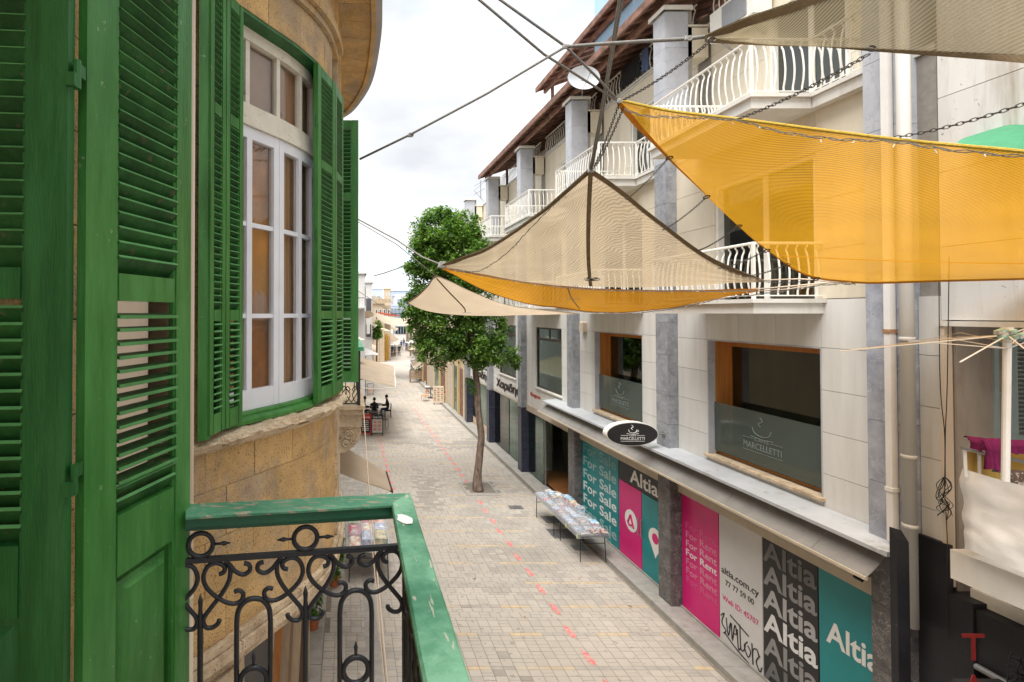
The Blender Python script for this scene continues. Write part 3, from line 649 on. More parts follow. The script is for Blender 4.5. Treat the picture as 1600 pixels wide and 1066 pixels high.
MB().box(7.24, 7.28, 18.30, 18.36, .1, 2.66).build('metal_post', mSteel, rb); MB().box(7.24, 7.28, 16.25, 16.33, .1, 2.66).build('metal_post', mSteel, rb)
def slatdoor(y0, y1, z0, z1, n, x=XG+.02, mt=mGlassG):
    for i in range(n):
        a = lerp(y0, y1, i/n); c = lerp(y0, y1, (i+1)/n); MB().box(x, x+.012, a+.01, c-.01, z0, z1).build('glass_leaf', mt, rb)
slatdoor(18.38, 19.9, .14, 2.64, 2)
slatdoor(20.55, 22.2, .14, 2.62, 2); slatdoor(22.3, 24.4, .14, 2.62, 2, mt=mGlassD); slatdoor(24.95, 28.9, .5, 2.62, 3, x=XG+.1)
MB().box(XG+.1, XG+.16, 24.9, 28.95, .1, .5).build('stall_riser', mOchreL, rb)
MB().box(8.3, 8.35, 20.3, 29, 0, 2.7).build('shop_back', mDarkIn2, rb)
MB().box(7.35, 8.3, 20.3, 29, 2.69, 2.72).build('shop_ceiling', mSlab, rb)
# Greek lettering
mLet = mat('black_letters', (.03,.022,.02), .5, .1)
for k, s in ((3, 'Χαριδης'), (4, 'Χαριδης')):
    sb = MB().box(XW-.012, XW-.002, YN[k]+PWID+.03, YN[k+1]-.05, 2.78, 3.42).build('sign_board', mClad, rb)
    text('lettering', s, mLet, sb, (XW-.03, YN[k]+PWID+3.5, 2.98), TX, TZ, width=3.2, height=.36, bold=.03, thick=.012)
text('lettering', 'Bagua', mRedB, rb, (XW-.01, 19.5, 3.22), TX, TZ, width=1.0, height=.13, bold=.01, thick=.004)
# alarm box
al = MB()
al.bevbox(XW-.12, XW-.001, 14.9, 15.15, 5.85, 6.15, .03); al.build('alarm_box', mCream, rb)

# --- balconies
def baluster_mesh(h):
    b = MB(); pts = [(0, 0, 0), (0, 0, h*.08), (-.022, 0, h*.2), (-.034, 0, h*.4), (-.022, 0, h*.6), (.0, 0, h*.78), (.022, 0, h*.84), (.022, 0, h*.9), (0, 0, h*.93), (0, 0, h)]
    b.tube([Vector((x, y, z)) for x, y, z in spline([Vector(p) for p in pts], 2)], .0125, 6)
    return b
def rail_run(p0, p1, z0, h, par, n, out_dir, data):
    p0, p1 = Vector((*p0, 0)), Vector((*p1, 0))
    for i in range(n):
        q = lerp(p0, p1, (i+.5)/n); me = data[0]
        o = link('baluster', me, par, (q.x, q.y, z0)); o.rotation_euler = (0, 0, math.atan2(out_dir[1], out_dir[0])+pi)
bal_mb = baluster_mesh(.80); _t = bal_mb.build('baluster', mWhite, rb, origin=(0, 0, 0)); balme = _t.data; bpy.data.objects.remove(_t)
bal_mb = baluster_mesh(.62); _t = bal_mb.build('baluster', mWhite, rb, origin=(0, 0, 0)); balme2 = _t.data; bpy.data.objects.remove(_t)
def balcony(ya, yb, zt, xo=6.06, xw=XW, ledge=None):
    b = MB()
    b.box(xo, xw, ya, yb, zt-.06, zt); b.box(xo+.05, xw, ya+.05, yb-.05, zt-.22, zt-.06)
    if ledge:
        b.box(6.98, xw, ledge, ya-.002, zt-.06, zt); b.box(7.02, xw, ledge, ya+.04, zt-.22, zt-.065)
    sl_ = b.build('balcony', mSlab, rb)
    r = MB(); zr = zt+.84; xr = xo+.07; y0 = ya+.07; y1 = yb-.07
    path = [(xw, y0), (xr, y0), (xr, y1), (xw, y1)]
    for i in range(3):
        (a, c), (d, e) = path[i], path[i+1]
        for zz, hh in ((zr, .03), (zt+.05, .012)): r.tube([(a, c, zz), (d, e, zz)], hh*.75, 6)
    for (a, c) in (path[1], path[2]): r.box(a-.02, a+.02, c-.02, c+.02, zt, zr+.01)
    if ledge:
        for zz, hh in ((zr, .03), (zt+.05, .012)): r.tube([(7.04, y0-.02, zz), (7.04, ledge+.02, zz)], hh*.75, 6)
        r.box(7.02, 7.06, y0-.04, y0, zt, zr)
    r.build('railing', mWhite, sl_)
    L1 = y1-y0; n = max(3, int(L1/.135)); rail_run((xr, y0), (xr, y1), zt+.05, .8, sl_, n, (-1, 0), [balme])
    n = max(3, int((xw-xr)/.135)); rail_run((xr, y0), (xw, y0), zt+.05, .8, sl_, n, (0, -1), [balme])
    if zt > 9 or True: rail_run((xr, y1), (xw, y1), zt+.05, .8, sl_, n, (0, 1), [balme])
    if ledge: rail_run((7.04, ledge), (7.04, y0), zt+.05, .8, sl_, max(2, int((y0-ledge)/.135)), (-1, 0), [balme])
    return sl_
for k in range(5):
    ya = YN[k]+.99 if k == 0 else YN[k]+1.21 if k == 1 else YN[k]+1.3
    ya = [7.45, 12.03, 16.7, 21.2, 25.7][k]; yb = ya+2.6
    balcony(ya, yb, 6.62); balcony(ya, yb, 9.72, xw=XU, ledge=YN[k]+PWID+.01)
# terrace parapets with railings and stone boxes
for k in range(5):
    ya, yb = YN[k]+PWID+.01, YN[k+1]-.97
    if k == 0: ya = 5.0
    b = MB(); b.bevbox(XU-.04, XU+.22, ya, YN[k+1]+PWID, 12.722, 12.77, .01); pr = b.build('parapet_coping', mSlab, rb)
    r = MB(); r.tube([(XU, ya, 13.42), (XU, YN[k+1]-.03, 13.42)], .02, 6); r.tube([(XU, ya, 12.80), (XU, YN[k+1]-.03, 12.80)], .012, 6); r.build('railing', mWhite, pr)
    rail_run((XU, ya), (XU, YN[k+1]-.05), 12.78, .6, pr, int((YN[k+1]-ya)/.16), (-1, 0), [balme2])
    b = MB(); b.box(7.46, XU-.045, YN[k+1]+.02, YN[k+1]+.40, 12.0, 12.66); b.bevbox(7.455, XU-.045, YN[k+1]-.01, YN[k+1]+.43, 12.662, 12.715, .01); b.build('stone_box', mCladY, rb)
# timber roof (pergola) over the terrace, posts, rafters
def roof(xe, ze, xr, zr, y0, y1, nraf, name):
    b = MB(); t = .06
    b.add([(xe,y0,ze),(xr,y0,zr),(xr,y1,zr),(xe,y1,ze),(xe,y0,ze+t),(xr,y0,zr+t),(xr,y1,zr+t),(xe,y1,ze+t)], [(0,3,2,1),(4,5,6,7),(0,1,5,4),(1,2,6,5),(2,3,7,6),(3,0,4,7)])
    ro = b.build(name, mTimber, rb)
    MB().box(xe-.05, xe+.01, y0, y1, ze-.12, ze+.07).build('fascia_board', mTimber, ro)
    MB().box(xe+.30, xe+.40, y0, y1, ze-.16, ze-.01).build('eaves_beam', mTimber, ro)
    dx, dz = xr-xe, zr-ze; Ln = sqrt(dx*dx+dz*dz)
    for i in range(nraf):
        y = lerp(y0+.06, y1-.06, i/(nraf-1)); c = Vector(((xe+xr)/2, y, (ze+zr)/2-.06)); MB().obox(c, (dx/2, 0, dz/2), (0, .035, 0), (-dz/Ln*.05, 0, dx/Ln*.05)).build('rafter', mTimber, ro)
    return ro
roof(6.72, 13.34, 9.6, 14.3, 9.2, 25.3, 34, 'timber_roof')
roof(8.1, 15.95, 10.5, 16.8, 12.5, 21.2, 16, 'timber_roof')
for y in (10.6, 12.8, 15.0, 17.4, 19.8, 22.1, 25.0):
    MB().box(8.0, 8.1, y-.05, y+.05, 12.73, 13.74).build('timber_post', mTimber, rb)
for y in (13.5, 17.3, 21.0): MB().box(8.65, 8.75, y-.05, y+.05, 12.73, 16.05).build('timber_post', mTimber, rb)
MB().box(9.3, 9.4, 8, 25, 12.73, 14.1).build('penthouse_wall', mCladY, rb)
MB().box(8.6, 11, 14.9, 17.2, 14.1, 19).build('stair_tower', mBlueM, rb)
# satellite dish
sd = thing('satellite_dish', (7.1, 15, 13.1), 'pale oval satellite dish above the second marble pillar, below the blue tower', 'satellite dish')
b = MB(); n = 24; rings = 5; dc = PY(912.5, 121, 13.2)
vs = [dc+Vector((0, .10, 0))]; 
for i in range(1, rings+1):
    r = i/rings
    for j in range(n): a = 2*pi*j/n; vs.append(dc+Vector((.43*r*cos(a), .10*(1-r*r), .32*r*sin(a))))
fs = [(0, 1+j, 1+(j+1)%n) for j in range(n)]
for i in range(rings-1):
    for j in range(n): a = 1+i*n; fs.append((a+j, a+n+j, a+n+(j+1)%n, a+(j+1)%n))
vs2 = [v+Vector((0,.02,0)) for v in vs]; b.add(vs, fs); b.add(vs2, [f[::-1] for f in fs]); b.build('reflector', mDish, sd, smooth=True)
MB().tube([dc+Vector((-.02,.1,-.35)), dc+Vector((0,-.35,-.05)), dc+Vector((.02,.05,.33))], .008, 5).tube([dc+Vector((0,-.35,-.05)), dc+Vector((0,-.40,-.05))], .03, 8).build('feed_arm', mSteel, sd)
MB().tube([dc+Vector((0,.1,-.05)), (dc.x+.1, dc.y+.25, 13.2), (7.3, 15.4, 13.1)], .02, 6).build('mast', mSteel, sd)
# rainwater pipes
pp = thing('downpipe', (7.05, 6.3, 0), 'white square downpipe with rusty brackets beside the near marble pillar', 'drainpipe')
a = PX(1382, 600, 6.86).y
MB().box(6.86, 6.937, a-.075, a, 3.52, 12).build('pipe', mPVCw, pp)

for z in (6.15, 4.15): MB().box(6.85, 6.945, a-.085, a+.01, z, z+.05).build('bracket', mat('rusty_bracket', (.34,.2,.11), .8, .4, 20) if z > 5 else mPVCw, pp)
pp = thing('downpipe', (7.1, 6.1, 0), 'round grey plastic drainpipe between the white downpipe and the corner', 'drainpipe')
q = PY(1418.5, 600, 6.185); MB().tube([(q.x, q.y, 2.55), (q.x, q.y, 12)], .066, 14).build('pipe', mPVC, pp, smooth=True)
for z in (6.05, 4.6, 3.75): MB().tube([(q.x, q.y, z), (q.x, q.y, z+.06)], .073, 14).build('collar', mPVC, pp, smooth=True)

# shop canopy
cn = thing('shop_canopy', (6.75, 11.5, 3.0), 'long grey retracted cloth canopy under the white ledge above the shopfronts', 'awning')
ysn = [6.38, 7.15, 8.8, 10.5, 12.2, 13.9, 15.6, 17.3]
for i in range(7):
    y0, y1 = ysn[i], ysn[i+1]; b = MB(); k = 6; vs = []
    for j in range(k+1):
        t = j/k; sag = .02*sin(pi*t)
        for yy in (y0+.004, y1-.004): vs += [(6.88-.28*t, yy, 3.36-.30*t-sag)]
    n0 = len(vs); vs2 = [(v[0]-.006, v[1], v[2]-.012) for v in vs]; fs = [(2*j, 2*j+1, 2*j+3, 2*j+2) for j in range(k)]
    b.add(vs, fs); b.add(vs2, [f[::-1] for f in fs]); b.build('cloth_strip', mCanopy, cn)
MB().box(6.57, 6.61, 6.38, 17.3, 3.015, 3.055).build('front_bar', mBeige, cn)
MB().tube([(6.95, 6.35, 3.30), (6.95, 17.3, 3.30)], .045, 8).build('roller', mBrownFr, cn)
for y in (6.5, 11.6, 16.9):
    MB().tube([(7.0, y, 3.25), (6.85, y+.3, 3.16), (6.6, y, 3.03)], .018, 6).build('folding_arm', mWhite, cn)
b = MB(); c0 = PY(1343, 902, 6.75); b.obox(c0, (.03,0,.03), (0,.05,0), (-.015,0,.015)); b.tube([c0, (c0.x+.02, c0.y+.1, 3.0)], .008, 5); tag(b.build('spotlight', mVBlack), 'small black spotlight hanging under the near end of the grey canopy', 'spotlight')
# oval cafe sign
sg = thing('hanging_sign', (6.23, 10.9, 3.77), 'black oval cafe sign with a white cup, bracketed off a marble pillar', 'sign')
n = 40; cx, cz = PY(988, 678.5, 10.9).x, PY(988, 678.5, 10.9).z
def ell(x, z, rx, rz, y0, y1, name, mt, par):
    b = MB(); vs = [(x+rx*cos(2*pi*i/n), y0, z+rz*sin(2*pi*i/n)) for i in range(n)]+[(x+rx*cos(2*pi*i/n), y1, z+rz*sin(2*pi*i/n)) for i in range(n)]
    b.add(vs, [tuple(range(n)), tuple(range(2*n-1, n-1, -1))]+[(i, (i+1)%n, (i+1)%n+n, i+n) for i in range(n)]); return b.build(name, mt, par)
ell(cx, cz, .565, .262, 10.9, 11.06, 'sign_body', mWhite, sg); fc = ell(cx, cz, .548, .245, 10.888, 10.898, 'sign_face', mVBlack, sg)
text('lettering', 'MARCELLETTI', mVText, fc, (cx-.26, 10.884, cz-.125), (1,0,0), (0,0,1), width=.52, height=.065, bold=0, thick=.002)
text('lettering', 'CAFFE', mVText, fc, (cx-.07, 10.884, cz-.045), (1,0,0), (0,0,1), width=.14, height=.032, bold=0, thick=.002)
t = MB(); y_ = 10.883
for (a, c, z) in ((-.26, .26, -.155), (-.26, -.09, -.03), (.09, .26, -.03)): t.box(cx+a, cx+c, y_, y_+.003, cz+z, cz+z+.008)
cp = spline([Vector(p) for p in ((cx-.09, y_, cz+.1), (cx-.07, y_, cz+.05), (cx, y_, cz+.03), (cx+.07, y_, cz+.05), (cx+.09, y_, cz+.1))], 5); t.tube(cp, .008, 4)
t.tube(spline([Vector(p) for p in ((cx+.08, y_, cz+.09), (cx+.125, y_, cz+.085), (cx+.11, y_, cz+.055), (cx+.06, y_, cz+.05))], 5), .006, 4)
t.tube(spline([Vector(p) for p in ((cx-.13, y_, cz+.015), (cx, y_, cz+.0), (cx+.13, y_, cz+.015))], 5), .007, 4)
t.tube(spline([Vector(p) for p in ((cx, y_, cz+.10), (cx-.035, y_, cz+.13), (cx+.01, y_, cz+.16), (cx-.02, y_, cz+.20))], 5), .008, 4); t.build('cup_emblem', mVText, fc)
MB().tube([(cx+.5, 10.98, cz-.02), (6.955, 10.98, cz-.02)], .02, 8).tube([(6.93, 10.98, cz-.02), (6.95, 10.98, cz-.02)], .07, 10).build('bracket', mSteel, sg)
# washing on the rails, air conditioner
b = MB()
def cloth(mt, name, lab, cat, p0, p1, drop, thick=.012, parent=None, rag=.06):
    p0, p1 = Vector(p0), Vector(p1); k = 8; r = 6; vs = []; nrm = (p1-p0).cross(Vector((0,0,1))).normalized()
    for i in range(k+1):
        for j in range(r+1):
            t = i/k; q = lerp(p0, p1, t); q = q+Vector((0,0,-drop*(j/r)*(1+rag*sin(i*2.1)))); q += nrm*(.012*sin(i*1.7+j*.3)*(j/r)); vs.append(q)
    fs = [(i*(r+1)+j, i*(r+1)+j+1, (i+1)*(r+1)+j+1, (i+1)*(r+1)+j) for i in range(k) for j in range(r)]
    b = MB(); b.add(vs, fs); b.add([v+nrm*thick for v in vs], [f[::-1] for f in fs]); return tag(b.build(name, mt), lab, cat)
cloth(mCloth[0], 'towel', 'black towel hung over the top-floor terrace railing', 'towel', (7.90, 13.4, 13.44), (7.90, 14.3, 13.44), .6)
cloth(mCloth[5], 'towel', 'dark blue and white cloth beside the black towel on the terrace railing', 'towel', (7.90, 13.0, 13.44), (7.90, 13.3, 13.44), .6)
cloth(mat('turquoise_cloth', (.05,.45,.5), .8), 'towel', 'small turquoise cloth hung at the end of the terrace railing behind a pillar', 'towel', (7.90, 17.7, 13.4), (7.90, 18.0, 13.4), .35)
ac = thing('air_conditioner', (7.2, 9.2, 11.8), 'white air conditioner outdoor unit on the wall under the top terrace railing', 'air conditioner')
MB().box(7.55, 7.9, 9.2, 10.3, 12.0, 12.6).build('casing', mWhite, ac); MB().box(7.53, 7.549, 9.35, 9.95, 12.06, 12.54).build('grille', mSteel, ac)
MB().tube([(7.94, 9.4, 11.7), (7.56, 9.4, 11.98), (7.94, 9.4, 11.98)], .02, 5).tube([(7.94, 10.1, 11.7), (7.56, 10.1, 11.98), (7.94, 10.1, 11.98)], .02, 5).build('bracket', mSteel, ac)

# =====================================================================================================
# NEIGHBOUR BUILDING ON THE FAR RIGHT
# =====================================================================================================
nb = thing('old_building', (8, 3, 0), 'stained cream building with a recessed balcony over a black-painted shop', 'building')
XN = 7.16
yr0 = XN*F/(1478-VX)      # edge of the recess
JZn = [3.15, 3.9, 4.62, 5.55, 6.32, 7.2, 8.1, 9.0, 12.5]
yj = XN*F/(1436-VX)
def slabn(y0, y1, z0, z1, mt=mCladN, x=XN):
    MB().box(x, x+.1, y0+.004, y1-.004, z0+.004, z1-.004).build('wall_slab', mt, nb)
slabn(yr0-.002, 6.018, 3.15, 6.32, mCream, XN-.03)
for j in range(4, 8): slabn(4.4, 6.018, JZn[j], JZn[j+1]); slabn(-3, 4.4, JZn[j], JZn[j+1])
MB().box(XN+.101, XN+.3, yr0+.01, 6.0, 0, 12.5).build('wall', mStain, nb)
MB().box(XN-.05, XN+.15, -3, yr0+.05, 6.25, 6.31).build('lintel_trim', mSlab, nb)
MB().box(XN+.11, 8.6, -3, yr0-.004, 6.33, 6.6).build('loggia_ceiling', mStain, nb)
MB().box(XN+.11, 8.6, yr0+.0, yr0+.3, 3.2, 6.32).build('loggia_side_wall', mStain, nb)
MB().box(8.6, 8.8, -3, yr0+.3, 3.2, 6.32).build('loggia_back_wall', mStain, nb)
MB().box(XN+.11, 8.6, -3, yr0-.1, 3.05, 3.2).build('loggia_floor', mSlab, nb)
# louvred shutters in the loggia: a door beyond the clothesline, facing the camera
def louver(par, x0, x1, z0, z1, y, mt, n, st=.07):
    f = MB(); f.box(x0, x0+st, y, y+.04, z0, z1); f.box(x1-st, x1, y, y+.04, z0, z1); zm = (z0+z1)/2
    for z in (z0, zm, z1-st): f.box(x0+st, x1-st, y, y+.04, z, z+st)
    fo = f.build('louvred_shutter', mt, par)
    for i in range(n):
        z = lerp(z0+st, z1-st, (i+.5)/n)
        if abs(z-zm-st/2) < st*.7: continue
        MB().obox(((x0+x1)/2, y+.02, z), ((x1-x0)/2-st, 0, 0), (0, .022, -.014), (0, .002, .003)).build('slat', mt, fo)
py_ = yr0-.02
louver(nb, PY(1553, 500, py_).x, PY(1573, 500, py_).x+.001, 3.6, 6.1, py_, mBlueG, 2, .05)
louver(nb, PY(1577, 500, py_-.03).x, 8.35, 3.6, 6.15, py_-.03, mBlueG, 46, .09)
# upper-left shutters above
louver(nb, 8.0, 8.5, 7.6, 9.8, 5.9, mBlueG, 20, .07)
MB().box(7.5, 8.6, 5.2, 6.0, 6.65, 12).build('upper_recess_wall', mStain, nb)
MB().box(XN+.31, 12, -14, 5.1, 6.7, 12.5).build('upper_block', mStain, nb); MB().box(XN+.05, 12, -14, -3.01, 0, 6.69).build('block', mStain, nb)  # unseen building mass, added to cut light from behind the camera
# black ground floor
XB = XN-.02
b = MB(); b.box(XB-.03, XB+.3, yr0-.25, 6.44, 0, 3.10); b.box(XB-.03, XB+.02, yr0-.03, 6.44, 3.101, 3.66); b.build('black_wall', mBlackP, nb)
b = MB(); b.box(XB-.005, XB+.3, -3, yr0-.255, 2.45, 3.04); b.build('black_wall', mBlackP, nb)
MB().tube([(XB-.04, yr0-.28, 2.42), (XB-.04, 0, 2.42)], .035, 8).build('sign_tube', mSteel, nb)
# black free pillar box with a sloping top
a0 = PY(1398, 850, 6.0); b = MB(); x0, x1 = 6.62, 6.86
xa = PY(1402, 900, 5.95).x; xb = PY(1421, 900, 5.95).x
b.add([(xa,5.95,0),(xb,5.95,0),(xb,6.03,0),(xa,6.03,0),(xa,5.95,PY(1397,842,5.95).z),(xb,5.95,PY(1421,848,5.95).z),(xb,6.03,PY(1421,848,5.95).z+.11),(xa,6.03,PY(1397,842,5.95).z+.11)], [(0,3,2,1),(4,5,6,7),(0,1,5,4),(1,2,6,5),(2,3,7,6),(3,0,4,7)])
tag(b.build('sign_box', mBlackP), 'tall narrow black box standing between the grey pillar and black shop wall', 'sign box')
# shop interior: black board with red letters, yellow poster
yb_ = 5.2; xA = PY(1496, 1000, yb_).x
bd = MB().box(xA, PY(1569, 1000, yb_).x, yb_, yb_+.05, 0, 2.6).build('letter_board', mVBlack, nb)
mRedT = mat('dull_red_letters', (.13,.008,.007), .6, .15)
for i, ch in enumerate('TAT'):
    zt = PY(1520, 990, yb_).z-i*.42; text('lettering', ch, mRedT, bd, (PY(1502, 1000, yb_).x, yb_-.006, zt-.27), (1,0,0), (0,0,1), width=.23, height=.27, bold=.005, thick=.004)
yp = MB().box(PY(1571, 1000, yb_).x, 8.6, yb_+.02, yb_+.06, 0, 2.5).build('yellow_poster', mat('mustard_poster', (.42,.24,.04), .7, .15), nb)
g = MB()
for i in range(9):
    p = [PY(1572+random.random()*40, 1020+random.random()*60, yb_+.012) for _ in range(4)]; g.tube(spline(p, 5), .007, 4)
g.build('graffiti', mVBlack, yp)
MB().box(XN+.5, XN+.6, -3, yr0-.256, 0, 2.448).build('dark_recess', mDarkIn, nb)
# balcony of the neighbour: white slab, tarpaulin, rail with cloths, rotary airer
XB2 = 6.52; yc = XB2*F/(1503-VX)
bal = thing('balcony', (6.9, 4, 3.2), 'small balcony wrapped in white tarpaulin over the black shop', 'balcony')
zs1 = PX(1485, 858, 6.62).z; zs0 = PX(1485, 903, 6.62).z; ys1 = PX(1485, 880, 6.62).y
MB().box(6.62, XN+.1, -1, ys1, zs0, zs1).build('floor_slab', mSlab, bal)
# tarpaulin as wrinkled sheet
def tarp():
    zt = PX(1503, 731, XB2).z; zb = PX(1503, 855, XB2).z; k = 46; r = 22; vs = []
    path = [(XB2, yc-t*3.2) for t in [i/(k-8) for i in range(k-7)]]
    side = [(lerp(XN, XB2, i/7), yc) for i in range(7)]
    pts = side+path; n_ = len(pts)
    for i, (x, y) in enumerate(pts):
        for j in range(r+1):
            t = j/r; top = zt-.03*max(0, sin(min(1, max(0, (yc-y)/1.6))*pi))*(1-t)
            d = noise.fractal((y*2.2, t*2.2+y, x*3), 1, 2, 4)*.045+.02*sin((yc-y)*9+t*9*(1-min(1, (yc-y)/.8)))
            vs.append(Vector((x-.01-abs(d)*1.0 if i >= 7 else x, y+(.0 if i >= 7 else .01+d*.4), lerp(top, zb, t)+noise.noise((y*3, x*3, 1))*.012*(t > .9))))
    fs = [(i*(r+1)+j, i*(r+1)+j+1, (i+1)*(r+1)+j+1, (i+1)*(r+1)+j) for i in range(n_-1) for j in range(r)]
    b = MB(); b.add(vs, fs); b.add([v+Vector((.006, -.004, 0)) for v in vs], [f[::-1] for f in fs]); return b.build('tarpaulin', mTarp, bal, smooth=True)
tarp()
rz = PY(1515, 700, 4.95).z
MB().tube([PY(1502, 700, 5.2), PY(1600, 722, 5.15), PY(1700, 745, 5.1)], .018, 8).build('rail', mSteel, bal)
MB().box(PY(1510, 700, 5.25).x, PY(1700, 700, 5.25).x, 5.25, 5.27, PY(1510, 760, 5.25).z, PY(1510, 706, 5.25).z).build('board', mat('yellow_board', (.50,.32,.08), .7, .15), bal)
MB().tube([PY(1507, 700, 5.22), PY(1509, 745, 5.22)], .014, 6).tube([PY(1530, 706, 5.2), PY(1530, 745, 5.2)], .014, 6).build('rail_post', mPVCw, bal)
def roll(name, mt, lab, pts, rad, seed=0, n=14):
    sp = spline(pts, 8); b = MB(); b.tube(sp, [rad*(1+.08*sin(i*1.9+seed)+.25*noise.noise((i*.7, seed, 0))) for i in range(len(sp))], n)
    for v in b.v: v += Vector((noise.noise(v*14), noise.noise(v*14+Vector((7,0,0))), noise.noise(v*14+Vector((0,9,0)))))*.03
    return tag(b.build(name, mt, smooth=False), lab, 'cloth')
def drape(mt, lab, pts, drop, amp, seed, tail=0):
    sp = spline(pts, 12); k = len(sp); r = 12; vs = []
    for i_, p in enumerate(sp):
        dd = drop*(1+.25*noise.noise((i_*.35, seed, 0))+tail*i_/k); f = sin(i_*.9+seed)+.5*sin(i_*1.7+seed*2)
        for j_ in range(r+1):
            t = j_/r; over = max(0, .25-t)*.25; vs.append(p+Vector((amp*.35*f*t+.006*noise.noise((i_*.8, j_*.8, seed)), -.05*min(1, t*3)-amp*f*(.25+t)*.8, -dd*max(0, t-.12)+.02*sin(pi*min(1, t*4)))))
    fs = [(a*(r+1)+c, a*(r+1)+c+1, (a+1)*(r+1)+c+1, (a+1)*(r+1)+c) for a in range(k-1) for c in range(r)]
    b = MB(); b.add(vs, fs); b.add([v+Vector((.002, .008, 0)) for v in vs], [f_[::-1] for f_ in fs]); return tag(b.build('cloth', mt, smooth=True), lab, 'cloth')
drape(mMagenta, 'magenta cloth bundled along the rail behind the white tarpaulin', [PY(1505,683,5.25), PY(1530,686,5.22), PY(1560,690,5.2), PY(1600,690,5.15), PY(1680,692,5.1)], .13, .020, 1)
drape(mMagenta, 'magenta cloth hanging down over the rail beside the airer pole', [PY(1533,690,5.08), PY(1545,687,5.06), PY(1562,688,5.04)], .30, .022, 4, .1)
roll('cloth', mCloth[2], 'dark grey green cloth hanging between the magenta one and the airer pole', [PY(1562,700,5.12), PY(1562,715,5.08), PY(1560,738,5.08)], .035, 2)
cloth(mat('patterned_brown_cloth', (.12,.08,.06), .9, .1, 10, col2=(.5,.45,.4), c2pos=(.56,.6), c2scale=30), 'cloth', 'brown and white patterned cloth just inside the tarpaulin', 'cloth', PY(1577, 733, 5.0), PY(1680, 745, 4.9), .16)
ra = thing('clothes_airer', tuple(PY(1571, 745, 4.6)), 'white rotary clothes airer on a pole above the wrapped balcony', 'clothes airer')
pb = PY(1571, 752, 4.6); pt = PY(1574, 515, 4.6); MB().tube([pb, pt], .028, 10).build('pole', mPVCw, ra)
hub = PY(1574, 524, 4.6); low = PY(1574, 545, 4.6)
MB().tube([pt-Vector((0,0,.03)), pt+Vector((0,0,.02))], .04, 10).build('hub', mPVCw, ra)
for (ex, ey, yy) in ((1312, 549, 5.3), (1400, 535, 6.4), (1500, 566, 4.1), (1700, 530, 4.6), (1640, 500, 5.2), (1620, 560, 3.8)):
    b = MB(); e = PY(ex, ey, yy); b.tube([hub, e], .006, 5); b.tube([low, lerp(hub, e, .42)], .005, 5); b.build('arm', mPVCw, ra)
MB().tube([PY(1312, 549, 5.3), PY(1490, 527, 5.5), hub], .004, 4).tube([PY(1400, 540, 6), PY(1500, 520, 5), PY(1600, 540, 4.4)], .003, 4).build('line', mRopeC, ra)
b = MB(); c0 = PY(1580, 521, 4.57)
for i in range(10): b.obox(c0+Vector((random.uniform(-.12,.12), random.uniform(-.05,.05), random.uniform(-.03,.02))), (.03,0,.01), (0,.02,0), (0,0,.018))
b.build('pegs', mat('faded_pegs', (.45,.4,.4), .8, .5, 20, col2=(.2,.5,.35), c2scale=25), ra)
# wires with tangle
wr = thing('hanging_cables', tuple(PX(1475, 745, 7.08)), 'thin dark cables hanging down the cream wall into a tangled bundle', 'cable')
for pts in ([(1467, 440), (1469, 600), (1476, 680), (1476, 755)], [(1483, 400), (1480, 600), (1477, 680), (1477, 760)], [(1478, 800), (1480, 850), (1478, 920), (1481, 1000)]):
    MB().tube(spline([PX(p[0], p[1], 7.09) for p in pts], 6), .0045, 5).build('cable', mVBlack, wr)
b = MB()
for i in range(9):
    p = [PX(1476+random.uniform(-14,14), 750+j*14+random.uniform(-8,8), 7.07+random.uniform(-.03,.02)) for j in range(5)]
    p[0] = PX(1476, 745, 7.08); b.tube(spline(p, 6), .0035, 4)
b.build('tangle', mVBlack, wr)
# green parasol edge top right
b = MB(); c0 = PY(1640, 262, 5.5); n = 16
ap = PY(1625, 178, 5.4); ringp = [PY(1640+145*cos(2*pi*i/n), 222+16*sin(2*pi*i/n), 5.4-.6*sin(2*pi*i/n)) for i in range(n)]
b.add([ap]+ringp+[ap-Vector((0,0,.03))]+[q-Vector((0,0,.03)) for q in ringp], [(0, 1+i, 1+(i+1)%n) for i in range(n)]+[(n+1, n+2+(i+1)%n, n+2+i) for i in range(n)])
b.tube([ap, ap-Vector((0,0,2.0))], .02, 6)
tag(b.build('parasol', mat('green_parasol', (.05,.22,.11), .7, .1)), 'green cloth parasol at the right edge above the orange sail', 'parasol')

# =====================================================================================================
# LEFT BUILDING: curved sandstone bay, shutters
# =====================================================================================================
lb = thing('sandstone_house', (-.9, 3.5, 0), 'ochre sandstone house with a curved bay window, green shutters and a round cornice', 'building')
WPTS = [(-.97,2.44),(-.80,2.60),(-.65,2.80),(-.48,3.05),(-.30,3.32),(-.165,3.62),(-.10,4.0),(-.08,4.5),(-.10,5.0),(-.20,5.6),(-.42,6.2),(-.75,6.6)]
_w = [Vector((p[0], p[1], 0)) for p in WPTS]; WS = spline(_w, 12)
cum = [0]
for i in range(1, len(WS)): cum.append(cum[-1]+(WS[i]-WS[i-1]).length)
WLEN = cum[-1]
def wp(s, off=0):
    s = max(0, min(WLEN-1e-4, s)); i = max(j for j in range(len(cum)) if cum[j] <= s); i = min(i, len(WS)-2)
    t = (s-cum[i])/(cum[i+1]-cum[i]); p = lerp(WS[i], WS[i+1], t)
    a = WS[max(0,i-3)]; b = WS[min(len(WS)-1, i+4)]; d = (b-a).normalized()
    return Vector((p.x+d.y*off, p.y-d.x*off, 0))
def s_at(y): return min((abs(WS[i].y-y), cum[i]) for i in range(len(WS)))[1]
def sr(a, b, n): return [lerp(a, b, i/n) for i in range(n+1)]
Z0 = CH
sA, sB = s_at(2.74), s_at(3.74)            # window opening along the curve
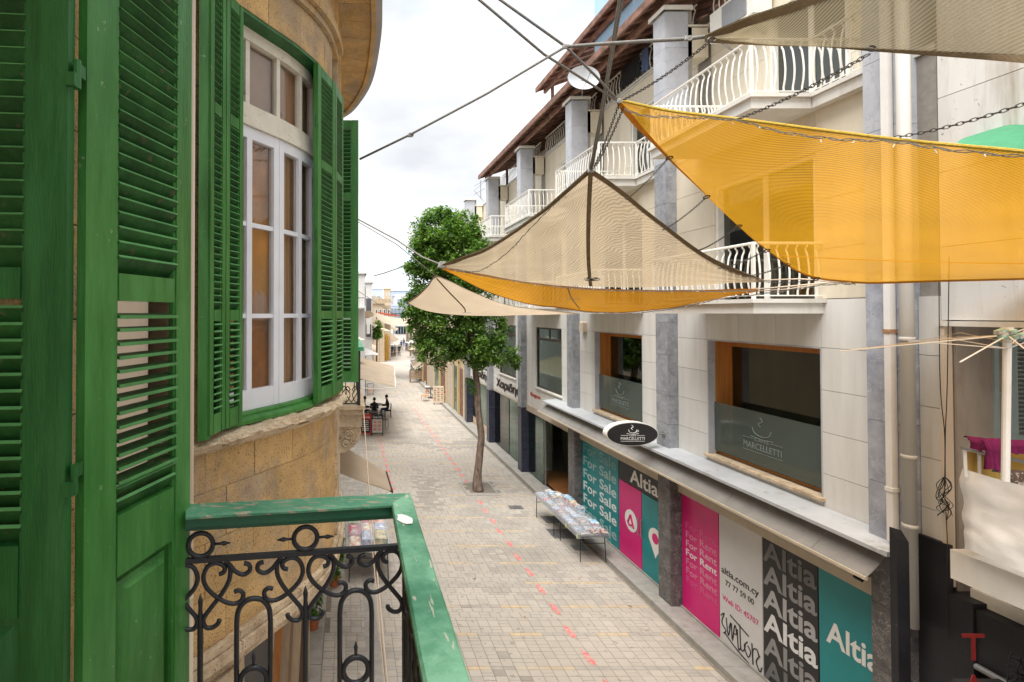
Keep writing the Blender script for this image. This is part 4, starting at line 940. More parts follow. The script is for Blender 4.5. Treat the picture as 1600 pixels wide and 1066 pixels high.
# stone courses below the sill, jambs, lintel, above
def course(z0, z1, a, b, L0, shift, name='stone_block', mt=mOchre, off=0, th=.28, prod=.003):
    s = a; first = True
    while s < b-.02:
        e = min(b, s+(L0*shift if first else L0*random.uniform(.85, 1.15))); first = False
        if b-e < .08: e = b
        p = off+random.uniform(-prod, prod); n = max(2, int((e-s)/.05)); g = .003
        g = .0025 if name == 'stone_block' else .003; MB().strip(sr(s+g, e-g, n), z0+g, z1-g, p-.10, p, wp).build(name, mt, lb, smooth=False)
        s = e
zc = 4.62
for i, h in enumerate((.27, .29, .27, .27)):
    course(zc, zc+h, .13, WLEN, .36, .5 if i % 2 else .9); zc += h
MB().strip(sr(.1, WLEN, 60), 4.60, 5.73, -.30, -.005, wp).build('wall_core', mOchreW, lb)
MB().strip(sr(.12, sA-.01, 8), 5.73, 8.2, -.30, -.012, wp).build('wall_core', mOchreW, lb)
MB().strip(sr(sB+.12, WLEN, 40), 5.73, 8.2, -.30, -.012, wp).build('wall_core', mOchreW, lb)
zc = 5.74
for i in range(8):
    course(zc, zc+.31, .13, sA-.03, .3, .6, off=-.0); course(zc, zc+.31, sB+.13, WLEN, .36, .5 if i % 2 else .9, off=-.0); zc += .31
# moulded string course under the bay
course(4.45, 4.51, .05, WLEN, .6, .8, 'moulding_stone', mOchreL, .02, .2, .001); course(4.51, 4.575, .05, WLEN, .6, .8, 'moulding_stone', mOchreL, .055, .2, .001); course(4.575, 4.62, .05, WLEN, .6, .8, 'moulding_stone', mOchreL, .035, .2, .002)
MB().strip(sr(.05, WLEN, 50), 4.452, 4.60, -.45, -.09, wp).build('wall_core', mOchreW, lb)
# sill: worn thick slab with rounded lip
def lip(a, b, zt, prof, name, mt, n=36, wob=.004, seed=0):
    pts = sr(a, b, n); vs = []; k = len(prof)
    for i, s in enumerate(pts):
        for j, (o, z) in enumerate(prof):
            w = noise.fractal((s*14, j*.7, seed), 1, 2, 4)*wob; p = wp(s, o+w); vs.append((p.x, p.y, zt+z+w*.8))
    fs = [(i*k+j, i*k+(j+1)%k, (i+1)*k+(j+1)%k, (i+1)*k+j) for i in range(n) for j in range(k)]; fs += [tuple(range(k)), tuple(n*k+j for j in range(k))[::-1]]
    return MB().add(vs, fs).build(name, mt, lb, smooth=False)
lip(.16, s_at(4.1), 5.745, [(-.2,0),(.06,-.005),(.088,-.018),(.09,-.032),(.068,-.045),(.062,-.062),(.03,-.082),(.0,-.09),(-.2,-.09)], 'sill', mOchreL, 90, .022)
# green timber sill of the window
lip(sA-.02, sB+.05, 5.79, [(-.16,0),(-.045,-.004),(-.025,-.018),(-.022,-.04),(-.16,-.04)], 'timber_sill', mGreen, 20, .002, 4)
lip(sA-.02, sB+.05, 5.81, [(-.16,0),(-.075,-.002),(-.068,-.014),(-.068,-.03),(-.16,-.03)], 'timber_sill', mGreen, 20, .001, 8)
# window frame (follows the curve)
wf = MB()
def bar_v(s, w, z0, z1, o0, o1, b): b.strip([s-w/2, s+w/2], z0, z1, o0, o1, wp)
win = part_empty('bay_window', (-.4, 3.2, 5.8), lb)
o0, o1 = -.150, -.105
zb, zt, zh = 5.81, 7.55, 8.155
WSs = sA+.02; WE = sB-.01; mid = (WSs+WE)/2+.005
# door leaves (white, bluish) : stiles + rails, panes
def leaf(a, b_, name='casement'):
    f = MB(); f.strip(sr(a, a+.05, 2), zb, zt, o0, o1, wp); f.strip(sr(b_-.05, b_, 2), zb, zt, o0, o1, wp)
    f.strip(sr(a+.05, b_-.05, 6), zb, zb+.12, o0, o1-.001, wp); f.strip(sr(a+.05, b_-.05, 6), zt-.07, zt, o0, o1-.001, wp)
    mm = (a+b_)/2; f.strip(sr(mm-.022, mm+.022, 2), zb+.12, zt-.07, o0, o1-.002, wp)
    for z in (6.385, 6.95): f.strip(sr(a+.05, b_-.05, 6), z-.014, z+.014, o0, o1-.008, wp)
    f.build(name, mWhiteF, win)
    for (p, q) in ((a+.05, mm-.022), (mm+.022, b_-.05)):
        for (z0, z1) in ((zb+.12, 6.371), (6.399, 6.936), (6.964, zt-.07)):
            MB().strip(sr(p, q, 4), z0, z1, -.135, -.130, wp).build('pane', mGlassP, win)
leaf(WSs+.03, mid-.002); leaf(mid+.002, WE-.03)
MB().strip(sr(WSs, WSs+.028, 2), zb, zt, o0-.02, o1+.012, wp).strip(sr(WE-.028, WE, 2), zb, zt, o0-.02, o1+.012, wp).build('outer_frame', mWhiteF, win)
tf = MB(); tf.strip(sr(WSs, WE, 14), zt+.002, zt+.05, o0, o1+.02, wp); tf.strip(sr(WSs, WE, 14), zt+.05, zt+.115, o0, o1+.008, wp); tf.strip(sr(WSs, WE, 14), zt+.115, zt+.145, o0, o1-.004, wp)
tf.strip(sr(WSs, WE, 14), zh-.075, zh, o0, o1+.006, wp)
z1_, z2_ = zt+.145, zh-.075
us = [WSs, WSs+.25*(WE-WSs), WSs+.5*(WE-WSs), WSs+.75*(WE-WSs), WE]
for i, u in enumerate(us):
    w = .035 if 0 < i < 4 else .05; c_ = u+(w/2 if i == 0 else -w/2 if i == 4 else 0); tf.strip(sr(c_-w/2, c_+w/2, 2), z1_, z2_, o0, o1-.004, wp)
tf.build('transom_frame', mWhiteC, win)
for i in range(4): MB().strip(sr(us[i]+.02, us[i+1]-.02, 4), z1_, z2_, -.138, -.133, wp).build('pane', mGlassP, win)
# green jambs and head
MB().strip(sr(WE+.002, WE+.075, 3), 5.80, 8.18, -.16, -.03, wp).build('jamb', mGreenD, win)
MB().strip(sr(sA-.12, WSs-.002, 3), 5.80, 8.18, -.16, .012, wp).build('jamb', mGreen, win)
MB().strip(sr(WSs-.05, WE+.08, 16), zh+.002, 8.21, -.16, -.02, wp).strip(sr(WSs-.05, WE+.08, 16), zh+.002, 8.185, -.02, -.005, wp).strip(sr(WSs-.05, WE+.08, 16), 8.155+.012, 8.2, -.16, -.05, wp).build('head', mGreenD, win)
# room behind
MB().strip(sr(sA-.3, sB+.1, 10), 5.6, 8.2, -.9, -.85, wp).build('room_wall', mRoomO, win)
MB().strip(sr(sA-.1, mid+.05, 8), 5.75, 7.54, -.172, -.168, wp).build('blind', mRoomO, win)
MB().strip(sr(mid+.05, sB, 8), 5.75, 7.54, -.178, -.174, wp).build('curtain', mRoomD, win)
MB().strip(sr(mid+.12, sB, 8), 7.55, 8.15, -.172, -.168, wp).build('curtain', mRoomD, win)
MB().strip(sr(sA-.3, mid+.12, 8), 7.55, 8.15, -.172, -.168, wp).build('curtain', mat('dusty_mauve_blind', (.33,.24,.22), .9, .15, 5), win)
# stone hood over the window
course(8.175, 8.45, sA-.10, sB+.14, .34, .5, 'lintel_stone', mOchre, .0, .28, .002)
course(8.45, 8.50, .1, sB+.30, .4, .8, 'hood_moulding', mOchre, .03, .3, .001); course(8.50, 8.56, .1, sB+.32, .4, .8, 'hood_moulding', mOchre, .065, .3, .001)
course(8.56, 8.64, .1, sB+.34, .4, .8, 'hood_moulding', mOchre, .045, .3, .001); course(8.64, 8.70, .1, sB+.36, .4, .8, 'hood_moulding', mOchre, .02, .3, .001)
course(8.70, 9.0, .1, WLEN, .4, .8, 'stone_block', mOchre, .0)
course(8.2, 8.7, sB+.37, WLEN, .4, .8, 'stone_block', mOchre, -.003)
MB().strip(sr(.1, WLEN, 50), 8.205, 9.0, -.3, -.108, wp).build('wall_core', mOchreW, lb)
for i, (s0, w) in enumerate(((s_at(4.02), .05), (s_at(4.14), .03), (s_at(4.25), .05), (s_at(4.40), .03))):
    MB().strip(sr(s0, s0+w, 2), 5.70, 9.0, -.02, .022+.008*(i % 2), wp).build('fluted_moulding', mOchre, lb)
for i, (s0, w) in enumerate(((s_at(4.05), .06), (s_at(4.22), .05))): MB().strip(sr(s0, s0+w, 2), 4.63, 5.65, -.02, .02, wp).build('fluted_moulding', mOchreL, lb)
# round cornice: soffit stones in sectors, grey fascia
cr = [(-.4,2.75),(.02,3.0),(.20,3.5),(.262,4.14),(.285,4.7),(.25,5.5),(.12,6.1),(-.05,6.5),(-.4,6.9)]
crs = spline([Vector((x, y, 0)) for x, y in cr], 8)
def inner(p): return Vector((-.75+.0*(p.x), 3.2+.62*(p.y-3.2)+.35, 0))
k = 0
while k < len(crs)-1:
    e = min(k+4, len(crs)-1); b = MB(); pts = crs[k:e+1]; vs = []
    for p in pts:
        q = inner(p); vs += [(p.x-.05, p.y, 8.99), (q.x, q.y, 8.99), (q.x, q.y, 9.1), (p.x-.05, p.y, 9.1)]
    # a small joint gap between sectors
    for j in range(4): vs[j] = (vs[j][0], vs[j][1]+.004, vs[j][2]); vs[-1-j] = (vs[-1-j][0], vs[-1-j][1]-.004, vs[-1-j][2])
    n_ = len(pts); fs = [(0,1,2,3), tuple(4*(n_-1)+j for j in (3,2,1,0))]+[(4*i+j, 4*(i+1)+j, 4*(i+1)+(j+1)%4, 4*i+(j+1)%4) for i in range(n_-1) for j in range(4)]
    b.add(vs, fs).build('soffit_stone', mOchre, lb); k = e
def crstrip(o0, o1, z0, z1, name, mt):
    vs = []; n_ = len(crs)
    for i, p in enumerate(crs):
        d = (crs[min(i+1,n_-1)]-crs[max(i-1,0)]).normalized(); nx, ny = d.y, -d.x
        vs += [(p.x+nx*o0,p.y+ny*o0,z0),(p.x+nx*o1,p.y+ny*o1,z0),(p.x+nx*o1,p.y+ny*o1,z1),(p.x+nx*o0,p.y+ny*o0,z1)]
    MB().add(vs, [(0,1,2,3), tuple(4*(n_-1)+j for j in (3,2,1,0))]+[(4*i+j, 4*(i+1)+j, 4*(i+1)+(j+1)%4, 4*i+(j+1)%4) for i in range(n_-1) for j in range(4)]).build(name, mt, lb)
crstrip(-.06, -.02, 8.965, 9.12, 'cornice_bead', mOchre); crstrip(-.02, .035, 8.98, 9.16, 'gutter', mat('grey_gutter', (.42,.41,.42), .6, .1, 5))
MB().box(-1.6, -.62, 2.9, 6.6, 9.11, 9.2).build('roof_slab', mOchreW, lb)
# own facade plane beside the balcony (seen through the gap between the shutters)
for j in range(14):
    z = 4.4+j*.33; y = -1.2
    while y < 1.86:
        e = min(1.86, y+random.uniform(.38, .5)); MB().box(-1.15, -.95, y+.003, e-.003, z+.003, z+.327).build('stone_block', mOchre, lb); y = e
MB().box(-1.2, -1.152, -1.3, 2.5, 0, 9).build('wall_core', mOchreW, lb)
MB().box(-1.5, -.95, -9, -1.31, 0, 9.1).build('rear_wall', mOchre, lb); MB().box(-1.5, -.30, -9, 2.7, 9.1, 9.3).build('unseen_cornice_slab', mOchre, lb)  # unseen wall and cornice, added to keep light off the near shutters
MB().box(-9, -1.51, -9, 6.8, 0, 9.1).build('house_body', mOchre, lb)
MB().box(-1.14, -.955, 1.865, 2.40, 0, 9).build('plaster_pier', mCream, lb)
dp = thing('drainpipe', (-.76, 2.47, 3), 'cream painted drainpipe in the corner beside the curved stone bay', 'drainpipe')
q = PY(296.5, 520, 2.46); MB().tube([(q.x, q.y, 3.0), (q.x, q.y, 9)], .0215, 12).build('pipe', mCream, dp, smooth=True)
MB().tube([(q.x-.005, q.y, 5.0), (q.x-.005, q.y, 5.03)], .028, 12).tube([(q.x-.005, q.y, 4.0), (q.x-.005, q.y, 4.95)], .028, 12).build('lower_pipe', mCream, dp, smooth=True)

# ---- shutters
def vec(p): return Vector((p[0], p[1], 0))
def shutter(parent, A, B, zb, zt, th, st, rails, louv, panel=None, mt=mGreen, tilt=50, pitch=.038, name='shutter', lap=.9, mt2=None, slats=True, label=None):
    """A->B plan line of the leaf front face; rails: list of (z0,z1); louv: list of (z0,z1,tilt,pitch); panel: (z0,z1)"""
    A, B = vec(A), vec(B); d = (B-A); Ln = d.length; d.normalize(); nrm = Vector((d.y, -d.x, 0))   # towards street side
    par = part_empty(name, (A.x, A.y, zb), parent) if False else None
    b = MB()
    def bx(u0, u1, z0, z1, w0, w1, mm=None, bb=b):
        c = A+d*((u0+u1)/2)+nrm*((w0+w1)/2)+Vector((0,0,(z0+z1)/2)); bb.obox(c, d*((u1-u0)/2), nrm*((w1-w0)/2), (0,0,(z1-z0)/2), mm)
    sl_, sr_ = st if isinstance(st, tuple) else (st, st)
    bx(0, sl_, zb, zt, -th, 0); bx(Ln-sr_, Ln, zb, zt, -th, 0)
    # beads along stiles
    bx(sl_, sl_+.008, zb, zt, -th+.004, -.006); bx(Ln-sr_-.008, Ln-sr_, zb, zt, -th+.004, -.006)
    for (z0, z1) in rails: bx(sl_+.008, Ln-sr_-.008, z0, z1, -th+.001, -.001)
    o = b.build(name, mt, parent)
    if label: o['label'] = label
    if panel:
        pb_ = MB(); z0, z1 = panel; bx(sl_+.008, Ln-sr_-.008, z0, z1, -th+.006, -.022, bb=pb_); i_ = .030
        c = []
        for (u, z, w) in ((sl_+.025, z0+.025, -.022), (Ln-sr_-.025, z0+.025, -.022), (Ln-sr_-.025, z1-.025, -.022), (sl_+.025, z1-.025, -.022), (sl_+.02+i_, z0+.02+i_, -.004), (Ln-sr_-.02-i_, z0+.02+i_, -.004), (Ln-sr_-.02-i_, z1-.02-i_, -.004), (sl_+.02+i_, z1-.02-i_, -.004)):
            c.append(A+d*u+nrm*w+Vector((0,0,z)))
        pb_.add(c, [(0,1,5,4),(1,2,6,5),(2,3,7,6),(3,0,4,7),(4,5,6,7)]); pb_.build('raised_panel', mt, o)
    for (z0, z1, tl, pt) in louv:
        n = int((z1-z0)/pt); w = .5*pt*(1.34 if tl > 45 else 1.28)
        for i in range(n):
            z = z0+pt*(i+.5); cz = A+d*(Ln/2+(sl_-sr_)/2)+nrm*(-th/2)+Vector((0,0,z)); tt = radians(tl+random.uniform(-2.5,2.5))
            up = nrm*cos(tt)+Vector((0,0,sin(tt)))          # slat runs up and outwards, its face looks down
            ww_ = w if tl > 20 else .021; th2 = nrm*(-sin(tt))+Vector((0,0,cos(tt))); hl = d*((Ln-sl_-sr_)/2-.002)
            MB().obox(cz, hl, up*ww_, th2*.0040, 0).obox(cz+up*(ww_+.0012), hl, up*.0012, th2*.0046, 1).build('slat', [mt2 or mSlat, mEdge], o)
    return o
# the pair folded beside the camera (balcony door)
h = lambda v: CH-v
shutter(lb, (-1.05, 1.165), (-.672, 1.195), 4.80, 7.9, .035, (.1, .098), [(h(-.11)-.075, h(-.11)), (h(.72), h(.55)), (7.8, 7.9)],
        [(h(.55)+.003, h(-.035)-.003, 56, .040), (h(-.115), 7.8, 62, .040)], panel=(5.0, h(.722)), name='balcony_door_shutter', mt=mGreenD, label='darker green shutter leaf nearest the left edge')  # darker green puts the shade on this leaf into its paint
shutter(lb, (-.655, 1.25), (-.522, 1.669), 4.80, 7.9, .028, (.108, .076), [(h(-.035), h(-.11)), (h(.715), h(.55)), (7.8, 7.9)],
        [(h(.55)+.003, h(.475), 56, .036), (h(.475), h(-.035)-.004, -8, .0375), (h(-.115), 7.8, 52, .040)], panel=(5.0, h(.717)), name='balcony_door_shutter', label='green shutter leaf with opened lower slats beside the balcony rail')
for z in (6.4+.58, 6.4-.40):
    b = MB(); b.tube([(-.655, 1.205, z-.035), (-.655, 1.205, z+.035)], .009, 8).obox((-.662, 1.19, z-.018), (.012, 0, 0), (0, .006, 0), (0, 0, .016)).obox((-.660, 1.225, z+.018), (.006, 0, 0), (0, .018, 0), (0, 0, .016)); b.build('hinge', mGreenD, lb)
# beaded outer edge of the far leaf

# bay window shutters
zsb, zst = CH-.62, CH+1.76
RL = [(zsb, zsb+.10), (zsb+.58, zsb+.64), (zst-.72, zst-.66), (zst-.07, zst)]
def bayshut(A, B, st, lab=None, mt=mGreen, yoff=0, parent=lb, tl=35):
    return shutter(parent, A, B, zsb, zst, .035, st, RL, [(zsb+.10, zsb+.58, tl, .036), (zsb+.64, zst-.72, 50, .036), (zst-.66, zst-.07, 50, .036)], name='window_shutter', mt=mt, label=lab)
L0 = PY(328, 600, 2.53); L1 = PY(353, 600, 2.69); L2 = PY(379, 600, 2.86)
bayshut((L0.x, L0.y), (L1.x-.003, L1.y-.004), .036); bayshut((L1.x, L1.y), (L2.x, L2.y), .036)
b = MB(); J0 = PY(309, 600, 2.50); J1 = PY(327, 600, 2.54)
b.add([(J0.x,J0.y,zsb-.02),(J1.x,J1.y,zsb-.02),(J1.x-.01,J1.y+.08,zsb-.02),(J0.x-.01,J0.y+.08,zsb-.02),(J0.x,J0.y,zst+.1),(J1.x,J1.y,zst+.1),(J1.x-.01,J1.y+.08,zst+.1),(J0.x-.01,J0.y+.08,zst+.1)], [(0,3,2,1),(4,5,6,7),(0,1,5,4),(1,2,6,5),(2,3,7,6),(3,0,4,7)]); b.build('shutter_post', mGreen, lb)
R0 = PY(496.5, 600, 3.48); R1 = PY(524.5, 600, 3.80); R2 = PY(536.5, 600, 4.06)
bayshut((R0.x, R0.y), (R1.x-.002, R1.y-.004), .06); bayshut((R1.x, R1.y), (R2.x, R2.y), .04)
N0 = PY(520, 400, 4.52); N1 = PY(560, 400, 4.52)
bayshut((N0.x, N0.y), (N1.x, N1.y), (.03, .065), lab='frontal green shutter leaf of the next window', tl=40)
for z in (6.95, 6.05, 7.75):
    MB().tube([(R0.x-.012, R0.y, z-.04), (R0.x-.012, R0.y, z+.04)], .008, 6).build('hinge', mGreenD, lb)

# ---- lower left: shop wall, leaning boards
MB().box(-1.15, -.75, 2.45, 14, 0, 4.45).build('shop_wall', mPeach, lb)
MB().box(-1.15, -.95, -1, 2.45, 0, 4.4).build('shop_wall', mPeach, lb)
for (y0, y1, x1, zt_) in ((2.62, 2.95, -.60, 4.44), (8.3, 8.9, -.66, 4.44), (12, 12.6, -.66, 4.44)): MB().bevbox(-.9, x1, y0, y1, 0, zt_, .01).build('stone_pier', mOchreL, lb)
MB().box(-.752, -.74, 3.1, 8.2, .3, 4.2).build('dark_doorway', mBlackP, lb)
woods = [mat('plank_%d' % i, c, .8, .2, 6, .2, 40, streak=(3,3,.2)) for i, c in enumerate(((.26,.17,.10), (.40,.30,.20), (.12,.07,.045), (.50,.42,.32), (.42,.17,.05), (.33,.24,.16)))]
bx_ = [(330+i*9.4, 3.8+i*.115) for i in range(15)]
for i, (px, y) in enumerate(bx_):
    tp_ = PY(px+16, 912-i*2.0, y+.3); bt = PY(px-34+i*2.2, 1330, y-.2)
    if tp_.z > 4.4: tp_ = lerp(tp_, bt, .02)
    ax = (tp_-bt); Ln = ax.length; ax.normalize(); side = Vector((1, .25, 0)); side = (side-ax*side.dot(ax)).normalized(); nn = ax.cross(side)
    b = MB(); b.obox((tp_+bt)/2, side*(.032+.016*(i % 3)), nn*.011, ax*(Ln/2))
    tag(b.build('plank', woods[i % 6]), ('%s timber board leaning under the stone bay, ' % ('dark brown', 'pale', 'narrow dark', 'cream', 'orange', 'tan')[i % 6])+('at the left of the stack' if i < 6 else 'in the middle of the stack' if i < 12 else 'at the right of the stack'), 'board', 'timber boards leaning against the shop wall')
b = MB(); c0 = PY(345, 1058, 3.2); n = 14
for i in range(n):
    for j in range(n):
        pass
vs = []; 
for i in range(12):
    for j in range(16):
        th_ = pi*i/11; ph = 2*pi*j/16; d = Vector((sin(th_)*cos(ph), sin(th_)*sin(ph), cos(th_))); r = .10*(1+.5*noise.fractal(d*3, 1, 2, 4)); vs.append(c0+Vector((d.x*r*1.2, d.y*r, d.z*r*.8)))
b.add(vs, [(i*16+j, i*16+(j+1)%16, (i+1)*16+(j+1)%16, (i+1)*16+j) for i in range(11) for j in range(16)])
tag(b.build('plastic_bundle', mat('silver_black_plastic', (.30,.31,.33), .3, .5, 20, .8, 40, col2=(.03,.03,.035), c2pos=(.48,.54), c2scale=14)), 'crumpled silver and black plastic bundle at the foot of the leaning boards', 'plastic bundle')

# ---- next balcony of the same house
b2 = thing('balcony', (-.1, 8, 4.75), 'distant stone balcony with black scrolled railing past the green shutters', 'balcony')
zsl = PY(550, 637, 7.95).z
MB().box(-.9, .29, 7.9, 10.5, zsl-.03, zsl+.03).box(-.9, .26, 7.95, 10.5, zsl-.12, zsl-.03).box(-.9, .24, 8.0, 10.5, zsl-.32, zsl-.12).build('stone_slab', mOchreL, b2)
# carved console below
vs = []; cpr = [(.20,zsl-.32),(.23,zsl-.42),(.19,zsl-.55),(.10,zsl-.66),(-.05,zsl-.74),(-.4,zsl-.80),(-.8,zsl-.82)]
k = len(cpr)
b = MB(); b.add([(x, 8.05, z) for x, z in cpr]+[(-.8, 8.05, zsl-.32)]+[(x, 8.5, z) for x, z in cpr]+[(-.8, 8.5, zsl-.32)], [tuple(range(k+1)), tuple(range(2*k+1, k, -1))]+[(i, (i+1)%(k+1), (i+1)%(k+1)+k+1, i+k+1) for i in range(k+1)]); b.build('console', mOchreL, b2)
t = MB()
for (cx_, cz_, r) in ((.03, zsl-.46, .08), (-.12, zsl-.50, .07), (.10, zsl-.55, .05), (-.02, zsl-.60, .06)):
    t.tube([(cx_+r*cos(a/10*2*pi)*(1-a/22), 8.035, cz_+r*sin(a/10*2*pi)*(1-a/22)) for a in range(16)], .016, 5)
t.build('carving', mOchreL, b2)
b = MB(); zr = CH-.52*8/7.8
b.box(-.8, .27, 7.93, 8.03, zr-.06, zr); b.box(.17, .27, 8.03, 10.5, zr-.06, zr); b.build('handrail', mRail, b2)
t = MB(); z0, z1 = zsl+.03, zr-.06
t.box(.165, .215, 7.96, 8.0, z0, z1)
for x in (-.02, .12): t.tube([(x, 7.98, z0+.25), (x, 7.98, z1-.1)], .010, 4)
for i in range(14): t.tube([(.19, 8.1+i*.16, z0), (.19, 8.1+i*.16, z1)], .010, 4)
t.tube([(-.6, 7.98, z0+.03), (.2, 7.98, z0+.03)], .014, 4).tube([(-.6, 7.98, z1-.13), (.2, 7.98, z1-.13)], .010, 4)
for cx_ in (-.1, .07):
    for sgn in (-1, 1):
        t.tube(spline([Vector((cx_+sgn*x, 7.98, z0+z)) for x, z in ((0,.05),(.05,.12),(.10,.22),(.06,.30),(.02,.25),(.05,.21))], 5), .010, 4)
        t.tube(spline([Vector((cx_+sgn*x, 7.98, z0+z)) for x, z in ((.09,.28),(.02,.18),(.05,.08),(.09,.05),(.10,.10))], 5), .010, 4)
t.build('iron_railing', mIron, b2)

# =====================================================================================================
# OUR BALCONY RAILING
# =====================================================================================================
ob = thing('balcony_railing', (-.1, 1.5, 4.75), 'black wrought iron balcony railing with a peeling green timber handrail in the foreground', 'balcony railing')
ZR = CH-.645
def top(px, py): p = PZ(px, py, ZR); return (p.x, p.y)
FA, FB = top(290, 787), top(641, 769.5)          # far edge of the front rail
NA, NB = top(290, 805.8), top(612, 787)            # near edge
RB0 = top(737, 1066); RB1 = top(662, 1066)         # side rail outer / inner edges
def ext(a, b, f): return (a[0]+(b[0]-a[0])*f, a[1]+(b[1]-a[1])*f)
RO = ext(FB, RB0, 2.6); RI = ext(NB, RB1, 2.6)
def prism(quad, z0, z1, name, mt, bev=.006, sub=1):
    b = MB(); c = Vector((sum(p[0] for p in quad)/4, sum(p[1] for p in quad)/4, 0))
    q = [Vector((p[0], p[1], 0)) for p in quad]
    # long faces are subdivided and jittered a little so that the edges are worn, not ruled
    n = 26; vs = []
    for i in range(n+1):
        t = i/n; a = lerp(q[0], q[1], t); d = lerp(q[3], q[2], t); w = (d-a).normalized()
        j1, j2, j3 = (noise.noise((a.x*22, a.y*22, k*3.3))*.0016 for k in range(3))
        vs += [a+Vector((0,0,z0)), a+w*j1+Vector((0,0,z1-bev+j2)), a+w*(bev+j1)+Vector((0,0,z1+j3*.6)), d-w*(bev+j2)+Vector((0,0,z1+j1*.6)), d-w*j3+Vector((0,0,z1-bev+j1)), d+Vector((0,0,z0))]
    b.add(vs, [(6*i+j, 6*i+(j+1)%6, 6*(i+1)+(j+1)%6, 6*(i+1)+j) for i in range(n) for j in range(6)]+[tuple(range(6)), tuple(6*n+j for j in range(6))[::-1]])
    return b.build(name, mt, ob)
NBc = NB; FBc = FB
prism((FA, FB, NB, NA), ZR-.013, ZR, 'handrail', mRailX)
prism((NB, RI, RO, FB), ZR-.024, ZR+.0005, 'handrail', mRailY)
def inset(a, b_, t): return (lerp(a[0], b_[0], t), lerp(a[1], b_[1], t))
# moulded under-strips
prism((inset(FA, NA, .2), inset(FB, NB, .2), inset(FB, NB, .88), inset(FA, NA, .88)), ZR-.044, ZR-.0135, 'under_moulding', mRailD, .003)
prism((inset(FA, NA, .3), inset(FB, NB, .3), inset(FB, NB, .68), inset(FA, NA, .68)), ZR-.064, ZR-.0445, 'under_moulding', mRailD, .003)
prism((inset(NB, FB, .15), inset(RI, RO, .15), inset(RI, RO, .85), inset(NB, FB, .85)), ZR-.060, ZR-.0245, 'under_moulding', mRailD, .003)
# ironwork: pattern drawn in one panel and repeated
M1 = inset(NA, FA, .5); M2 = inset(NB, FB, .5)
fd = (Vector((*M2, 0))-Vector((*M1, 0))); FL = fd.length; fd.normalize()
CRN = Vector((*M2, 0))+fd*.012
K = .000663                                     # metres per zoom pixel
ZBAR = CH-.813
def pat(curves, org, dr, sgn=1):
    """curves in zoom pixels relative to a post (x right, y down from the bar)"""
    return [[org+dr*(x*K*sgn)+Vector((0,0,ZBAR-y*K)) for x, y in c] for c in curves]
S1 = [(-90,78),(-112,70),(-118,48),(-98,28),(-62,22),(-30,42),(-14,90),(-30,140),(-78,190),(-130,222),(-172,230),(-202,214),(-208,182),(-186,166),(-166,172)]
S2 = [(-212,32),(-238,42),(-240,72),(-206,88),(-168,68),(-140,34),(-118,16)]
S3 = [(-128,18),(-144,52),(-140,110),(-104,176),(-56,236),(-20,284),(-16,316),(-32,338),(-62,338),(-86,322),(-92,304)]
post = [(0, 300), (-1, 560), (-2, 1150)]
def ironpanel(org, dr, name='iron_scroll_panel', right=True, left=True):
    b = MB(); R = .0080
    for c in (S1, S2, S3):
        for sg in ([1] if left else [])+([-1] if right else []):
            for pts in pat([c], org, dr, sg): b.tube(spline(pts, 5), R, 6)
    b.tube([org+Vector((0,0,ZBAR-p*K)) for p in (170, 205, 240, 300, 1240)], [.0015, .0085, .007, .0105, .0088], 6)
    return b.build(name, mIron, ob, smooth=True)
def arch(org, dr, name='iron_arch'):
    b = MB(); A = [(-84, 1240), (-84, 330), (-76, 268), (-46, 226), (0, 212), (46, 226), (76, 268), (84, 330), (84, 1240)]
    pts = [org+dr*(x*K)+Vector((0,0,ZBAR-y*K)) for x, y in A]; mid_ = spline(pts[1:8], 5); b.tube([pts[0]]+mid_+[pts[8]], .0090, 6)
    c = [org+dr*(66*K*cos(a*2*pi/24))+Vector((0,0,ZBAR-(622-66*sin(a*2*pi/24))*K)) for a in range(24)]; b.tube(c, .0100, 6, closed=True)
    b.tube([org+Vector((0,0,ZBAR-p*K)) for p in (475, 505, 530, 556)], [.0012, .0075, .005, .006], 6)
    return b.build(name, mIron, ob, smooth=True)
PER = 522*K
def ring(org, dr, name='iron_ring', spears=True):
    b = MB(); c = [org+dr*(60*K*cos(a*2*pi/24))+Vector((0,0,ZBAR+(74+58*sin(a*2*pi/24))*K)) for a in range(24)]; b.tube(c, .0086, 6, closed=True)
    for sg in (-1, 1): b.tube([org+dr*(sg*x*K)+Vector((0,0,ZBAR+74*K)) for x in (62, 95, 112, 148)], [.005, .0045, .0085, .001], 6)
    return b.build(name, mIron, ob, smooth=True)
for i in range(3):
    o_ = CRN-fd*(PER*i+.0); ironpanel(o_, fd, right=(i > 0)); arch(o_-fd*(PER/2), fd)
    if i: ring(o_, fd)
MB().tube([CRN-fd*.85+Vector((0,0,ZBAR)), CRN+Vector((0,0,ZBAR))], .0115, 4).build('iron_bar', mIron, ob)
MB().tube([CRN+Vector((0,0,ZR-.05)), CRN+Vector((0,0,4.6))], .012, 4).build('corner_post', mIron, ob)
sd_ = (Vector((*inset(RI, RO, .5), 0))-CRN); sd_.z = 0; sd_.normalize()
for i in range(6):
    o_ = CRN+sd_*(PER*i); ironpanel(o_, sd_, left=(i > 0)); arch(o_+sd_*(PER/2), sd_)
    if i: ring(o_, sd_)
MB().tube([CRN+Vector((0,0,ZBAR)), CRN+sd_*2.2+Vector((0,0,ZBAR))], .0115, 4).build('iron_bar', mIron, ob)
b = MB(); q_ = [PZ(632+13*cos(a*2*pi/10)*(1+.2*sin(a*2.2)), 811+7*sin(a*2*pi/10)+9*cos(a*2*pi/10)*.4, ZR+.003) for a in range(10)]
b.add(q_+[v-Vector((0,0,.003)) for v in q_], [tuple(range(10)), tuple(range(19,9,-1))]); b.build('paint_splash', mVText, ob)
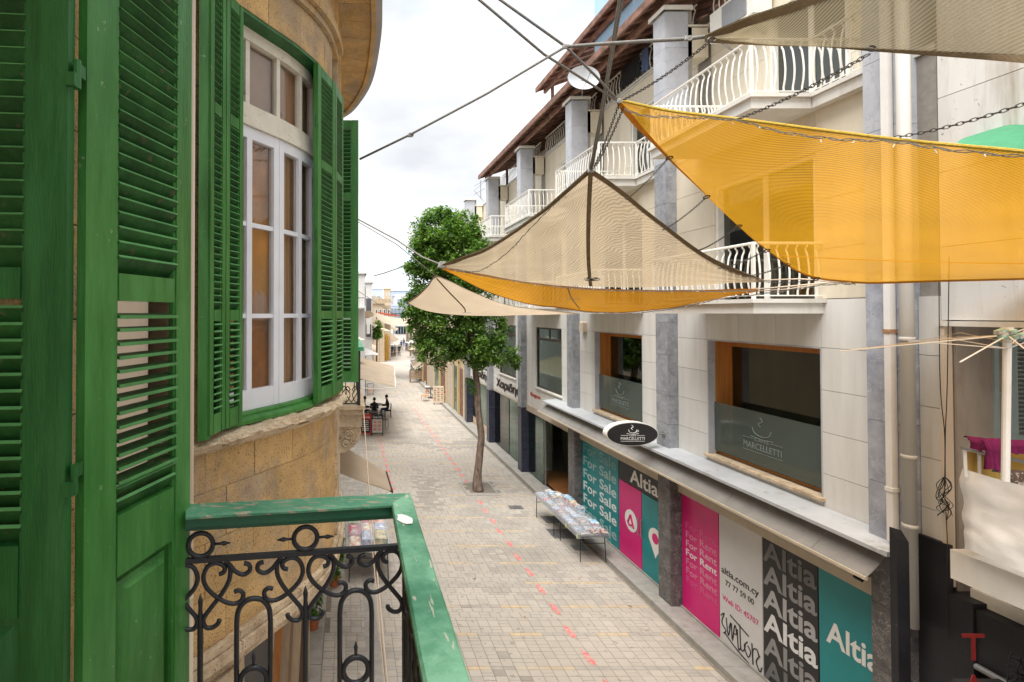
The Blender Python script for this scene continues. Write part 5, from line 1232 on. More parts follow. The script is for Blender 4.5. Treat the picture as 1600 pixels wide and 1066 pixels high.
bf = MB().box(-.95, .2, -1.0, 1.75, 4.60, 4.75).build('balcony_floor', mOchreL, lb)

# =====================================================================================================
# SAILS, ROPES, CHAINS
# =====================================================================================================
def coons(top_, bot, nu=70, nv=30, belly=(0,0,0), wr=0.0):
    T = spline(top_, 10); B = spline(bot, 10)
    def at(c, t): x = t*(len(c)-1); i = min(int(x), len(c)-2); return lerp(c[i], c[i+1], x-i)
    vs = []; uv = []; bl = Vector(belly)
    for i in range(nu+1):
        for j in range(nv+1):
            u, v = i/nu, j/nv; p = lerp(at(T, u), at(B, u), v)+bl*(4*v*(1-v)*min(1, 3*u*(1-u)+.15))
            p.z += wr*noise.noise((p.x*2.2, p.y*2.2, 1))+wr*.9*sin(v*31+2*sin(v*9))*math.exp(-u*6)+wr*.7*sin(v*27)*math.exp(-(1-u)*7); vs.append(p)
    wd = sum((at(T, (i+1)/nu)-at(T, i/nu)).length for i in range(nu)); hh = max((at(T, t)-at(B, t)).length for t in (0, .5, 1))
    uv = [(i/nu*wd, j/nv*hh) for i in range(nu+1) for j in range(nv+1)]
    fs = [(i*(nv+1)+j, i*(nv+1)+j+1, (i+1)*(nv+1)+j+1, (i+1)*(nv+1)+j) for i in range(nu) for j in range(nv)]
    return vs, fs, uv, T, B
def sail(label, name_mat, hem_mat, top_, bot, belly=(0,0,0), hem=.05, hems=('top','bot'), wr=.01, group=None, rope=None):
    vs, fs, uv, T, B = coons(top_, bot, belly=belly, wr=wr)
    root = thing('shade_sail', tuple(T[0]), label, 'shade sail', group)
    b = MB(); b.add(vs, fs); b.build('cloth', name_mat, root, smooth=True, uvs=uv)
    nv = 30; nu = 70
    for which in hems:
        b = MB(); hv = []
        for i in range(nu+1):
            e = vs[i*(nv+1)+(0 if which == 'top' else nv)]; e2 = vs[i*(nv+1)+(2 if which == 'top' else nv-2)]
            d = (e2-e); 
            if d.length < 1e-5: d = Vector((0,.01,-.01))
            d.normalize(); off = Vector((0,-.006,-.006)); hv += [e+off, e+d*min(hem, (e2-e).length*3+.004)+off]
        hf = [(2*i, 2*i+1, 2*i+3, 2*i+2) for i in range(nu)]
        b.add(hv, hf); b.add([v-off*2.2 for v in hv], [f[::-1] for f in hf]); b.build('hem', hem_mat, root)
        if rope and which == 'top': MB().tube([vs[i*(nv+1)]+Vector((0,-.004,.006)) for i in range(nu+1)], rope[1], 6).build('edge_rope', rope[0], root)
    return root, vs
# A: big orange sail on the right
T_ = [PY(966,156,5.0), PY(1045,173,4.85), PY(1160,187,4.5), PY(1392,217,3.9), PY(1600,237,3.4), PY(1720,252,3.15)]
B_ = [PY(967,158,5.0), PY(1045,245,5.3), PY(1107,308,5.55), PY(1152,352,5.7), PY(1200,393,5.85), PY(1262,432,5.98), PY(1330,442.5,6.1), PY(1450,441,5.7), PY(1600,437,5.2), PY(1740,433,4.8)]
# resample so that u matches: keep the lower edge in two legs
sA_, vA = sail('large orange net sail spanning the upper right, lit by a string of lights', mOrangeF, mHemO, T_, B_, (0, .18, -.08), .055, ('bot',), .02, None)
MB().tube(spline(T_, 8), .014, 7).build('edge_rope', mRopeY, sA_)
MB().tube(spline([PY(1222, 400, 5.80), PY(1350, 406, 5.72), PY(1480, 410, 5.4), PY(1610, 412, 5.1), PY(1700, 414, 4.9)], 6), .006, 5).build('seam_cord', mHemO, sA_)
# B: beige pyramid-like sail
bt = 925
root, vB = sail('beige net sail with a vertical brown seam hanging at the centre', mBeigeF, mHemB,
    [PY(690,413,9.0), PY(758,388,8.3), PY(822,347,7.5), PY(875,305,6.8), PY(918,266,6.2), PY(927,266,6.2), PY(975,300,6.45), PY(1040,352,6.75), PY(1110,402,6.95), PY(1192,437,6.9)],
    [PY(690,415,9.0), PY(745,427,9.2), PY(800,437,9.3), PY(860,445,9.2), PY(920,448,9.0), PY(932,448.5,9.0), PY(990,449,8.5), PY(1050,448,8.0), PY(1120,444,7.4), PY(1193,439,6.9)], (0,.1,-.12), .10, ('top',), .012)
b = MB(); p0, p1 = PY(921.5, 268, 6.19), PY(922, 446, 8.95)
sp = [lerp(p0, p1, t)+Vector((0,.1,-.12))*(4*t*(1-t)*.8)+Vector((0,-.03,-.02)) for t in [i/16 for i in range(17)]]
hv = []
for p in sp: hv += [p-Vector((.027,0,0)), p+Vector((.027,0,0))]
b.add(hv, [(2*i, 2*i+1, 2*i+3, 2*i+2) for i in range(16)]); b.add([v+Vector((0,.012,0)) for v in hv], [(2*i, 2*i+2, 2*i+3, 2*i+1) for i in range(16)]); b.build('seam_band', mHemB, root)
n = 20
MB().add([PY(925+13*cos(2*pi*i/n), 435.5+2.2*sin(2*pi*i/n), 8.55) for i in range(n)]+[PY(925+13*cos(2*pi*i/n), 435.5+2.2*sin(2*pi*i/n), 8.55)-Vector((0,0,.02)) for i in range(n)], [tuple(range(n)), tuple(range(2*n-1,n-1,-1))]+[(i, (i+1)%n, (i+1)%n+n, i+n) for i in range(n)]).build('eyelet_disc', mWhite, root)
# C: far orange
root, vC = sail('narrow orange sail hanging just behind and under the beige one', mOrangeF2, mHemO,
    [PY(690,417,11), PY(760,430,11.3), PY(830,441,11.4), PY(900,449,10.6), PY(980,453,9.6), PY(1080,454,8.3), PY(1184,451,7.1)],
    [PY(690,418,11), PY(752,452,11.6), PY(820,474,11.9), PY(880,482,11.2), PY(925,488,10.7), PY(980,488,9.9), PY(1060,479,8.7), PY(1184,453.5,7.1)], (0,0,-.03), .03, ('top','bot'), .008)
MB().tube(spline([PY(887,449,10.6), PY(893,466,10.7), PY(906,483,10.7)], 5), .012, 5).tube([PY(885,467,10.6), PY(905,467,10.6)], .008, 5).build('seam_band', mHemB, root)
# D: beige small left
root, vD = sail('small pale beige sail in front of the tree trunk side, left of the orange one', mBeigeF2, mHemB,
    [PY(637,472,13.5), PY(652,462,13.2), PY(668,446,12.8), PY(680,432,12.4), PY(700,438,12.5), PY(745,459,12.9), PY(800,478,13.2), PY(905,490,13.4)],
    [PY(637,473.5,13.5), PY(660,484,13.8), PY(690,490,13.9), PY(720,492.5,14), PY(765,494,14), PY(800,493,13.9), PY(850,492,13.7), PY(905,491,13.4)], (0,0,-.03), .045, ('top',), .006)
MB().tube(spline([PY(682,435,12.35), PY(700,455,12.8), PY(724,480,13.2), PY(727,488,13.4)], 5), .018, 5).build('seam_band', mHemB, root)
MB().obox(PY(730, 489, 13.3), (.10,0,0), (0,.06,0), (0,0,.012)).build('eyelet_disc', mWhite, root)
# E: top right beige
root, vE = sail('olive beige sail crossing the top right corner', mBeigeG, mHemB,
    [PY(1103,56,3.6), PY(1160,30,3.4), PY(1230,5,3.25), PY(1330,-30,3.1), PY(1480,-70,2.9), PY(1740,-110,2.8)],
    [PY(1103,60,3.6), PY(1180,66,3.5), PY(1270,72,3.35), PY(1362,80,3.2), PY(1480,88,3.0), PY(1600,98,2.8), PY(1740,112,2.6)], (0,.05,-.04), .06, ('top','bot'), .01)
for (px, py, y) in ((1112, 62, 3.55), (1362, 76, 3.18)):
    c0 = PY(px, py, y-.02); b = MB(); b.tube([c0+Vector((.026*cos(a*2*pi/16), 0, .016*sin(a*2*pi/16))) for a in range(16)], .006, 5, closed=True); b.build('eyelet', mChain, root)
for (px, py, y) in ((1046,247,5.28), (1104,308,5.5), (1154,354,5.66), (1198,392,5.8), (1230,414,5.9), (1276,436,6.0)):
    c0 = PY(px, py, y-.03); b = MB(); b.tube([c0+Vector((.03*cos(a*2*pi/12)+.02*sin(a*2*pi/12), 0, .018*sin(a*2*pi/12))) for a in range(12)], .007, 5, closed=True); b.build('eyelet', mChain, sA_)
# far street sails
tag(sail('pale sail stretched over the far end of the street', mAwn, mHemB, [PY(582,487,48), PY(600,493,48), PY(622,497,48), PY(648,498,47)], [PY(582,489,48), PY(597,503,50), PY(615,508,51), (PY(648,508,50))], (0,0,-.1), .06, (), .0)[0])
tag(sail('tan sail beside the far white building', mBeigeF2, mHemB, [PY(556,492,42), PY(565,488,42), PY(578,486,43), PY(584,492,44)], [PY(556,496,42), PY(565,498,42), PY(576,497,43), PY(584,493,44)], (0,0,0), .06, (), .0)[0])
tag(sail('long brick red sail strip over the far street', mat('red_cloth', (.5,.10,.05), .8), mHemB, [PY(590,487,60), PY(605,490,60), PY(625,493,60)], [PY(590,489,60), PY(608,493.5,60), PY(625,494.5,60)], (0,0,0), .06, (), .0)[0])

def rope(pts, r, mt, label, name='rope', cat='rope', sag=0, n=10):
    if len(pts) == 2:
        a, c = pts; pts = [lerp(a, c, i/n)-Vector((0,0,sag*4*(i/n)*(1-i/n))) for i in range(n+1)]
    return tag(MB().tube(pts, r, 7).build(name, mt, smooth=True), label, cat)
rope([PY(562,249,5.0), PY(640,211,4.8), PY(760,147,4.5), PY(884,73,4.2)], .011, mRope, 'grey rope rising from the shutters to the knot at the top centre')
rope([PY(884,73,4.2), PY(940,69,4.0), PY(1000,65,3.85), PY(1075,61,3.7), PY(1106,57,3.62)], .014, mRope, 'thick grey rope from the knot to the olive sail corner')
rope([PY(735,-12,4.0), PY(850,85,4.4), PY(962,156,4.95)], .011, mRope, 'left of the two ropes running down from the top edge to the orange sail tip')
rope([PY(765,-12,4.0), PY(884,73,4.3), PY(930,118,4.6), PY(964,155,4.98)], .011, mRope, 'right of the two ropes running down from the top edge to the orange sail tip')
rope([PY(970,-14,3.9), PY(955,80,4.6), PY(940,170,5.3), PY(922,264,6.15)], .012, mRope, 'steep grey rope from the top edge down to the apex of the central beige sail')
rope([PY(975,-14,3.9), PY(958,80,4.62), PY(943,170,5.32), PY(925,264,6.15)], .010, mRope, 'second strand beside the steep rope to the beige sail apex')
rope([PY(560,343,11), PY(620,375,10.4), PY(660,402,9.7), PY(690,414,9.05)], .016, mRope, 'upper rope bundle from behind the shutters to the beige sail corner')
rope([PY(560,347,13), PY(620,382,12.6), PY(680,431,12.45)], .012, mRope, 'thin rope from the shutters to the top of the small pale sail')
rope([PY(585,431,30), PY(600,427,28), PY(620,420,26), PY(640,411,24)], .03, mRope, 'dark sagging cable against the sky left of the tree')
rope([PY(1193,438,6.9), PY(1250,436,6.4), PY(1330,442,6.05)], .009, mRopeC, 'pale rope from the beige sail corner to the orange sail')
rope([PY(1182,452,7.1), PY(1240,447,6.7), PY(1300,441,6.3), PY(1345,442,6.1)], .010, mRopeC, 'pale rope bundle running off the far orange sail to the wall')
rope([PY(1185,455,7.1), PY(1230,452,6.8), PY(1290,443,6.4)], .008, mRopeC, 'lower pale rope sagging over the balcony slab')
rope([PY(620,494,30), PY(560,455,30)], .02, mRope, 'thin far cable behind the tree')
rope([PY(568,640,7.9), PY(572,700,7.0), PY(577,770,6.1), PY(588,880,5.2), PY(606,1075,4.2)], .0075, mRopeC, 'cream cord dropping past the stone balcony behind the green handrail')
rope([PY(572,760,7.0), PY(584,880,5.6), PY(601,1075,4.3)], .0065, mRopeC, 'second cream cord beside the first, left of it')
def knot(px, py, y, s, lab):
    b = MB(); c0 = PY(px, py, y)
    for i in range(3): b.tube([c0+Vector((s*cos(a*2*pi/12)*(1+.2*i), s*.6*sin(a*2*pi/12+i), s*sin(a*2*pi/12+i*.8))) for a in range(12)], s*.35, 5, closed=True)
    tag(b.build('knot', mRope if s > .02 else mChain), lab, 'knot')
knot(884, 73, 4.2, .022, 'knot joining the crossing ropes at top centre'); knot(642, 211, 4.8, .021, 'knot tied on the rope left of centre'); knot(923, 266, 6.15, .030, 'rope knot at the apex of the central beige sail')
knot(968, 158, 4.95, .022, 'knot at the tip of the large orange sail'); knot(1075, 60, 3.68, .022, 'knot by the olive sail corner'); knot(690, 414, 9.0, .05, 'thick rope knot at the left corner of the beige sail')
# chains of real links
def chain(pts, label, lk=.055, r=.0034, sag=.03, group=None):
    a, c = pts; n = 24; path = [lerp(a, c, i/n)-Vector((0,0,sag*4*(i/n)*(1-i/n))) for i in range(n+1)]
    root = thing('chain', tuple(a), label, 'chain', group); b = MB(); L_ = (c-a).length; k = max(3, int(L_/(lk*.72)))
    for i in range(k):
        t = (i+.5)/k; x = t*n; j = min(int(x), n-1); p = lerp(path[j], path[j+1], x-j); d = (path[j+1]-path[j]).normalized()
        s = d.cross(Vector((0,0,1))).normalized(); s = s if i % 2 == 0 else d.cross(s)
        b.tube([p+d*(lk*.5*cos(q*2*pi/10))+s*(lk*.24*sin(q*2*pi/10)) for q in range(10)], r, 4, closed=True)
    b.build('links', mChain, root); return root
chain((PY(1108,66,3.55), PY(974,156,4.9)), 'dark chain from the olive sail corner to the tip of the orange sail', .05)
chain((PY(1357,85,3.2), PY(1153,186,4.5)), 'dark chain from the olive sail eyelet to the top edge of the orange sail', .055)
chain((PY(1640,148,3.1), PY(1398,215,3.9)), 'dark chain from the right edge to the orange sail rope', .05)
chain((PY(968,160,4.95), PY(928,262,6.1)), 'right of the double chain between the orange tip and the beige apex', .05)
chain((PY(974,168,5.0), PY(932,258,6.1)), 'second strand of the double chain below the orange tip', .05)
for i, (a, c, y0, y1) in enumerate((((1045,246),(978,312),5.25,6.45), ((1104,308),(1035,360),5.5,6.75), ((1154,353),(1090,392),5.65,6.9), ((1197,391),(1122,420),5.8,6.95), ((1230,413),(1160,432),5.88,6.95), ((1276,436),(1195,440),6.0,6.9))):
    chain((PY(*a, y0), PY(*c, y1)), ('chain from the orange sail edge to the beige sail, ')+('uppermost of six', 'second from the top', 'third from the top', 'fourth from the top', 'fifth from the top', 'lowest of six')[i],   .045, .0026, .03, 'chains between the orange and beige sails')
# fairy lights on the top edge of A and on the brown hem of B
def lights(pts, label, step=.17, drop=.03, seed=0):
    rnd = random.Random(seed); sp = spline(pts, 10); root = thing('light_string', tuple(sp[0]), label, 'string lights')
    b = MB(); b.tube([p+Vector((0, -.01, .01*sin(i*1.3))) for i, p in enumerate(sp)], .0045, 5)
    b.tube([p+Vector((0, -.014, .012*sin(i*1.3+2))) for i, p in enumerate(sp)], .004, 5); b.build('cable', mat('grey_flex', (.16,.15,.13), .7) if 'grey_flex' not in MATS else MATS['grey_flex'], root)
    acc = 0
    for i in range(1, len(sp)):
        acc += (sp[i]-sp[i-1]).length
        if acc > step:
            acc = 0; d = Vector((rnd.uniform(-1,1), rnd.uniform(-.5,0), rnd.uniform(-1,.1))).normalized(); MB().tube([sp[i], sp[i]+d*.012, sp[i]+d*.045], [.003, .005, .0035], 5).build('bulb', mRopeC, root)
lights([PY(974,172,4.88), PY(1010,182,4.8), PY(1065,184,4.65), PY(1150,189,4.45), PY(1210,205,4.3), PY(1300,218,4.05), PY(1390,222,3.85), PY(1480,235,3.6), PY(1620,248,3.3)], 'string of lights along the upper edge of the big orange sail', .2, seed=2)
lights([PY(690,418,8.9), PY(740,425,8.7), PY(770,412,8.3), PY(800,388,7.9), PY(818,368,7.6), PY(850,335,7.15), PY(880,306,6.8)], 'string of lights along the left edge of the central beige sail', .2, seed=3)
lights([PY(700,420,11.0), PY(760,432,11.2), PY(830,443,11.0), PY(900,451,10.5), PY(1000,455,9.2), PY(1180,455,7.1)], 'string of lights between the beige and narrow orange sails', .35, seed=4)
lights([PY(906,487,10.7), PY(980,490,9.9), PY(1060,481,8.7), PY(1120,468,7.8), PY(1200,458,7.0), PY(1290,445,6.3), PY(1335,444,6.05)], 'string of lights along the lower edge of the narrow orange sail', .3, seed=5)

# =====================================================================================================
# TREES AND PLANTS
# =====================================================================================================
def leaves(b, centres, n, size, rnd, squash=1.0):
    for _ in range(n):
        c, r = centres[rnd.randrange(len(centres))]
        d = Vector((rnd.gauss(0,1), rnd.gauss(0,1), rnd.gauss(0,1))).normalized()*(r*rnd.random()**.45)
        p = c+Vector((d.x, d.y, d.z*squash)); s = size*rnd.uniform(.6, 1.25)
        u = Vector((rnd.gauss(0,1), rnd.gauss(0,1), rnd.gauss(0,.5))).normalized(); w = u.cross(Vector((rnd.gauss(0,.5), rnd.gauss(0,.5), 1))).normalized()
        dn = Vector((0,0,-.25*s)); o = len(b.v)
        b.v += [p, p+u*s*.5+w*s*.27, p+u*s+dn, p+u*s*.5-w*s*.27]; b.f.append((o, o+1, o+2, o+3)); b.m.append(rnd.choice((0,0,1,2)))
rnd = random.Random(11)
tr = thing('street_tree', (4.75, 18.15, 0), 'tall green street tree with a bent trunk, growing from a square pit in the paving', 'tree')
YT = 18.15
tp = [(747,768),(746,752),(747,735),(750,705),(752,680),(748,650),(746,625),(745,600),(742,575),(738,550)]
rad = [.20,.165,.135,.125,.12,.118,.12,.115,.10,.085]
tpts = [PY(x, y, YT+.05*sin(i)) for i, (x, y) in enumerate(tp)]; tpts[0].z = -.03
tt = spline(tpts, 4); rr = [lerp(rad[min(int(i/4), 9)], rad[min(int(i/4)+1, 9)], (i % 4)/4) for i in range(len(tt))]
b = MB(); b.tube(tt, rr, 12); base = b
for v in b.v: v.x += noise.noise(v*6)*.012; v.y += noise.noise(v*6+Vector((5,5,5)))*.012
b.build('trunk', mBark, tr, smooth=True)
def limb(a, c, r0, r1, par=tr, bend=.2):
    mid_ = (a+c)/2+Vector((rnd.uniform(-bend,bend), rnd.uniform(-bend,bend), rnd.uniform(0,bend))); sp = spline([a, mid_, c], 5)
    MB().tube(sp, [lerp(r0, r1, i/(len(sp)-1)) for i in range(len(sp))], 7).build('limb', mBark, par, smooth=True)
fork = tpts[-1]
crown_c = []
def blob(px, py, rx, ry, y=YT, n=40, ry_=None):
    c = PY(px, py, y); sc = y/F
    for _ in range(n):
        while True:
            d = Vector((rnd.uniform(-1,1), rnd.uniform(-1,1), rnd.uniform(-1,1)))
            if .40 < d.length < 1: break
        crown_c.append((c+Vector((d.x*rx*sc, d.y*rx*sc*.9, d.z*ry*sc)), rnd.uniform(.18, .42)))
blob(697, 368, 44, 44, n=50); blob(702, 400, 58, 58, n=70); blob(735, 385, 26, 40, n=22); blob(662, 400, 26, 44, n=22); blob(650, 470, 18, 40, n=16); blob(690, 430, 46, 70, n=48); blob(700, 492, 58, 58, n=52); blob(742, 530, 52, 48, n=56); blob(690, 542, 44, 36, n=36); blob(720, 452, 60, 50, n=42); blob(771, 552, 30, 30, n=20); blob(668, 505, 28, 40, n=18)
b = MB()
for _ in range(46):
    c_, r_ = crown_c[rnd.randrange(len(crown_c))]; cc_ = PY(700, 450, YT); crown_c.append((c_+(c_-cc_).normalized()*rnd.uniform(.15,.4), .16))
leaves(b, crown_c, 56000, .13, rnd, .95); cb = b.build('crown', [mLeaf, mLeafY, mLeafD], tr); cb['kind'] = 'stuff'
for (px, py, y) in ((700,400,18), (672,470,18.4), (735,470,17.7), (770,540,18.3), (690,535,18.6), (715,430,17.9), (680,400,18.3), (758,520,17.5)):
    limb(fork if py < 500 else tpts[-2], PY(px, py, y), .06, .02)
# small shoots on the trunk
b = MB(); leaves(b, [(PY(735, 598, YT-.1), .22), (PY(738, 611, YT-.15), .16)], 160, .10, rnd); sh = b.build('trunk_shoots', [mLeaf2, mLeafY, mLeaf2], tr); sh['kind'] = 'stuff'
def tree2(px, py, rx, ry, y, base_py, label, n=1800, lf=.25):
    c = PY(px, py, y); t_ = thing('street_tree', (c.x, y, 0), label, 'tree'); MB().tube([(c.x, y, 0), (c.x+.1, y, c.z)], .1, 7).build('trunk', mBark, t_)
    cs = []; sc = y/F
    for _ in range(26):
        d = Vector((rnd.uniform(-1,1), rnd.uniform(-1,1), rnd.uniform(-1,1))).normalized()*rnd.uniform(.3,.9); cs.append((c+Vector((d.x*rx*sc, d.y*rx*sc, d.z*ry*sc)), .35))
    b = MB(); leaves(b, cs, n, lf, rnd); o = b.build('crown', [mLeaf, mLeafY, mLeafD], t_); o['kind'] = 'stuff'
tree2(588, 517, 9, 15, 55, 560, 'small round green tree on the far left of the street', 2200, .28)
tree2(641, 513, 5, 8, 75, 550, 'tiny yellowish tree at the far end of the street', 700, .3)
def plant(x, y, z, hgt, r, n, label, pot=True, lf=.09):
    t_ = thing('potted_plant', (x, y, z), label, 'plant')
    if pot:
        b = MB(); k = 16; prof = [(.0,0),(.095,0),(.13,.22),(.145,.22),(.148,.26),(.12,.26),(.11,.22),(0,.22)]; vs = []
        for (r_, zz) in prof:
            for j in range(k): vs.append((x+r_*cos(2*pi*j/k), y+r_*sin(2*pi*j/k), z+zz))
        b.add(vs, [(i*k+j, i*k+(j+1)%k, (i+1)*k+(j+1)%k, (i+1)*k+j) for i in range(len(prof)-1) for j in range(k)]); b.build('pot', mTerra, t_, smooth=False)
    b = MB()
    for i in range(6): b.tube(spline([(x, y, z+.2), (x+rnd.uniform(-r,r)*.4, y+rnd.uniform(-r,r)*.4, z+.2+hgt*.5), (x+rnd.uniform(-r,r)*.8, y+rnd.uniform(-r,r)*.8, z+.2+hgt*.9)], 3), .006, 4)
    b.build('stem', mBark, t_)
    b = MB(); leaves(b, [(Vector((x+rnd.uniform(-r,r)*.6, y+rnd.uniform(-r,r)*.6, z+.25+hgt*rnd.random())), r*.6) for _ in range(10)], n, lf, rnd); o = b.build('foliage', [mLeaf2, mLeafY, mLeafD], t_); o['kind'] = 'stuff'
p = PZ(489, 984, 0); plant(p.x, p.y, .0, .45, .2, 420, 'leafy plant in a terracotta pot on the kerb under the stone bay')
p = PZ(522, 915, 0); plant(p.x, p.y, .0, 1.1, .22, 700, 'tall bushy potted plant against the wall beyond the terracotta pot', True, .10)
p = PZ(528, 880, 0); plant(p.x-.05, p.y, .0, 1.3, .18, 500, 'second tall potted plant behind the covered stall', True, .10)

# =====================================================================================================
# THINGS IN THE STREET
# =====================================================================================================
def sheet(lab, cat, name, top_pts, z, drop, mt, seed, hump=.0, par=None):
    """plastic sheet over a rectangular table: top_pts = (x0,x1,y0,y1)"""
    x0, x1, y0, y1 = top_pts; n = 22; m_ = 34; b = MB(); vs = []
    for i in range(n+1):
        for j in range(m_+1):
            u = -.14+1.28*i/n; v = -.05+1.10*j/m_; cu = min(1, max(0, u)); cv = min(1, max(0, v)); o = max(abs(u-cu)*(x1-x0), abs(v-cv)*(y1-y0))
            f = noise.fractal((u*3.5+seed, v*9, seed), 1, 2, 4)
            zz = z+.015+max(0, hump*(sin(pi*cu)**.6)*max(0, sin(pi*min(1, cv*1.15)))*(.55+.6*noise.noise((u*2, v*4, seed+7))))+.03*abs(f)-o*drop
            vs.append((lerp(x0, x1, cu)+(u-cu)*.25*(x1-x0)+.012*f, lerp(y0, y1, cv)+(v-cv)*.3*(y1-y0)+.01*f, zz))
    b.add(vs, [(i*(m_+1)+j, i*(m_+1)+j+1, (i+1)*(m_+1)+j+1, (i+1)*(m_+1)+j) for i in range(n) for j in range(m_)])
    return tag(b.build(name, mt, smooth=False), lab, cat)
# magazine stall on the right: two folding tables end to end
def table(x0, x1, y0, y1, z, label, group=None, sk=0):
    t_ = thing('folding_table', ((x0+x1)/2, (y0+y1)/2, 0), label, 'table', group)
    MB().bevbox(x0, x1, y0, y1, z-.03, z, .004).build('table_top', mSteel, t_)
    for yy in (y0+.12, y1-.12):
        MB().tube([(x0+.05, yy, z-.03), (x0+.03, yy-.03, .0)], .012, 6).build('leg', mIron, t_); MB().tube([(x1-.03, yy-.03, .0), (x1-.05, yy, z-.03)], .012, 6).build('leg', mIron, t_)
        MB().tube([(x0+.04, yy, z-.25), (x1-.04, yy, z-.25)], .009, 5).build('brace', mIron, t_)
table(5.98, 6.70, 12.85, 14.3, .72, 'near folding table of the magazine stall beside the teal For Sale panel', 'tables of the magazine stall')
table(5.92, 6.68, 14.35, 15.9, .72, 'far folding table of the magazine stall beside the grey pillar', 'tables of the magazine stall')
rm = random.Random(5)
magm = [mat('cover_%d' % i, c, .45, .35, 14, col2=c2, c2pos=(.5,.56), c2scale=11, rand=.2) for i, (c, c2) in enumerate((((.60,.65,.72),(.2,.3,.5)), ((.6,.58,.52),(.3,.1,.1)), ((.30,.36,.42),(.6,.6,.6)), ((.25,.45,.62),(.7,.7,.7)), ((.55,.09,.09),(.6,.55,.5)), ((.60,.52,.40),(.25,.2,.2)), ((.62,.62,.60),(.3,.3,.35))))]
cacheM = {}; 
for i in range(13):
    for j in range(3):
        x = 6.10+j*.245+rm.uniform(-.02,.02); y = 12.98+i*.232+rm.uniform(-.02,.02); z = .722+(.10*rm.random() if j else .015*rm.random())+(.16 if j == 2 and 4 < i < 10 else 0)
        k = rm.randrange(7)
        if k not in cacheM:
            b = MB(); b.bevbox(-.095, .095, -.115, .115, 0, .03, .003); o = b.build('magazine', magm[k], None, origin=(0,0,0)); cacheM[k] = o.data
        else: o = bpy.data.objects.new('magazine', cacheM[k]); C.objects.link(o)
        o.location = (x, y, z if z > .75 else .7225); o.rotation_euler = (0, 0, rm.uniform(-.25,.25)); WO[o.name] = Vector(o.location)
        if z > .75:   # something below to carry it
            s_ = MB(); s_.box(x-.085, x+.085, y-.1, y+.1, .7215, z); s_.build('stack_below', magm[(k+1) % 7], None if False else o); 
        tag(o, 'magazine lying under clear plastic on the stall tables', 'magazine', 'magazines under plastic on the stall tables')
for o in [o for o in bpy.data.objects if o.name.startswith('stack_below')]:
    p = o.parent; o.parent = p; o.location = Vector((0, 0, .7215-p.location.z)); o.name = 'lower_copies'
sheet('clear plastic sheet wrapped over the magazines on the stall', 'plastic sheet', 'plastic_cover', (5.93, 6.75, 12.92, 15.85), .75, 1.0, mPlastic, 3, .30)
for i, y in enumerate((12.95, 13.6, 14.4, 15.2)):
    MB().obox((5.93, y, .66), (.012,0,0), (0,.018,0), (0,0,.05)).build('clip', mat('yellow_clip', (.55,.62,.03), .5) if i == 0 else MATS['yellow_clip'], None); tag(bpy.data.objects[-1] if False else [o for o in bpy.data.objects if o.name.startswith('clip')][-1], 'yellow green clip holding the plastic to the stall table, '+('nearest to the camera', 'second nearest', 'second farthest', 'farthest')[i], 'clip', 'clips on the stall cover')
# covered clothes stall on the left
table(.02, 1.02, 11.9, 13.6, .80, 'table of the covered stall at the left kerb behind the corner of the railing')
b = MB(); gm = [mat('goods_%d' % i, c, .7, .4, 9, col2=c2, c2pos=(.48,.6), c2scale=8) for i, (c, c2) in enumerate((((.62,.58,.50),(.55,.30,.25)), ((.40,.45,.60),(.7,.7,.7)), ((.55,.50,.36),(.3,.35,.3)), ((.55,.10,.15),(.6,.6,.6))))]
for i in range(9):
    x = .2+(i % 3)*.31; y = 12.15+(i//3)*.5; hh = rm.uniform(.1,.32)
    b = MB(); b.bevbox(x-.15, x+.15, y-.23, y+.23, .80, .80+hh, .05); o = b.build('cloth_pile', gm[i % 4]); tag(o, 'pile of folded goods under plastic on the left kerb stall, %s row, %s pile' % (('front','middle','back')[i//3], ('left','middle','right')[i % 3]), 'goods', 'piles of goods on the left stall')
sheet('clear plastic sheet over the goods on the left kerb stall', 'plastic sheet', 'plastic_cover', (-.02, 1.06, 11.85, 13.65), .84, .9, mPlastic, 8, .33)
# cafe boards, tables and people on the left
def aboard(px, py, h_, w, label, frame, face, head, head_txt, lines, group):
    p = PZ(px, py, 0); x, y = p.x, p.y; t_ = thing('a_board', (x, y, 0), label, 'board', group)
    f = MB(); f.box(x-w/2, x-w/2+.04, y-.02, y+.02, 0, h_); f.box(x+w/2-.04, x+w/2, y-.02, y+.02, 0, h_); f.box(x-w/2+.04, x+w/2-.04, y-.02, y+.02, h_-.04, h_); f.box(x-w/2+.04, x+w/2-.04, y-.02, y+.02, .12, .16)
    f.obox((x-w/2+.02, y+.2, h_/2), (.015,0,0), (0,.015,0), (0,.18,-h_/2+.01)); f.obox((x+w/2-.02, y+.2, h_/2), (.015,0,0), (0,.015,0), (0,.18,-h_/2+.01)); f.build('frame', frame, t_)
    fc = MB().box(x-w/2+.04, x+w/2-.04, y-.012, y+.012, .16, h_-.26).build('face', face, t_); hd_ = MB().box(x-w/2+.04, x+w/2-.04, y-.014, y+.012, h_-.258, h_-.04).build('header', head, t_)
    if head_txt.strip(): text('lettering', head_txt, mVText, hd_, (x-w/2+.07, y-.017, h_-.2), (1,0,0), (0,0,1), width=w-.14, height=.12, bold=.01, thick=.002)
    b = MB()
    for i in range(6):
        z = h_-.36-i*.095; wd = rm.uniform(.5,.9)*(w-.14)/2
        if z < .2: break
        if lines == 'text': b.box(x-wd, x+wd, y-.015, y-.013, z, z+.03)
        else:
            for sx in (-.12, .12): b.box(x+sx-.09, x+sx+.09, y-.015, y-.013, z, z+(.07 if i % 2 else .03))
    b.build('printed_rows', mVText if lines == 'text' else mat('food_print', (.55,.10,.08), .6, .5, 30, col2=(.7,.45,.2), c2scale=20) if 'food_print' not in MATS else MATS['food_print'], fc)
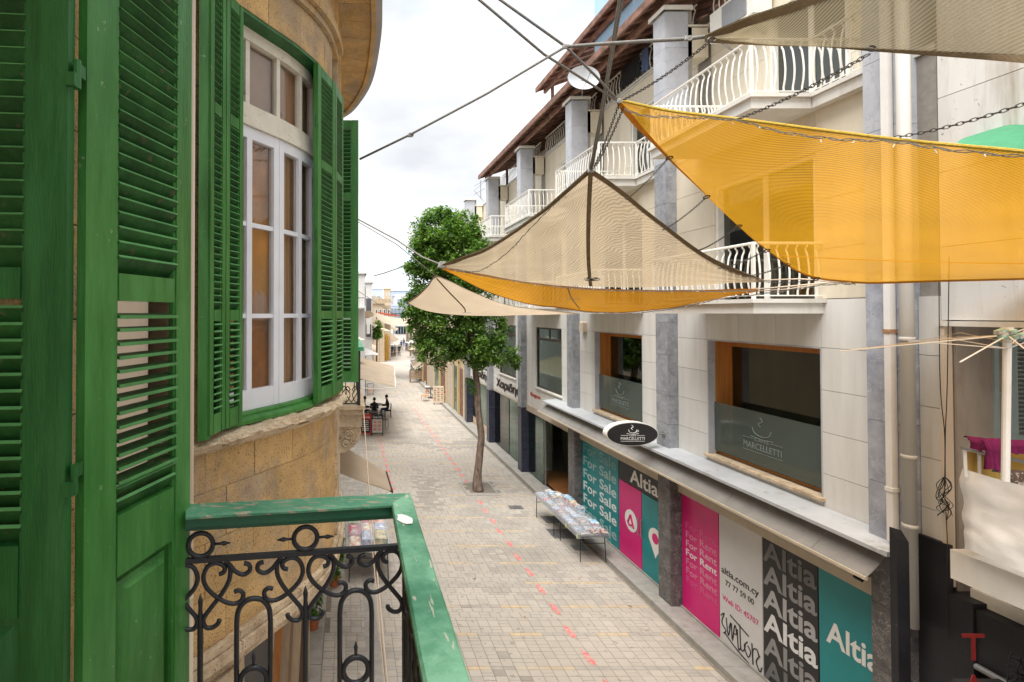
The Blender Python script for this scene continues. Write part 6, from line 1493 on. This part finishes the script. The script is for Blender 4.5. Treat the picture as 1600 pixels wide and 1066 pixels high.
mBlackBd = mat('chalk_black', (.05,.045,.045), .8, .2, 9)
aboard(571, 681, 1.12, .60, 'red framed black menu board with a red cola header, left of the two', mRedB, mBlackBd, mRedB, 'Coca-Cola', 'text', 'menu boards by the cafe')
aboard(589.5, 681, 1.12, .60, 'dark framed white menu board with a black cola header, right of the two', mVBlack, mVWhite, mVBlack, 'Coca-Cola', 'food', 'menu boards by the cafe')
aboard(579, 618, .95, .50, 'small white menu board behind the seated people', mSteel, mVWhite, mVWhite, '  ', 'food', None)
def mesh_person(name, joints, radii, edges, label, cols, group=None, extra=None, loc=(0,0,0), rz=0):
    """one skinned continuous body; faces coloured by the nearest joint"""
    me = bpy.data.meshes.new(name); me.from_pydata([Vector(j) for j in joints], edges, []); o = bpy.data.objects.new(name, me); C.objects.link(o)
    sk = o.modifiers.new('s', 'SKIN'); sk.use_smooth_shade = True
    for i, r in enumerate(radii): me.skin_vertices[0].data[i].radius = (r, r) if not isinstance(r, tuple) else r
    me.skin_vertices[0].data[0].use_root = True
    o.modifiers.new('u', 'SUBSURF').levels = 1
    dg = bpy.context.evaluated_depsgraph_get(); dg.update(); m2 = bpy.data.meshes.new_from_object(o.evaluated_get(dg)); bpy.data.objects.remove(o)
    m2.materials.clear(); mats = []
    for c in cols:
        if c not in mats: mats.append(c)
    for c in mats: m2.materials.append(c)
    J = [Vector(j) for j in joints]
    for p in m2.polygons:
        i = min(range(len(J)), key=lambda k: (J[k]-p.center).length-( .0)); p.material_index = mats.index(cols[i])
    m2.name = name; o = bpy.data.objects.new(name, m2); C.objects.link(o); o.location = loc; o.rotation_euler = (0, 0, rz); WO[o.name] = Vector(loc)
    tag(o, label, 'person', group); return o
def head_bits(o, hp, hair, rz=0, longhair=False):
    hp = Vector(hp); b = MB(); n = 10
    for i in range(6):
        for j in range(n):
            th_ = pi*.62*i/5; ph = 2*pi*j/n; b.v.append(hp+Vector((.093*sin(th_)*cos(ph), .105*sin(th_)*sin(ph)+.018, .125*cos(th_)+.01))); 
    b.f = [(i*n+j, i*n+(j+1)%n, (i+1)*n+(j+1)%n, (i+1)*n+j) for i in range(5) for j in range(n)]; b.m = [0]*len(b.f)
    h_ = b.build('hair', hair, None, smooth=True, origin=(0,0,0)); h_.parent = o; h_.location = (0,0,0)
def standing(px, py, label, top_c, leg_c, hgt=1.72, rz=0, stride=.16, group=None, bag=None):
    k = hgt/1.72; s = stride
    J = [(0,0,.95),(0,0,1.12),(0,0,1.38),(0,0,1.48),(0,-.01,1.54),(0,-.015,1.64),
         (.09,0,.90),(.10,-s*.6,.50),(.10,-s,.09),(.10,-s-.13,.04),(-.09,0,.90),(-.10,s*.35,.50),(-.10,s,.11),(-.10,s-.12,.05),
         (.17,0,1.40),(.22,.03,1.13),(.22,-.06,.90),(.22,-.08,.82),(-.17,0,1.40),(-.22,.05,1.13),(-.22,.0,.90),(-.22,-.02,.82)]
    R = [(.15,.11),(.14,.10),(.15,.11),.07,.055,(.088,.10), .09,.062,.045,.035,.09,.062,.045,.035, .065,.048,.034,.03,.065,.048,.034,.03]
    E = [(0,1),(1,2),(2,3),(3,4),(4,5),(0,6),(6,7),(7,8),(8,9),(0,10),(10,11),(11,12),(12,13),(2,14),(14,15),(15,16),(16,17),(2,18),(18,19),(19,20),(20,21)]
    cols = [leg_c, top_c, top_c, top_c, mSkin, mSkin]+[leg_c]*3+[mCloth[0]]+[leg_c]*3+[mCloth[0]]+[top_c]*3+[mSkin]+[top_c]*3+[mSkin]
    J = [tuple(c*k for c in j) for j in J]; p = PZ(px, py, 0)
    o = mesh_person('person', J, R, E, label, cols, group, loc=(p.x, p.y, 0), rz=rz); head_bits(o, (0, -.012, 1.655*k), mHair); return o
def seated(x, y, label, top_c, leg_c, rz=0, group=None, lean=.05):
    J = [(0,0,.52),(0,.02,.72),(0,-lean,1.0),(0,-lean-.01,1.09),(0,-lean-.03,1.15),(0,-lean-.05,1.25),
         (.09,-.04,.50),(.11,-.42,.50),(.11,-.42,.12),(.11,-.54,.05),(-.09,-.04,.50),(-.12,-.40,.50),(-.13,-.36,.12),(-.13,-.48,.05),
         (.17,-lean,1.0),(.23,-.05-lean,.76),(.14,-.28-lean,.74),(.10,-.34-lean,.75),(-.17,-lean,1.0),(-.23,-.05-lean,.76),(-.14,-.28-lean,.74),(-.10,-.34-lean,.75)]
    R = [(.16,.13),(.14,.11),(.15,.11),.07,.055,(.088,.10), .09,.065,.045,.035,.09,.065,.045,.035, .065,.048,.034,.03,.065,.048,.034,.03]
    E = [(0,1),(1,2),(2,3),(3,4),(4,5),(0,6),(6,7),(7,8),(8,9),(0,10),(10,11),(11,12),(12,13),(2,14),(14,15),(15,16),(16,17),(2,18),(18,19),(19,20),(20,21)]
    cols = [leg_c, top_c, top_c, top_c, mSkin, mSkin]+[leg_c]*3+[mCloth[0]]+[leg_c]*3+[mCloth[0]]+[top_c]*3+[mSkin]+[top_c]*3+[mSkin]
    o = mesh_person('person', J, R, E, label, cols, group, loc=(x, y, 0), rz=rz); head_bits(o, (0, -lean-.045, 1.27), mHair); return o
def chair(x, y, rz, label, mt, group):
    t_ = thing('chair', (x, y, 0), label, 'chair', group); t_.rotation_euler = (0, 0, rz)
    def pt(name, fn):
        b = MB(); fn(b); o = b.build(name, mt, None, origin=(0,0,0)); o.parent = t_; o.location = (0,0,0)
    pt('seat', lambda b: b.bevbox(-.2, .2, -.2, .2, .40, .43, .01)); 
    pt('backrest', lambda b: [b.box(-.2, .2, .185, .205, z, z+.05) for z in (.55, .66, .78)])
    for sx in (-.18, .18):
        pt('leg', lambda b: b.tube([(sx, .19, 0), (sx, .17, .42), (sx, .21, .85)], .015, 5)); pt('leg', lambda b: b.tube([(sx, -.19, 0), (sx, -.17, .41)], .015, 5))
p1 = PZ(573, 655, 0); p2 = PZ(588, 655, 0); p3 = PZ(606, 652, 0)
for (q, rz, lab, c1, c2) in ((PZ(568, 655, 0), pi*.5, 'person in black with a red collar seated at the left of the cafe table', mCloth[0], mCloth[0]), (PZ(585, 658, 0), pi, 'person in black with their back to us at the cafe table', mCloth[0], mCloth[2]), (PZ(606, 652, 0), -pi*.5, 'person in a dark cap and coat seated at the right of the cafe table', mCloth[0], mCloth[1])):
    seated(q.x, q.y, lab, c1, c2, rz); chair(q.x, q.y, rz, 'dark cafe chair under the '+lab.split(' seated')[0].split(' with their')[0], mCloth[0], 'cafe chairs on the left')
def rtable(px, py, r, label, h_=.74, group=None):
    p = PZ(px, py, 0); t_ = thing('cafe_table', (p.x, p.y, 0), label, 'table', group)
    MB().tube([(p.x, p.y, h_-.03), (p.x, p.y, h_)], r, 18).build('table_top', mBrownFr, t_); MB().tube([(p.x, p.y, .03), (p.x, p.y, h_-.03)], .03, 8).tube([(p.x, p.y, 0), (p.x, p.y, .03)], r*.6, 12).build('leg', mIron, t_)
rtable(588, 650, .42, 'round cafe table between the seated people'); rtable(582, 664, .36, 'low round cafe table behind the menu boards')
b = MB(); p = PZ(590, 668, 0)
for q, s_ in (((575, 668), 0), ((600, 667), 1)):
    p = PZ(*q, 0); chair(p.x, p.y, .4*s_, 'empty dark cafe chair %s behind the menu boards' % ('on the left' if s_ == 0 else 'on the right'), mCloth[2], 'cafe chairs on the left')
# far walkers
standing(612.5, 558, 'person in dark clothes walking at left of the far pair', mCloth[0], mCloth[1], group='people walking in the far street', rz=.3)
standing(617, 557, 'person in a grey top in the middle of the far group', mCloth[2], mCloth[3], group='people walking in the far street', rz=-.3)
standing(623.5, 557, 'person in black walking right of the far pair', mCloth[0], mCloth[0], group='people walking in the far street', rz=.2)
standing(635, 549, 'person in blue walking farther up the street', mCloth[5], mCloth[1], group='people walking in the far street')
standing(640, 550, 'person in white and dark trousers beside the one in blue', mCloth[4], mCloth[0], group='people walking in the far street')
standing(631, 543, 'tiny person in grey at the far end of the street', mCloth[2], mCloth[2], group='people walking in the far street', rz=2.5)
# right-hand stalls near the tree
def picboard(px, py, w, h_, label, nx, ny, head=None):
    p = PZ(px, py, 0); x, y = p.x, p.y; t_ = thing('menu_board', (x, y, 0), label, 'board')
    MB().bevbox(x-w/2, x+w/2, y-.03, y+.03, .12, h_, .01).build('board', mCream, t_); MB().box(x-w/2+.05, x-w/2+.1, y-.15, y+.15, 0, .12).box(x+w/2-.1, x+w/2-.05, y-.15, y+.15, 0, .12).build('foot', mSteel, t_)
    if head: MB().box(x-w/2, x+w/2, y-.034, y-.031, h_-.2, h_-.01).build('header', mRedB, t_)
    for i in range(nx):
        for j in range(ny):
            cx_ = x-w/2+w*(i+.5)/nx; cz_ = .25+(h_-.35-(.2 if head else 0))*(j+.5)/ny; k = (i*7+j*3) % 4; ww = w/nx*.28; hh = (h_-.35)/ny*.25
            MB().box(cx_-ww, cx_+ww, y-.034, y-.031, cz_-hh, cz_+hh).build('dish_picture', [MATS.get('dish_%d' % k) or mat('dish_%d' % k, c, .6, .4, 20) for k, c in ((k, ((.45,.20,.06), (.16,.22,.05), (.5,.35,.12), (.35,.08,.04))[k]),)][0], t_)
picboard(685, 632, .75, 1.28, 'cream menu board with rows of dish pictures on the right of the street', 3, 7)
picboard(698, 631, .40, .95, 'smaller white and red picture board beside the cream menu board', 2, 3, True)
p = PZ(664, 627, 0); chair(p.x, p.y, -1.2, 'orange wooden chair left of the cream menu board', mWood, None)
rtable(673, 622, .4, 'small white table behind the orange chair')
for i, (px, py, w, lab) in enumerate(((650, 598, 1.1, 'wooden produce crate stand with dark goods, left of two'), (666, 597, .9, 'wooden crate stand with pale goods, right of two'))):
    p = PZ(px, py, 0); t_ = thing('crate_stand', (p.x, p.y, 0), lab, 'stall', 'crate stands by the far awning')
    b = MB()
    for z in (.35, .5, .65, .8, .95): b.box(p.x-w/2, p.x+w/2, p.y-.02, p.y+.02, z, z+.11)
    b.build('planks', woods[1], t_)
    for sx in (-w/2+.05, w/2-.05): MB().box(p.x+sx-.03, p.x+sx+.03, p.y, p.y+.6, 0, 1.1).build('side', woods[0], t_)
    b = MB()
    for _ in range(26): b.obox((p.x+rm.uniform(-w*.42,w*.42), p.y+rm.uniform(.05,.5), 1.12+rm.uniform(0,.15)), (.07,.0,.02), (0,.07,0), (-.01,0,.06))
    o = b.build('goods', mat('stall_goods_%d' % i, (.12,.14,.08) if i == 0 else (.3,.26,.2), .8, .5, 9, col2=(.35,.3,.22), c2scale=6), t_); o['kind'] = 'stuff'
rtable(679, 598, .5, 'white cafe table at the right kerb under the far awning')
# ---- awnings
def awning(P, label, stripes=0, name='awning', th=.02, mt=mAwn):
    P = [Vector(p) for p in P]; t_ = thing(name, tuple(P[0]), label, 'awning'); n = 8; nv = 6; vs = []
    for i in range(n+1):
        for j in range(nv+1):
            u, v = i/n, j/nv; q = lerp(lerp(P[0], P[1], u), lerp(P[3], P[2], u), v); vs.append(q-Vector((0,0,.05*sin(pi*v)*(P[0]-P[3]).length*.15)))
    fs = [(i*(nv+1)+j, i*(nv+1)+j+1, (i+1)*(nv+1)+j+1, (i+1)*(nv+1)+j) for i in range(n) for j in range(nv)]
    b = MB(); b.add(vs, fs); b.add([v-Vector((0,0,th)) for v in vs], [f[::-1] for f in fs]); b.build('cloth', mt, t_)
    MB().tube([P[3]-Vector((0,0,.02)), P[2]-Vector((0,0,.02))], .03, 6).build('front_bar', mBrownFr if stripes == 0 else mWhite, t_)
    for a, c in ((P[0], P[3]), (P[1], P[2])): MB().tube([a-Vector((0,0,.5)), lerp(a, c, .6)-Vector((0,0,.3)), c-Vector((0,0,.04))], .018, 5).build('arm', mWhite, t_)
awning([PY(531, 738, 8.77), PY(531, 693, 9.9), PY(603, 737, 9.9), PY(612, 767, 8.77)], 'cream cloth awning below the stone balcony on the left', 0)
awning([PY(556, 590, 24.5), PY(556, 556, 33), PY(616, 572.5, 33), PY(618, 604, 24.5)], 'cream awning over the cafe on the left of the street', 1)
awning([PY(672, 556, 46), PY(660, 553, 55), PY(640, 563, 55), PY(648, 577, 46)], 'cream awning on the right in the distance behind the tree', 1)
awning([PY(596, 522, 72), PY(606, 516, 84), PY(624, 531, 84), PY(612, 536, 72)], 'white awning over the golden shop at the far left', 1)
awning([PY(557, 560, 46), PY(561, 548, 56), PY(570, 552, 56), PY(569, 566, 46)], 'white awning by the far white building', 1)

# =====================================================================================================
# FAR BUILDINGS
# =====================================================================================================
def windows(par, pts, x0, x1, z0, z1, y, nx, nz, w, h_, face='front', mt=mFarG, balc=False):
    for i in range(nx):
        for j in range(nz):
            if face == 'front':
                cx_ = lerp(x0, x1, (i+.5)/nx); cz_ = lerp(z0, z1, (j+.5)/nz); f = MB(); f.box(cx_-w/2-.08, cx_+w/2+.08, y-.08, y-.02, cz_-h_/2-.08, cz_+h_/2+.08); fo = f.build('window', mFarW, par); MB().box(cx_-w/2, cx_+w/2, y-.11, y-.082, cz_-h_/2, cz_+h_/2).build('pane', mt, fo)
            else:
                cy_ = lerp(x0, x1, (i+.5)/nx); cz_ = lerp(z0, z1, (j+.5)/nz); s_ = face; f = MB(); f.box(y+s_*.02, y+s_*.08, cy_-w/2-.08, cy_+w/2+.08, cz_-h_/2-.08, cz_+h_/2+.08); fo = f.build('window', mFarW, par); MB().box(y+s_*.082, y+s_*.11, cy_-w/2, cy_+w/2, cz_-h_/2, cz_+h_/2).build('pane', mt, fo)
def bld(x0, x1, y0, y1, z, mt, label, name='building', roofc=None):
    t_ = thing(name, ((x0+x1)/2, (y0+y1)/2, 0), label, 'building'); MB().box(x0, x1, y0, y1, -.2, z).build('wall', mt, t_)
    MB().bevbox(x0-.15, x1+.15, y0-.15, y1+.15, z, z+.25, .05).build('parapet', roofc or mt, t_); return t_
# left row beyond our house (mostly behind it)
t_ = bld(-8, -.8, 7.0, 23.5, 10.5, mPeach, 'peach plaster building beyond the curved house on the left'); windows(t_, None, 8.5, 23, 5, 10, -.8, 6, 2, 1.1, 1.8, 1)
t_ = bld(-8, -.6, 24, 36, 9.5, mFarW, 'white building behind the cafe awning on the left'); windows(t_, None, 25, 36, 4, 9, -.6, 5, 2, 1.1, 1.6, 1)
xw_ = PY(568, 420, 40).x
t_ = bld(-8, PY(570, 420, 38).x, 38, 46, PY(570, 428, 38).z, mFarW, 'tall white block rising just right of the green shutters'); windows(t_, None, -.5, PY(569, 420, 38).x, 4.2, 8.6, 38, 1, 2, .7, 1.2)
windows(t_, None, 38.5, 45.5, 4, 9, PY(570, 420, 38).x, 3, 2, 1, 1.4, 1)
MB().box(0, PY(571, 465, 37.6).x, 37.2, 38, PY(571, 466, 37.6).z, PY(571, 465, 37.6).z+.0).build('balcony_slab', mSlab, t_) if False else None
q = PY(570, 480, 37.4); MB().box(-1, q.x, 37.2, 37.99, q.z-.1, q.z).build('balcony_slab', mFarW, t_)
r = MB(); qt = PY(570, 465.5, 37.3); 
for i in range(9): r.tube([(q.x-.05-i*.16, 37.25, q.z), (q.x-.05-i*.16, 37.25, qt.z)], .015, 4)
r.tube([(q.x, 37.25, qt.z), (q.x-1.5, 37.25, qt.z)], .03, 5); r.build('railing', mBrownFr, t_)
t_ = bld(PY(560, 420, 48).x-2, PY(581, 440, 48).x, 48, 56, PY(581, 442, 48).z, mFarW, 'white block with a banner behind the first white block'); windows(t_, None, PY(572, 440, 48).x, PY(580, 440, 48).x, 3.5, 8.5, 48, 1, 2, .5, 1.2)
bn = MB().box(PY(573, 498, 47.8).x, PY(578, 498, 47.8).x, 47.80, 47.83, PY(573, 522, 47.8).z, PY(573, 498, 47.8).z).build('banner', mVText); tag(bn, 'narrow white banner with a red round mark on the far white block', 'banner')
# ochre crenellated building and gold shop
Yo = 84
t_ = thing('ochre_building', (5, Yo, 0), 'ochre stone building with a stepped parapet, far end of the street on the left', 'building')
xo0, xo1 = PY(583, 470, Yo).x, PY(612, 470, Yo).x
MB().box(xo0-3, PY(601, 500, Yo).x, Yo, Yo+12, 0, PY(590, 473, Yo).z).build('wall', mFarO, t_); MB().box(PY(601, 500, Yo).x+.01, PY(612, 500, Yo).x, Yo+2, Yo+14, 0, PY(605, 477, Yo).z).build('wall', mFarO, t_)
MB().box(xo0-3, PY(602, 500, Yo).x, Yo-.3, Yo, PY(590, 474.5, Yo).z, PY(590, 472.5, Yo).z).build('cornice', mFarO, t_)
for i in range(6):
    x = lerp(xo0, xo1-.3, i/5); hh = PY(590, 462+1.6*i, Yo).z; MB().box(x, x+.42, Yo-.05, Yo+.4, PY(590, 473, Yo).z, hh).build('merlon', mFarO, t_)
MB().box(xo0, PY(611, 470, Yo).x, Yo+.05, Yo+.35, PY(590, 473, Yo).z, PY(590, 467, Yo).z+.0).build('parapet', mFarO, t_)
windows(t_, None, xo0+.2, xo1-.2, PY(590, 505, Yo).z, PY(590, 478, Yo).z, Yo, 4, 1, .25, 1.6, mt=mFarG)
t_ = thing('gold_shop', (4, 62, 0), 'ochre shopfront with golden goods in its doorway, beyond the small tree', 'shop')
Yg = 66; xg0, xg1 = PY(560, 540, Yg).x, PY(601, 540, Yg).x
MB().box(xg0, xg1, Yg, Yg+16, 0, PY(590, 514, Yg).z).build('wall', mFarO, t_)
MB().box(PY(601, 540, Yg).x+.01, PY(609, 540, Yg).x, Yg+2.0, Yg+2.2, 0, PY(605, 524, Yg).z).build('goods_display', mGold, t_); MB().box(PY(601, 540, Yg).x+.01, PY(613, 540, Yg).x, Yg+2.3, Yg+16, 0, PY(605, 518, Yg).z).build('rear_wall', mFarO, t_)
for i in range(4): x = lerp(xg0+1, xg1-.3, i/3); MB().box(x, x+.25, Yg-.12, Yg-.002, 0, PY(590, 516, Yg).z).build('pilaster', mFarO, t_)
# far end: white and bluish blocks, tower
Yf = 120
for (a, c, ty, y, mt, lab, nx, nz) in ((612, 640, 506, 112, mFarW, 'low white building closing the far street', 5, 1), (604, 632, 478, 130, mFarB, 'pale blue block behind the ochre building', 4, 2), (612, 650, 455, 150, mFarB, 'wide bluish office block on the skyline', 5, 3), (577, 598, 452, 140, mFarB, 'pale block left of the tower on the skyline', 2, 2), (618, 648, 462, 135, mFarW, 'white block in front of the office block', 5, 3), (640, 680, 470, 118, mFarW, 'white building at the far right end behind the tree', 4, 3)):
    x0, x1 = PY(a, ty, y).x, PY(c, ty, y).x; zt_ = PY(a, ty, y).z; t_ = bld(x0, x1, y, y+10, zt_, mt, lab); windows(t_, None, x0+.5, x1-.5, 2 if ty > 500 else 5, zt_-.8, y, nx, nz, 1.0, 1.5, mt=mat('far_window_blue', (.25,.30,.36), .3) if 'far_window_blue' not in MATS else MATS['far_window_blue'])
y = 105; t_ = thing('stone_tower', (PY(605, 450, y).x, y, 0), 'square beige bell tower with a pointed top on the skyline', 'tower')
x0, x1 = PY(600.5, 450, y).x, PY(610.5, 450, y).x; MB().box(x0, x1, y, y+1.4, 0, PY(605, 452, y).z).build('shaft', mFarO if False else mPeach, t_)
MB().bevbox(x0-.12, x1+.12, y-.12, y+1.5, PY(605, 452, y).z, PY(605, 450.5, y).z, .03).build('cornice', mPeach, t_)
MB().add([(x0+.1,y,PY(605,450.5,y).z),(x1-.1,y,PY(605,450.5,y).z),(x1-.1,y+1.2,PY(605,450.5,y).z),(x0+.1,y+1.2,PY(605,450.5,y).z),((x0+x1)/2,y+.6,PY(605,446.5,y).z)], [(0,1,4),(1,2,4),(2,3,4),(3,0,4),(3,2,1,0)]).build('gable_top', mPeach, t_)
for px in (603.5, 607.8): q0 = PY(px, 463, y-.02); q1 = PY(px+1.6, 457.5, y-.02); MB().box(q0.x, q1.x, y-.03, y-.003, q0.z, q1.z).build('belfry_opening', mFarB, t_)
# lit white panel signs on far left
t_ = MB().box(PY(574, 530, 50).x, PY(583, 530, 50).x, 50, 50.1, PY(574, 536.5, 50).z, PY(574, 529, 50).z).build('hanging_sign', mVText); tag(t_, 'small white sign with a blue mark by the small far tree', 'sign')
MB().box(PY(576, 530, 50).x, PY(579, 530, 50).x, 49.97, 49.99, PY(574, 534.5, 50).z, PY(574, 531, 50).z).build('blue_mark', mCloth[5], t_)
t_ = MB().box(PY(557, 588, 27).x, PY(568, 588, 27).x, 27, 27.05, PY(557, 594, 27).z, PY(557, 585, 27).z).build('yellow_sign', mat('yellow_plastic', (.65,.48,.03), .5)); tag(t_, 'yellow panel hanging under the cafe awning', 'sign')
for i, (px, py, y, mt, lab) in enumerate(((558, 531, 34, mCream, 'round cream parasol top beside the far sign'), (556, 548, 30, mRail, 'greenish awning corner behind the black railing'))):
    c0 = PY(px, py, y); b = MB(); n = 10; r_ = .55; b.add([c0+Vector((0,0,.25))]+[c0+Vector((r_*cos(2*pi*j/n), r_*sin(2*pi*j/n), 0)) for j in range(n)], [(0, 1+j, 1+(j+1)%n) for j in range(n)]+[tuple(range(n, 0, -1))]); b.tube([c0+Vector((0,0,.2)), (c0.x, c0.y, 0)], .03, 6); tag(b.build('parasol', mt), lab, 'parasol')
# right side beyond the long building: older low fronts
t_ = thing('old_shop_row', (8, 36, 0), 'row of old beige and brown shopfronts beyond the marble pillars, behind the tree trunk', 'building')
MB().box(7.1, 12, 29.42, 52, 0, 5.6).build('wall', mPeach, t_)
yps = [29.6, 31.2, 33.0, 35.0, 37.5, 40, 43, 46, 49, 52]
for i, y in enumerate(yps[:-1]):
    MB().box(6.95, 7.098, y, y+.35, 0, 4.6).build('pilaster', (mat('ochre_pilaster', (.55,.42,.20), .8, .1, 3) if 'ochre_pilaster' not in MATS else MATS['ochre_pilaster']) if i % 3 == 1 else mPeach, t_)
    MB().box(7.04, 7.098, y+.4, yps[i+1]-.05, .15, 3.0).build('shop_door', (mTimber, mGlassG, mBeige)[i % 3], t_)
    MB().box(7.06, 7.098, y+.4, yps[i+1]-.05, 3.5, 4.9).build('upper_window', mFarG, t_)
MB().box(6.85, 7.098, 29.42, 52, 4.75, 4.95).build('cornice', mOchreL, t_)
t_ = bld(10.4, 18, 56, 88, 7.0, mFarO, 'far ochre building on the right side of the street'); windows(t_, None, 57, 86, 1.5, 6.5, 10.4, 8, 2, 1.2, 1.6, -1)
t_ = bld(15.5, 22, 91, 112, 8.0, mFarW, 'far white building where the street bends'); windows(t_, None, 92, 110, 2, 7, 15.5, 5, 3, 1, 1.5, -1)
t_ = bld(7.46, 14, 29.5, 44, 12.6, mCladY, 'upper block of the cream building farther along the street'); windows(t_, None, 30.5, 43, 6, 12, 7.46, 4, 2, 1.2, 1.8, -1)
MB().box(7.0, 7.45, 30.0, 33, 12.2, 12.3).build('balcony_slab', mSlab, t_)
# rooftop aerial
b = MB(); c0 = PY(751, 300, 26); b.tube([(c0.x, 26, 12.4), (c0.x, 26, PY(751, 282, 26).z)], .02, 5)
for py in (285, 298): q0, q1 = PY(741, py+6, 26), PY(757, py-3, 26); b.tube([q0, q1], .012, 4)
b.tube([PY(741, 298, 26), PY(757, 284, 26)], .01, 4).tube([PY(741, 298, 26), PY(757, 316, 26)], .01, 4)
tag(b.build('aerial', mSteel), 'thin metal roof aerial left of the far end of the timber roof', 'aerial')

# more far street clutter: walkers, parasols, racks, stalls
for (px, py, lab, a, c) in ((606, 553, 'person in brown beside the gold shop', mCloth[3], mCloth[1]), (645, 556, 'person in a white top by the right-hand far stalls', mCloth[4], mCloth[1]), (650, 566, 'person in black standing beyond the right-hand awning', mCloth[0], mCloth[0]), (627, 547, 'person in a blue jacket in the middle of the far street', mCloth[5], mCloth[0])):
    standing(px, py, lab, a, c, group='people walking in the far street', rz=rnd.uniform(-.5, .5))
def parasol(px, py, y, r, mt, label):
    c0 = PY(px, py, y); t_ = thing('market_parasol', (c0.x, y, 0), label, 'parasol', 'market parasols far up the street'); n = 12
    b = MB(); rim = [c0+Vector((r*cos(2*pi*j/n), r*sin(2*pi*j/n), -.06 if j % 2 else 0)) for j in range(n)]; b.add([c0+Vector((0,0,.5))]+rim+[c0+Vector((0,0,.46))]+[q-Vector((0,0,.04)) for q in rim], [(0, 1+j, 1+(j+1)%n) for j in range(n)]+[(n+1, n+2+(j+1)%n, n+2+j) for j in range(n)]); b.build('canopy', mt, t_)
    MB().tube([(c0.x, y, 0), c0+Vector((0,0,.5))], .03, 6).build('pole', mSteel, t_)
parasol(654, 545, 60, 1.3, mAwn, 'cream parasol on the right of the far street behind the tree')
parasol(650, 535, 72, 1.5, mFarW, 'white parasol farther on the right of the far street')
parasol(571, 553, 41, 1.1, mFarW, 'white parasol by the tall white block')
def rack(px, py, w, h_, label, mt):
    p = PZ(px, py, 0); t_ = thing('clothes_rack', (p.x, p.y, 0), label, 'rack', 'goods racks in the far street')
    MB().tube([(p.x-w/2, p.y, 0), (p.x-w/2, p.y, h_), (p.x+w/2, p.y, h_), (p.x+w/2, p.y, 0)], .02, 5).build('frame', mSteel, t_)
    b = MB()
    for i in range(9): x = p.x-w/2+w*(i+.5)/9; b.bevbox(x-w/20, x+w/20, p.y-.2, p.y+.2, h_*.38+rnd.uniform(0,.15), h_-.03, .02)
    o = b.build('hung_goods', mt, t_); o['kind'] = 'stuff'
rack(596, 563, 1.3, 1.7, 'rack of golden goods left of the far walkers', mGold)
rack(600, 559, 1.3, 1.9, 'rack of brown goods in front of the gold shop', gm[2])
rack(652, 585, 1.4, 1.6, 'rack of mixed goods under the far right awning', gm[1])
rack(577, 572, 1.0, 1.4, 'low rack by the white railing beyond the cafe', gm[0])
for i, (px, py) in enumerate(((668, 612), (676, 607))):
    p = PZ(px, py, 0); chair(p.x, p.y, 1.2+i, 'white cafe chair %s the far white table' % ('in front of' if i == 0 else 'behind'), mVText, 'white chairs by the far right stalls')
# litter and fallen leaves on the paving, rusty screws and rain marks stay in the materials
for i, (px, py) in enumerate(((777, 778), (905, 905), (742, 905), (1010, 985), (690, 760), (820, 965), (985, 948), (640, 720))):
    p = PZ(px, py, 0); b = MB(); a = rnd.uniform(0, 6); u = Vector((cos(a), sin(a), 0)); w = Vector((-sin(a), cos(a), 0)); q = p+Vector((0,0,.012)); b.add([q-u*.05, q+w*.025+Vector((0,0,.008)), q+u*.05, q-w*.025], [(0,1,2,3)]); b.add([v-Vector((0,0,.002)) for v in (q-u*.05, q+w*.025+Vector((0,0,.008)), q+u*.05, q-w*.025)], [(3,2,1,0)])
    tag(b.build('fallen_leaf', woods[i % 6]), 'dry fallen leaf on the paving, '+('just below the tree pit', 'between the red dashes and the stall', 'left of the red dashes level with the pink panel', 'nearest to the bottom edge by the kerb', 'just past the corner of the handrail', 'on the near red dashes', 'near the foot of the second grey pillar', 'beyond the handrail corner on the left dashes')[i], 'leaf', 'fallen leaves on the street')

awning([PY(560, 536, 58), PY(566, 532, 64), PY(590, 541, 64), PY(588, 548, 58)], 'cream awning above the white parasol in the far left street', 1)
awning([PY(600, 509, 92), PY(606, 507, 100), PY(622, 513, 100), PY(619, 517, 92)], 'small cream awning on the far ochre building', 1)
awning([PY(574, 506, 49), PY(580, 503, 56), PY(590, 507, 56), PY(586, 511, 49)], 'small white awning on the white block with the banner', 1)
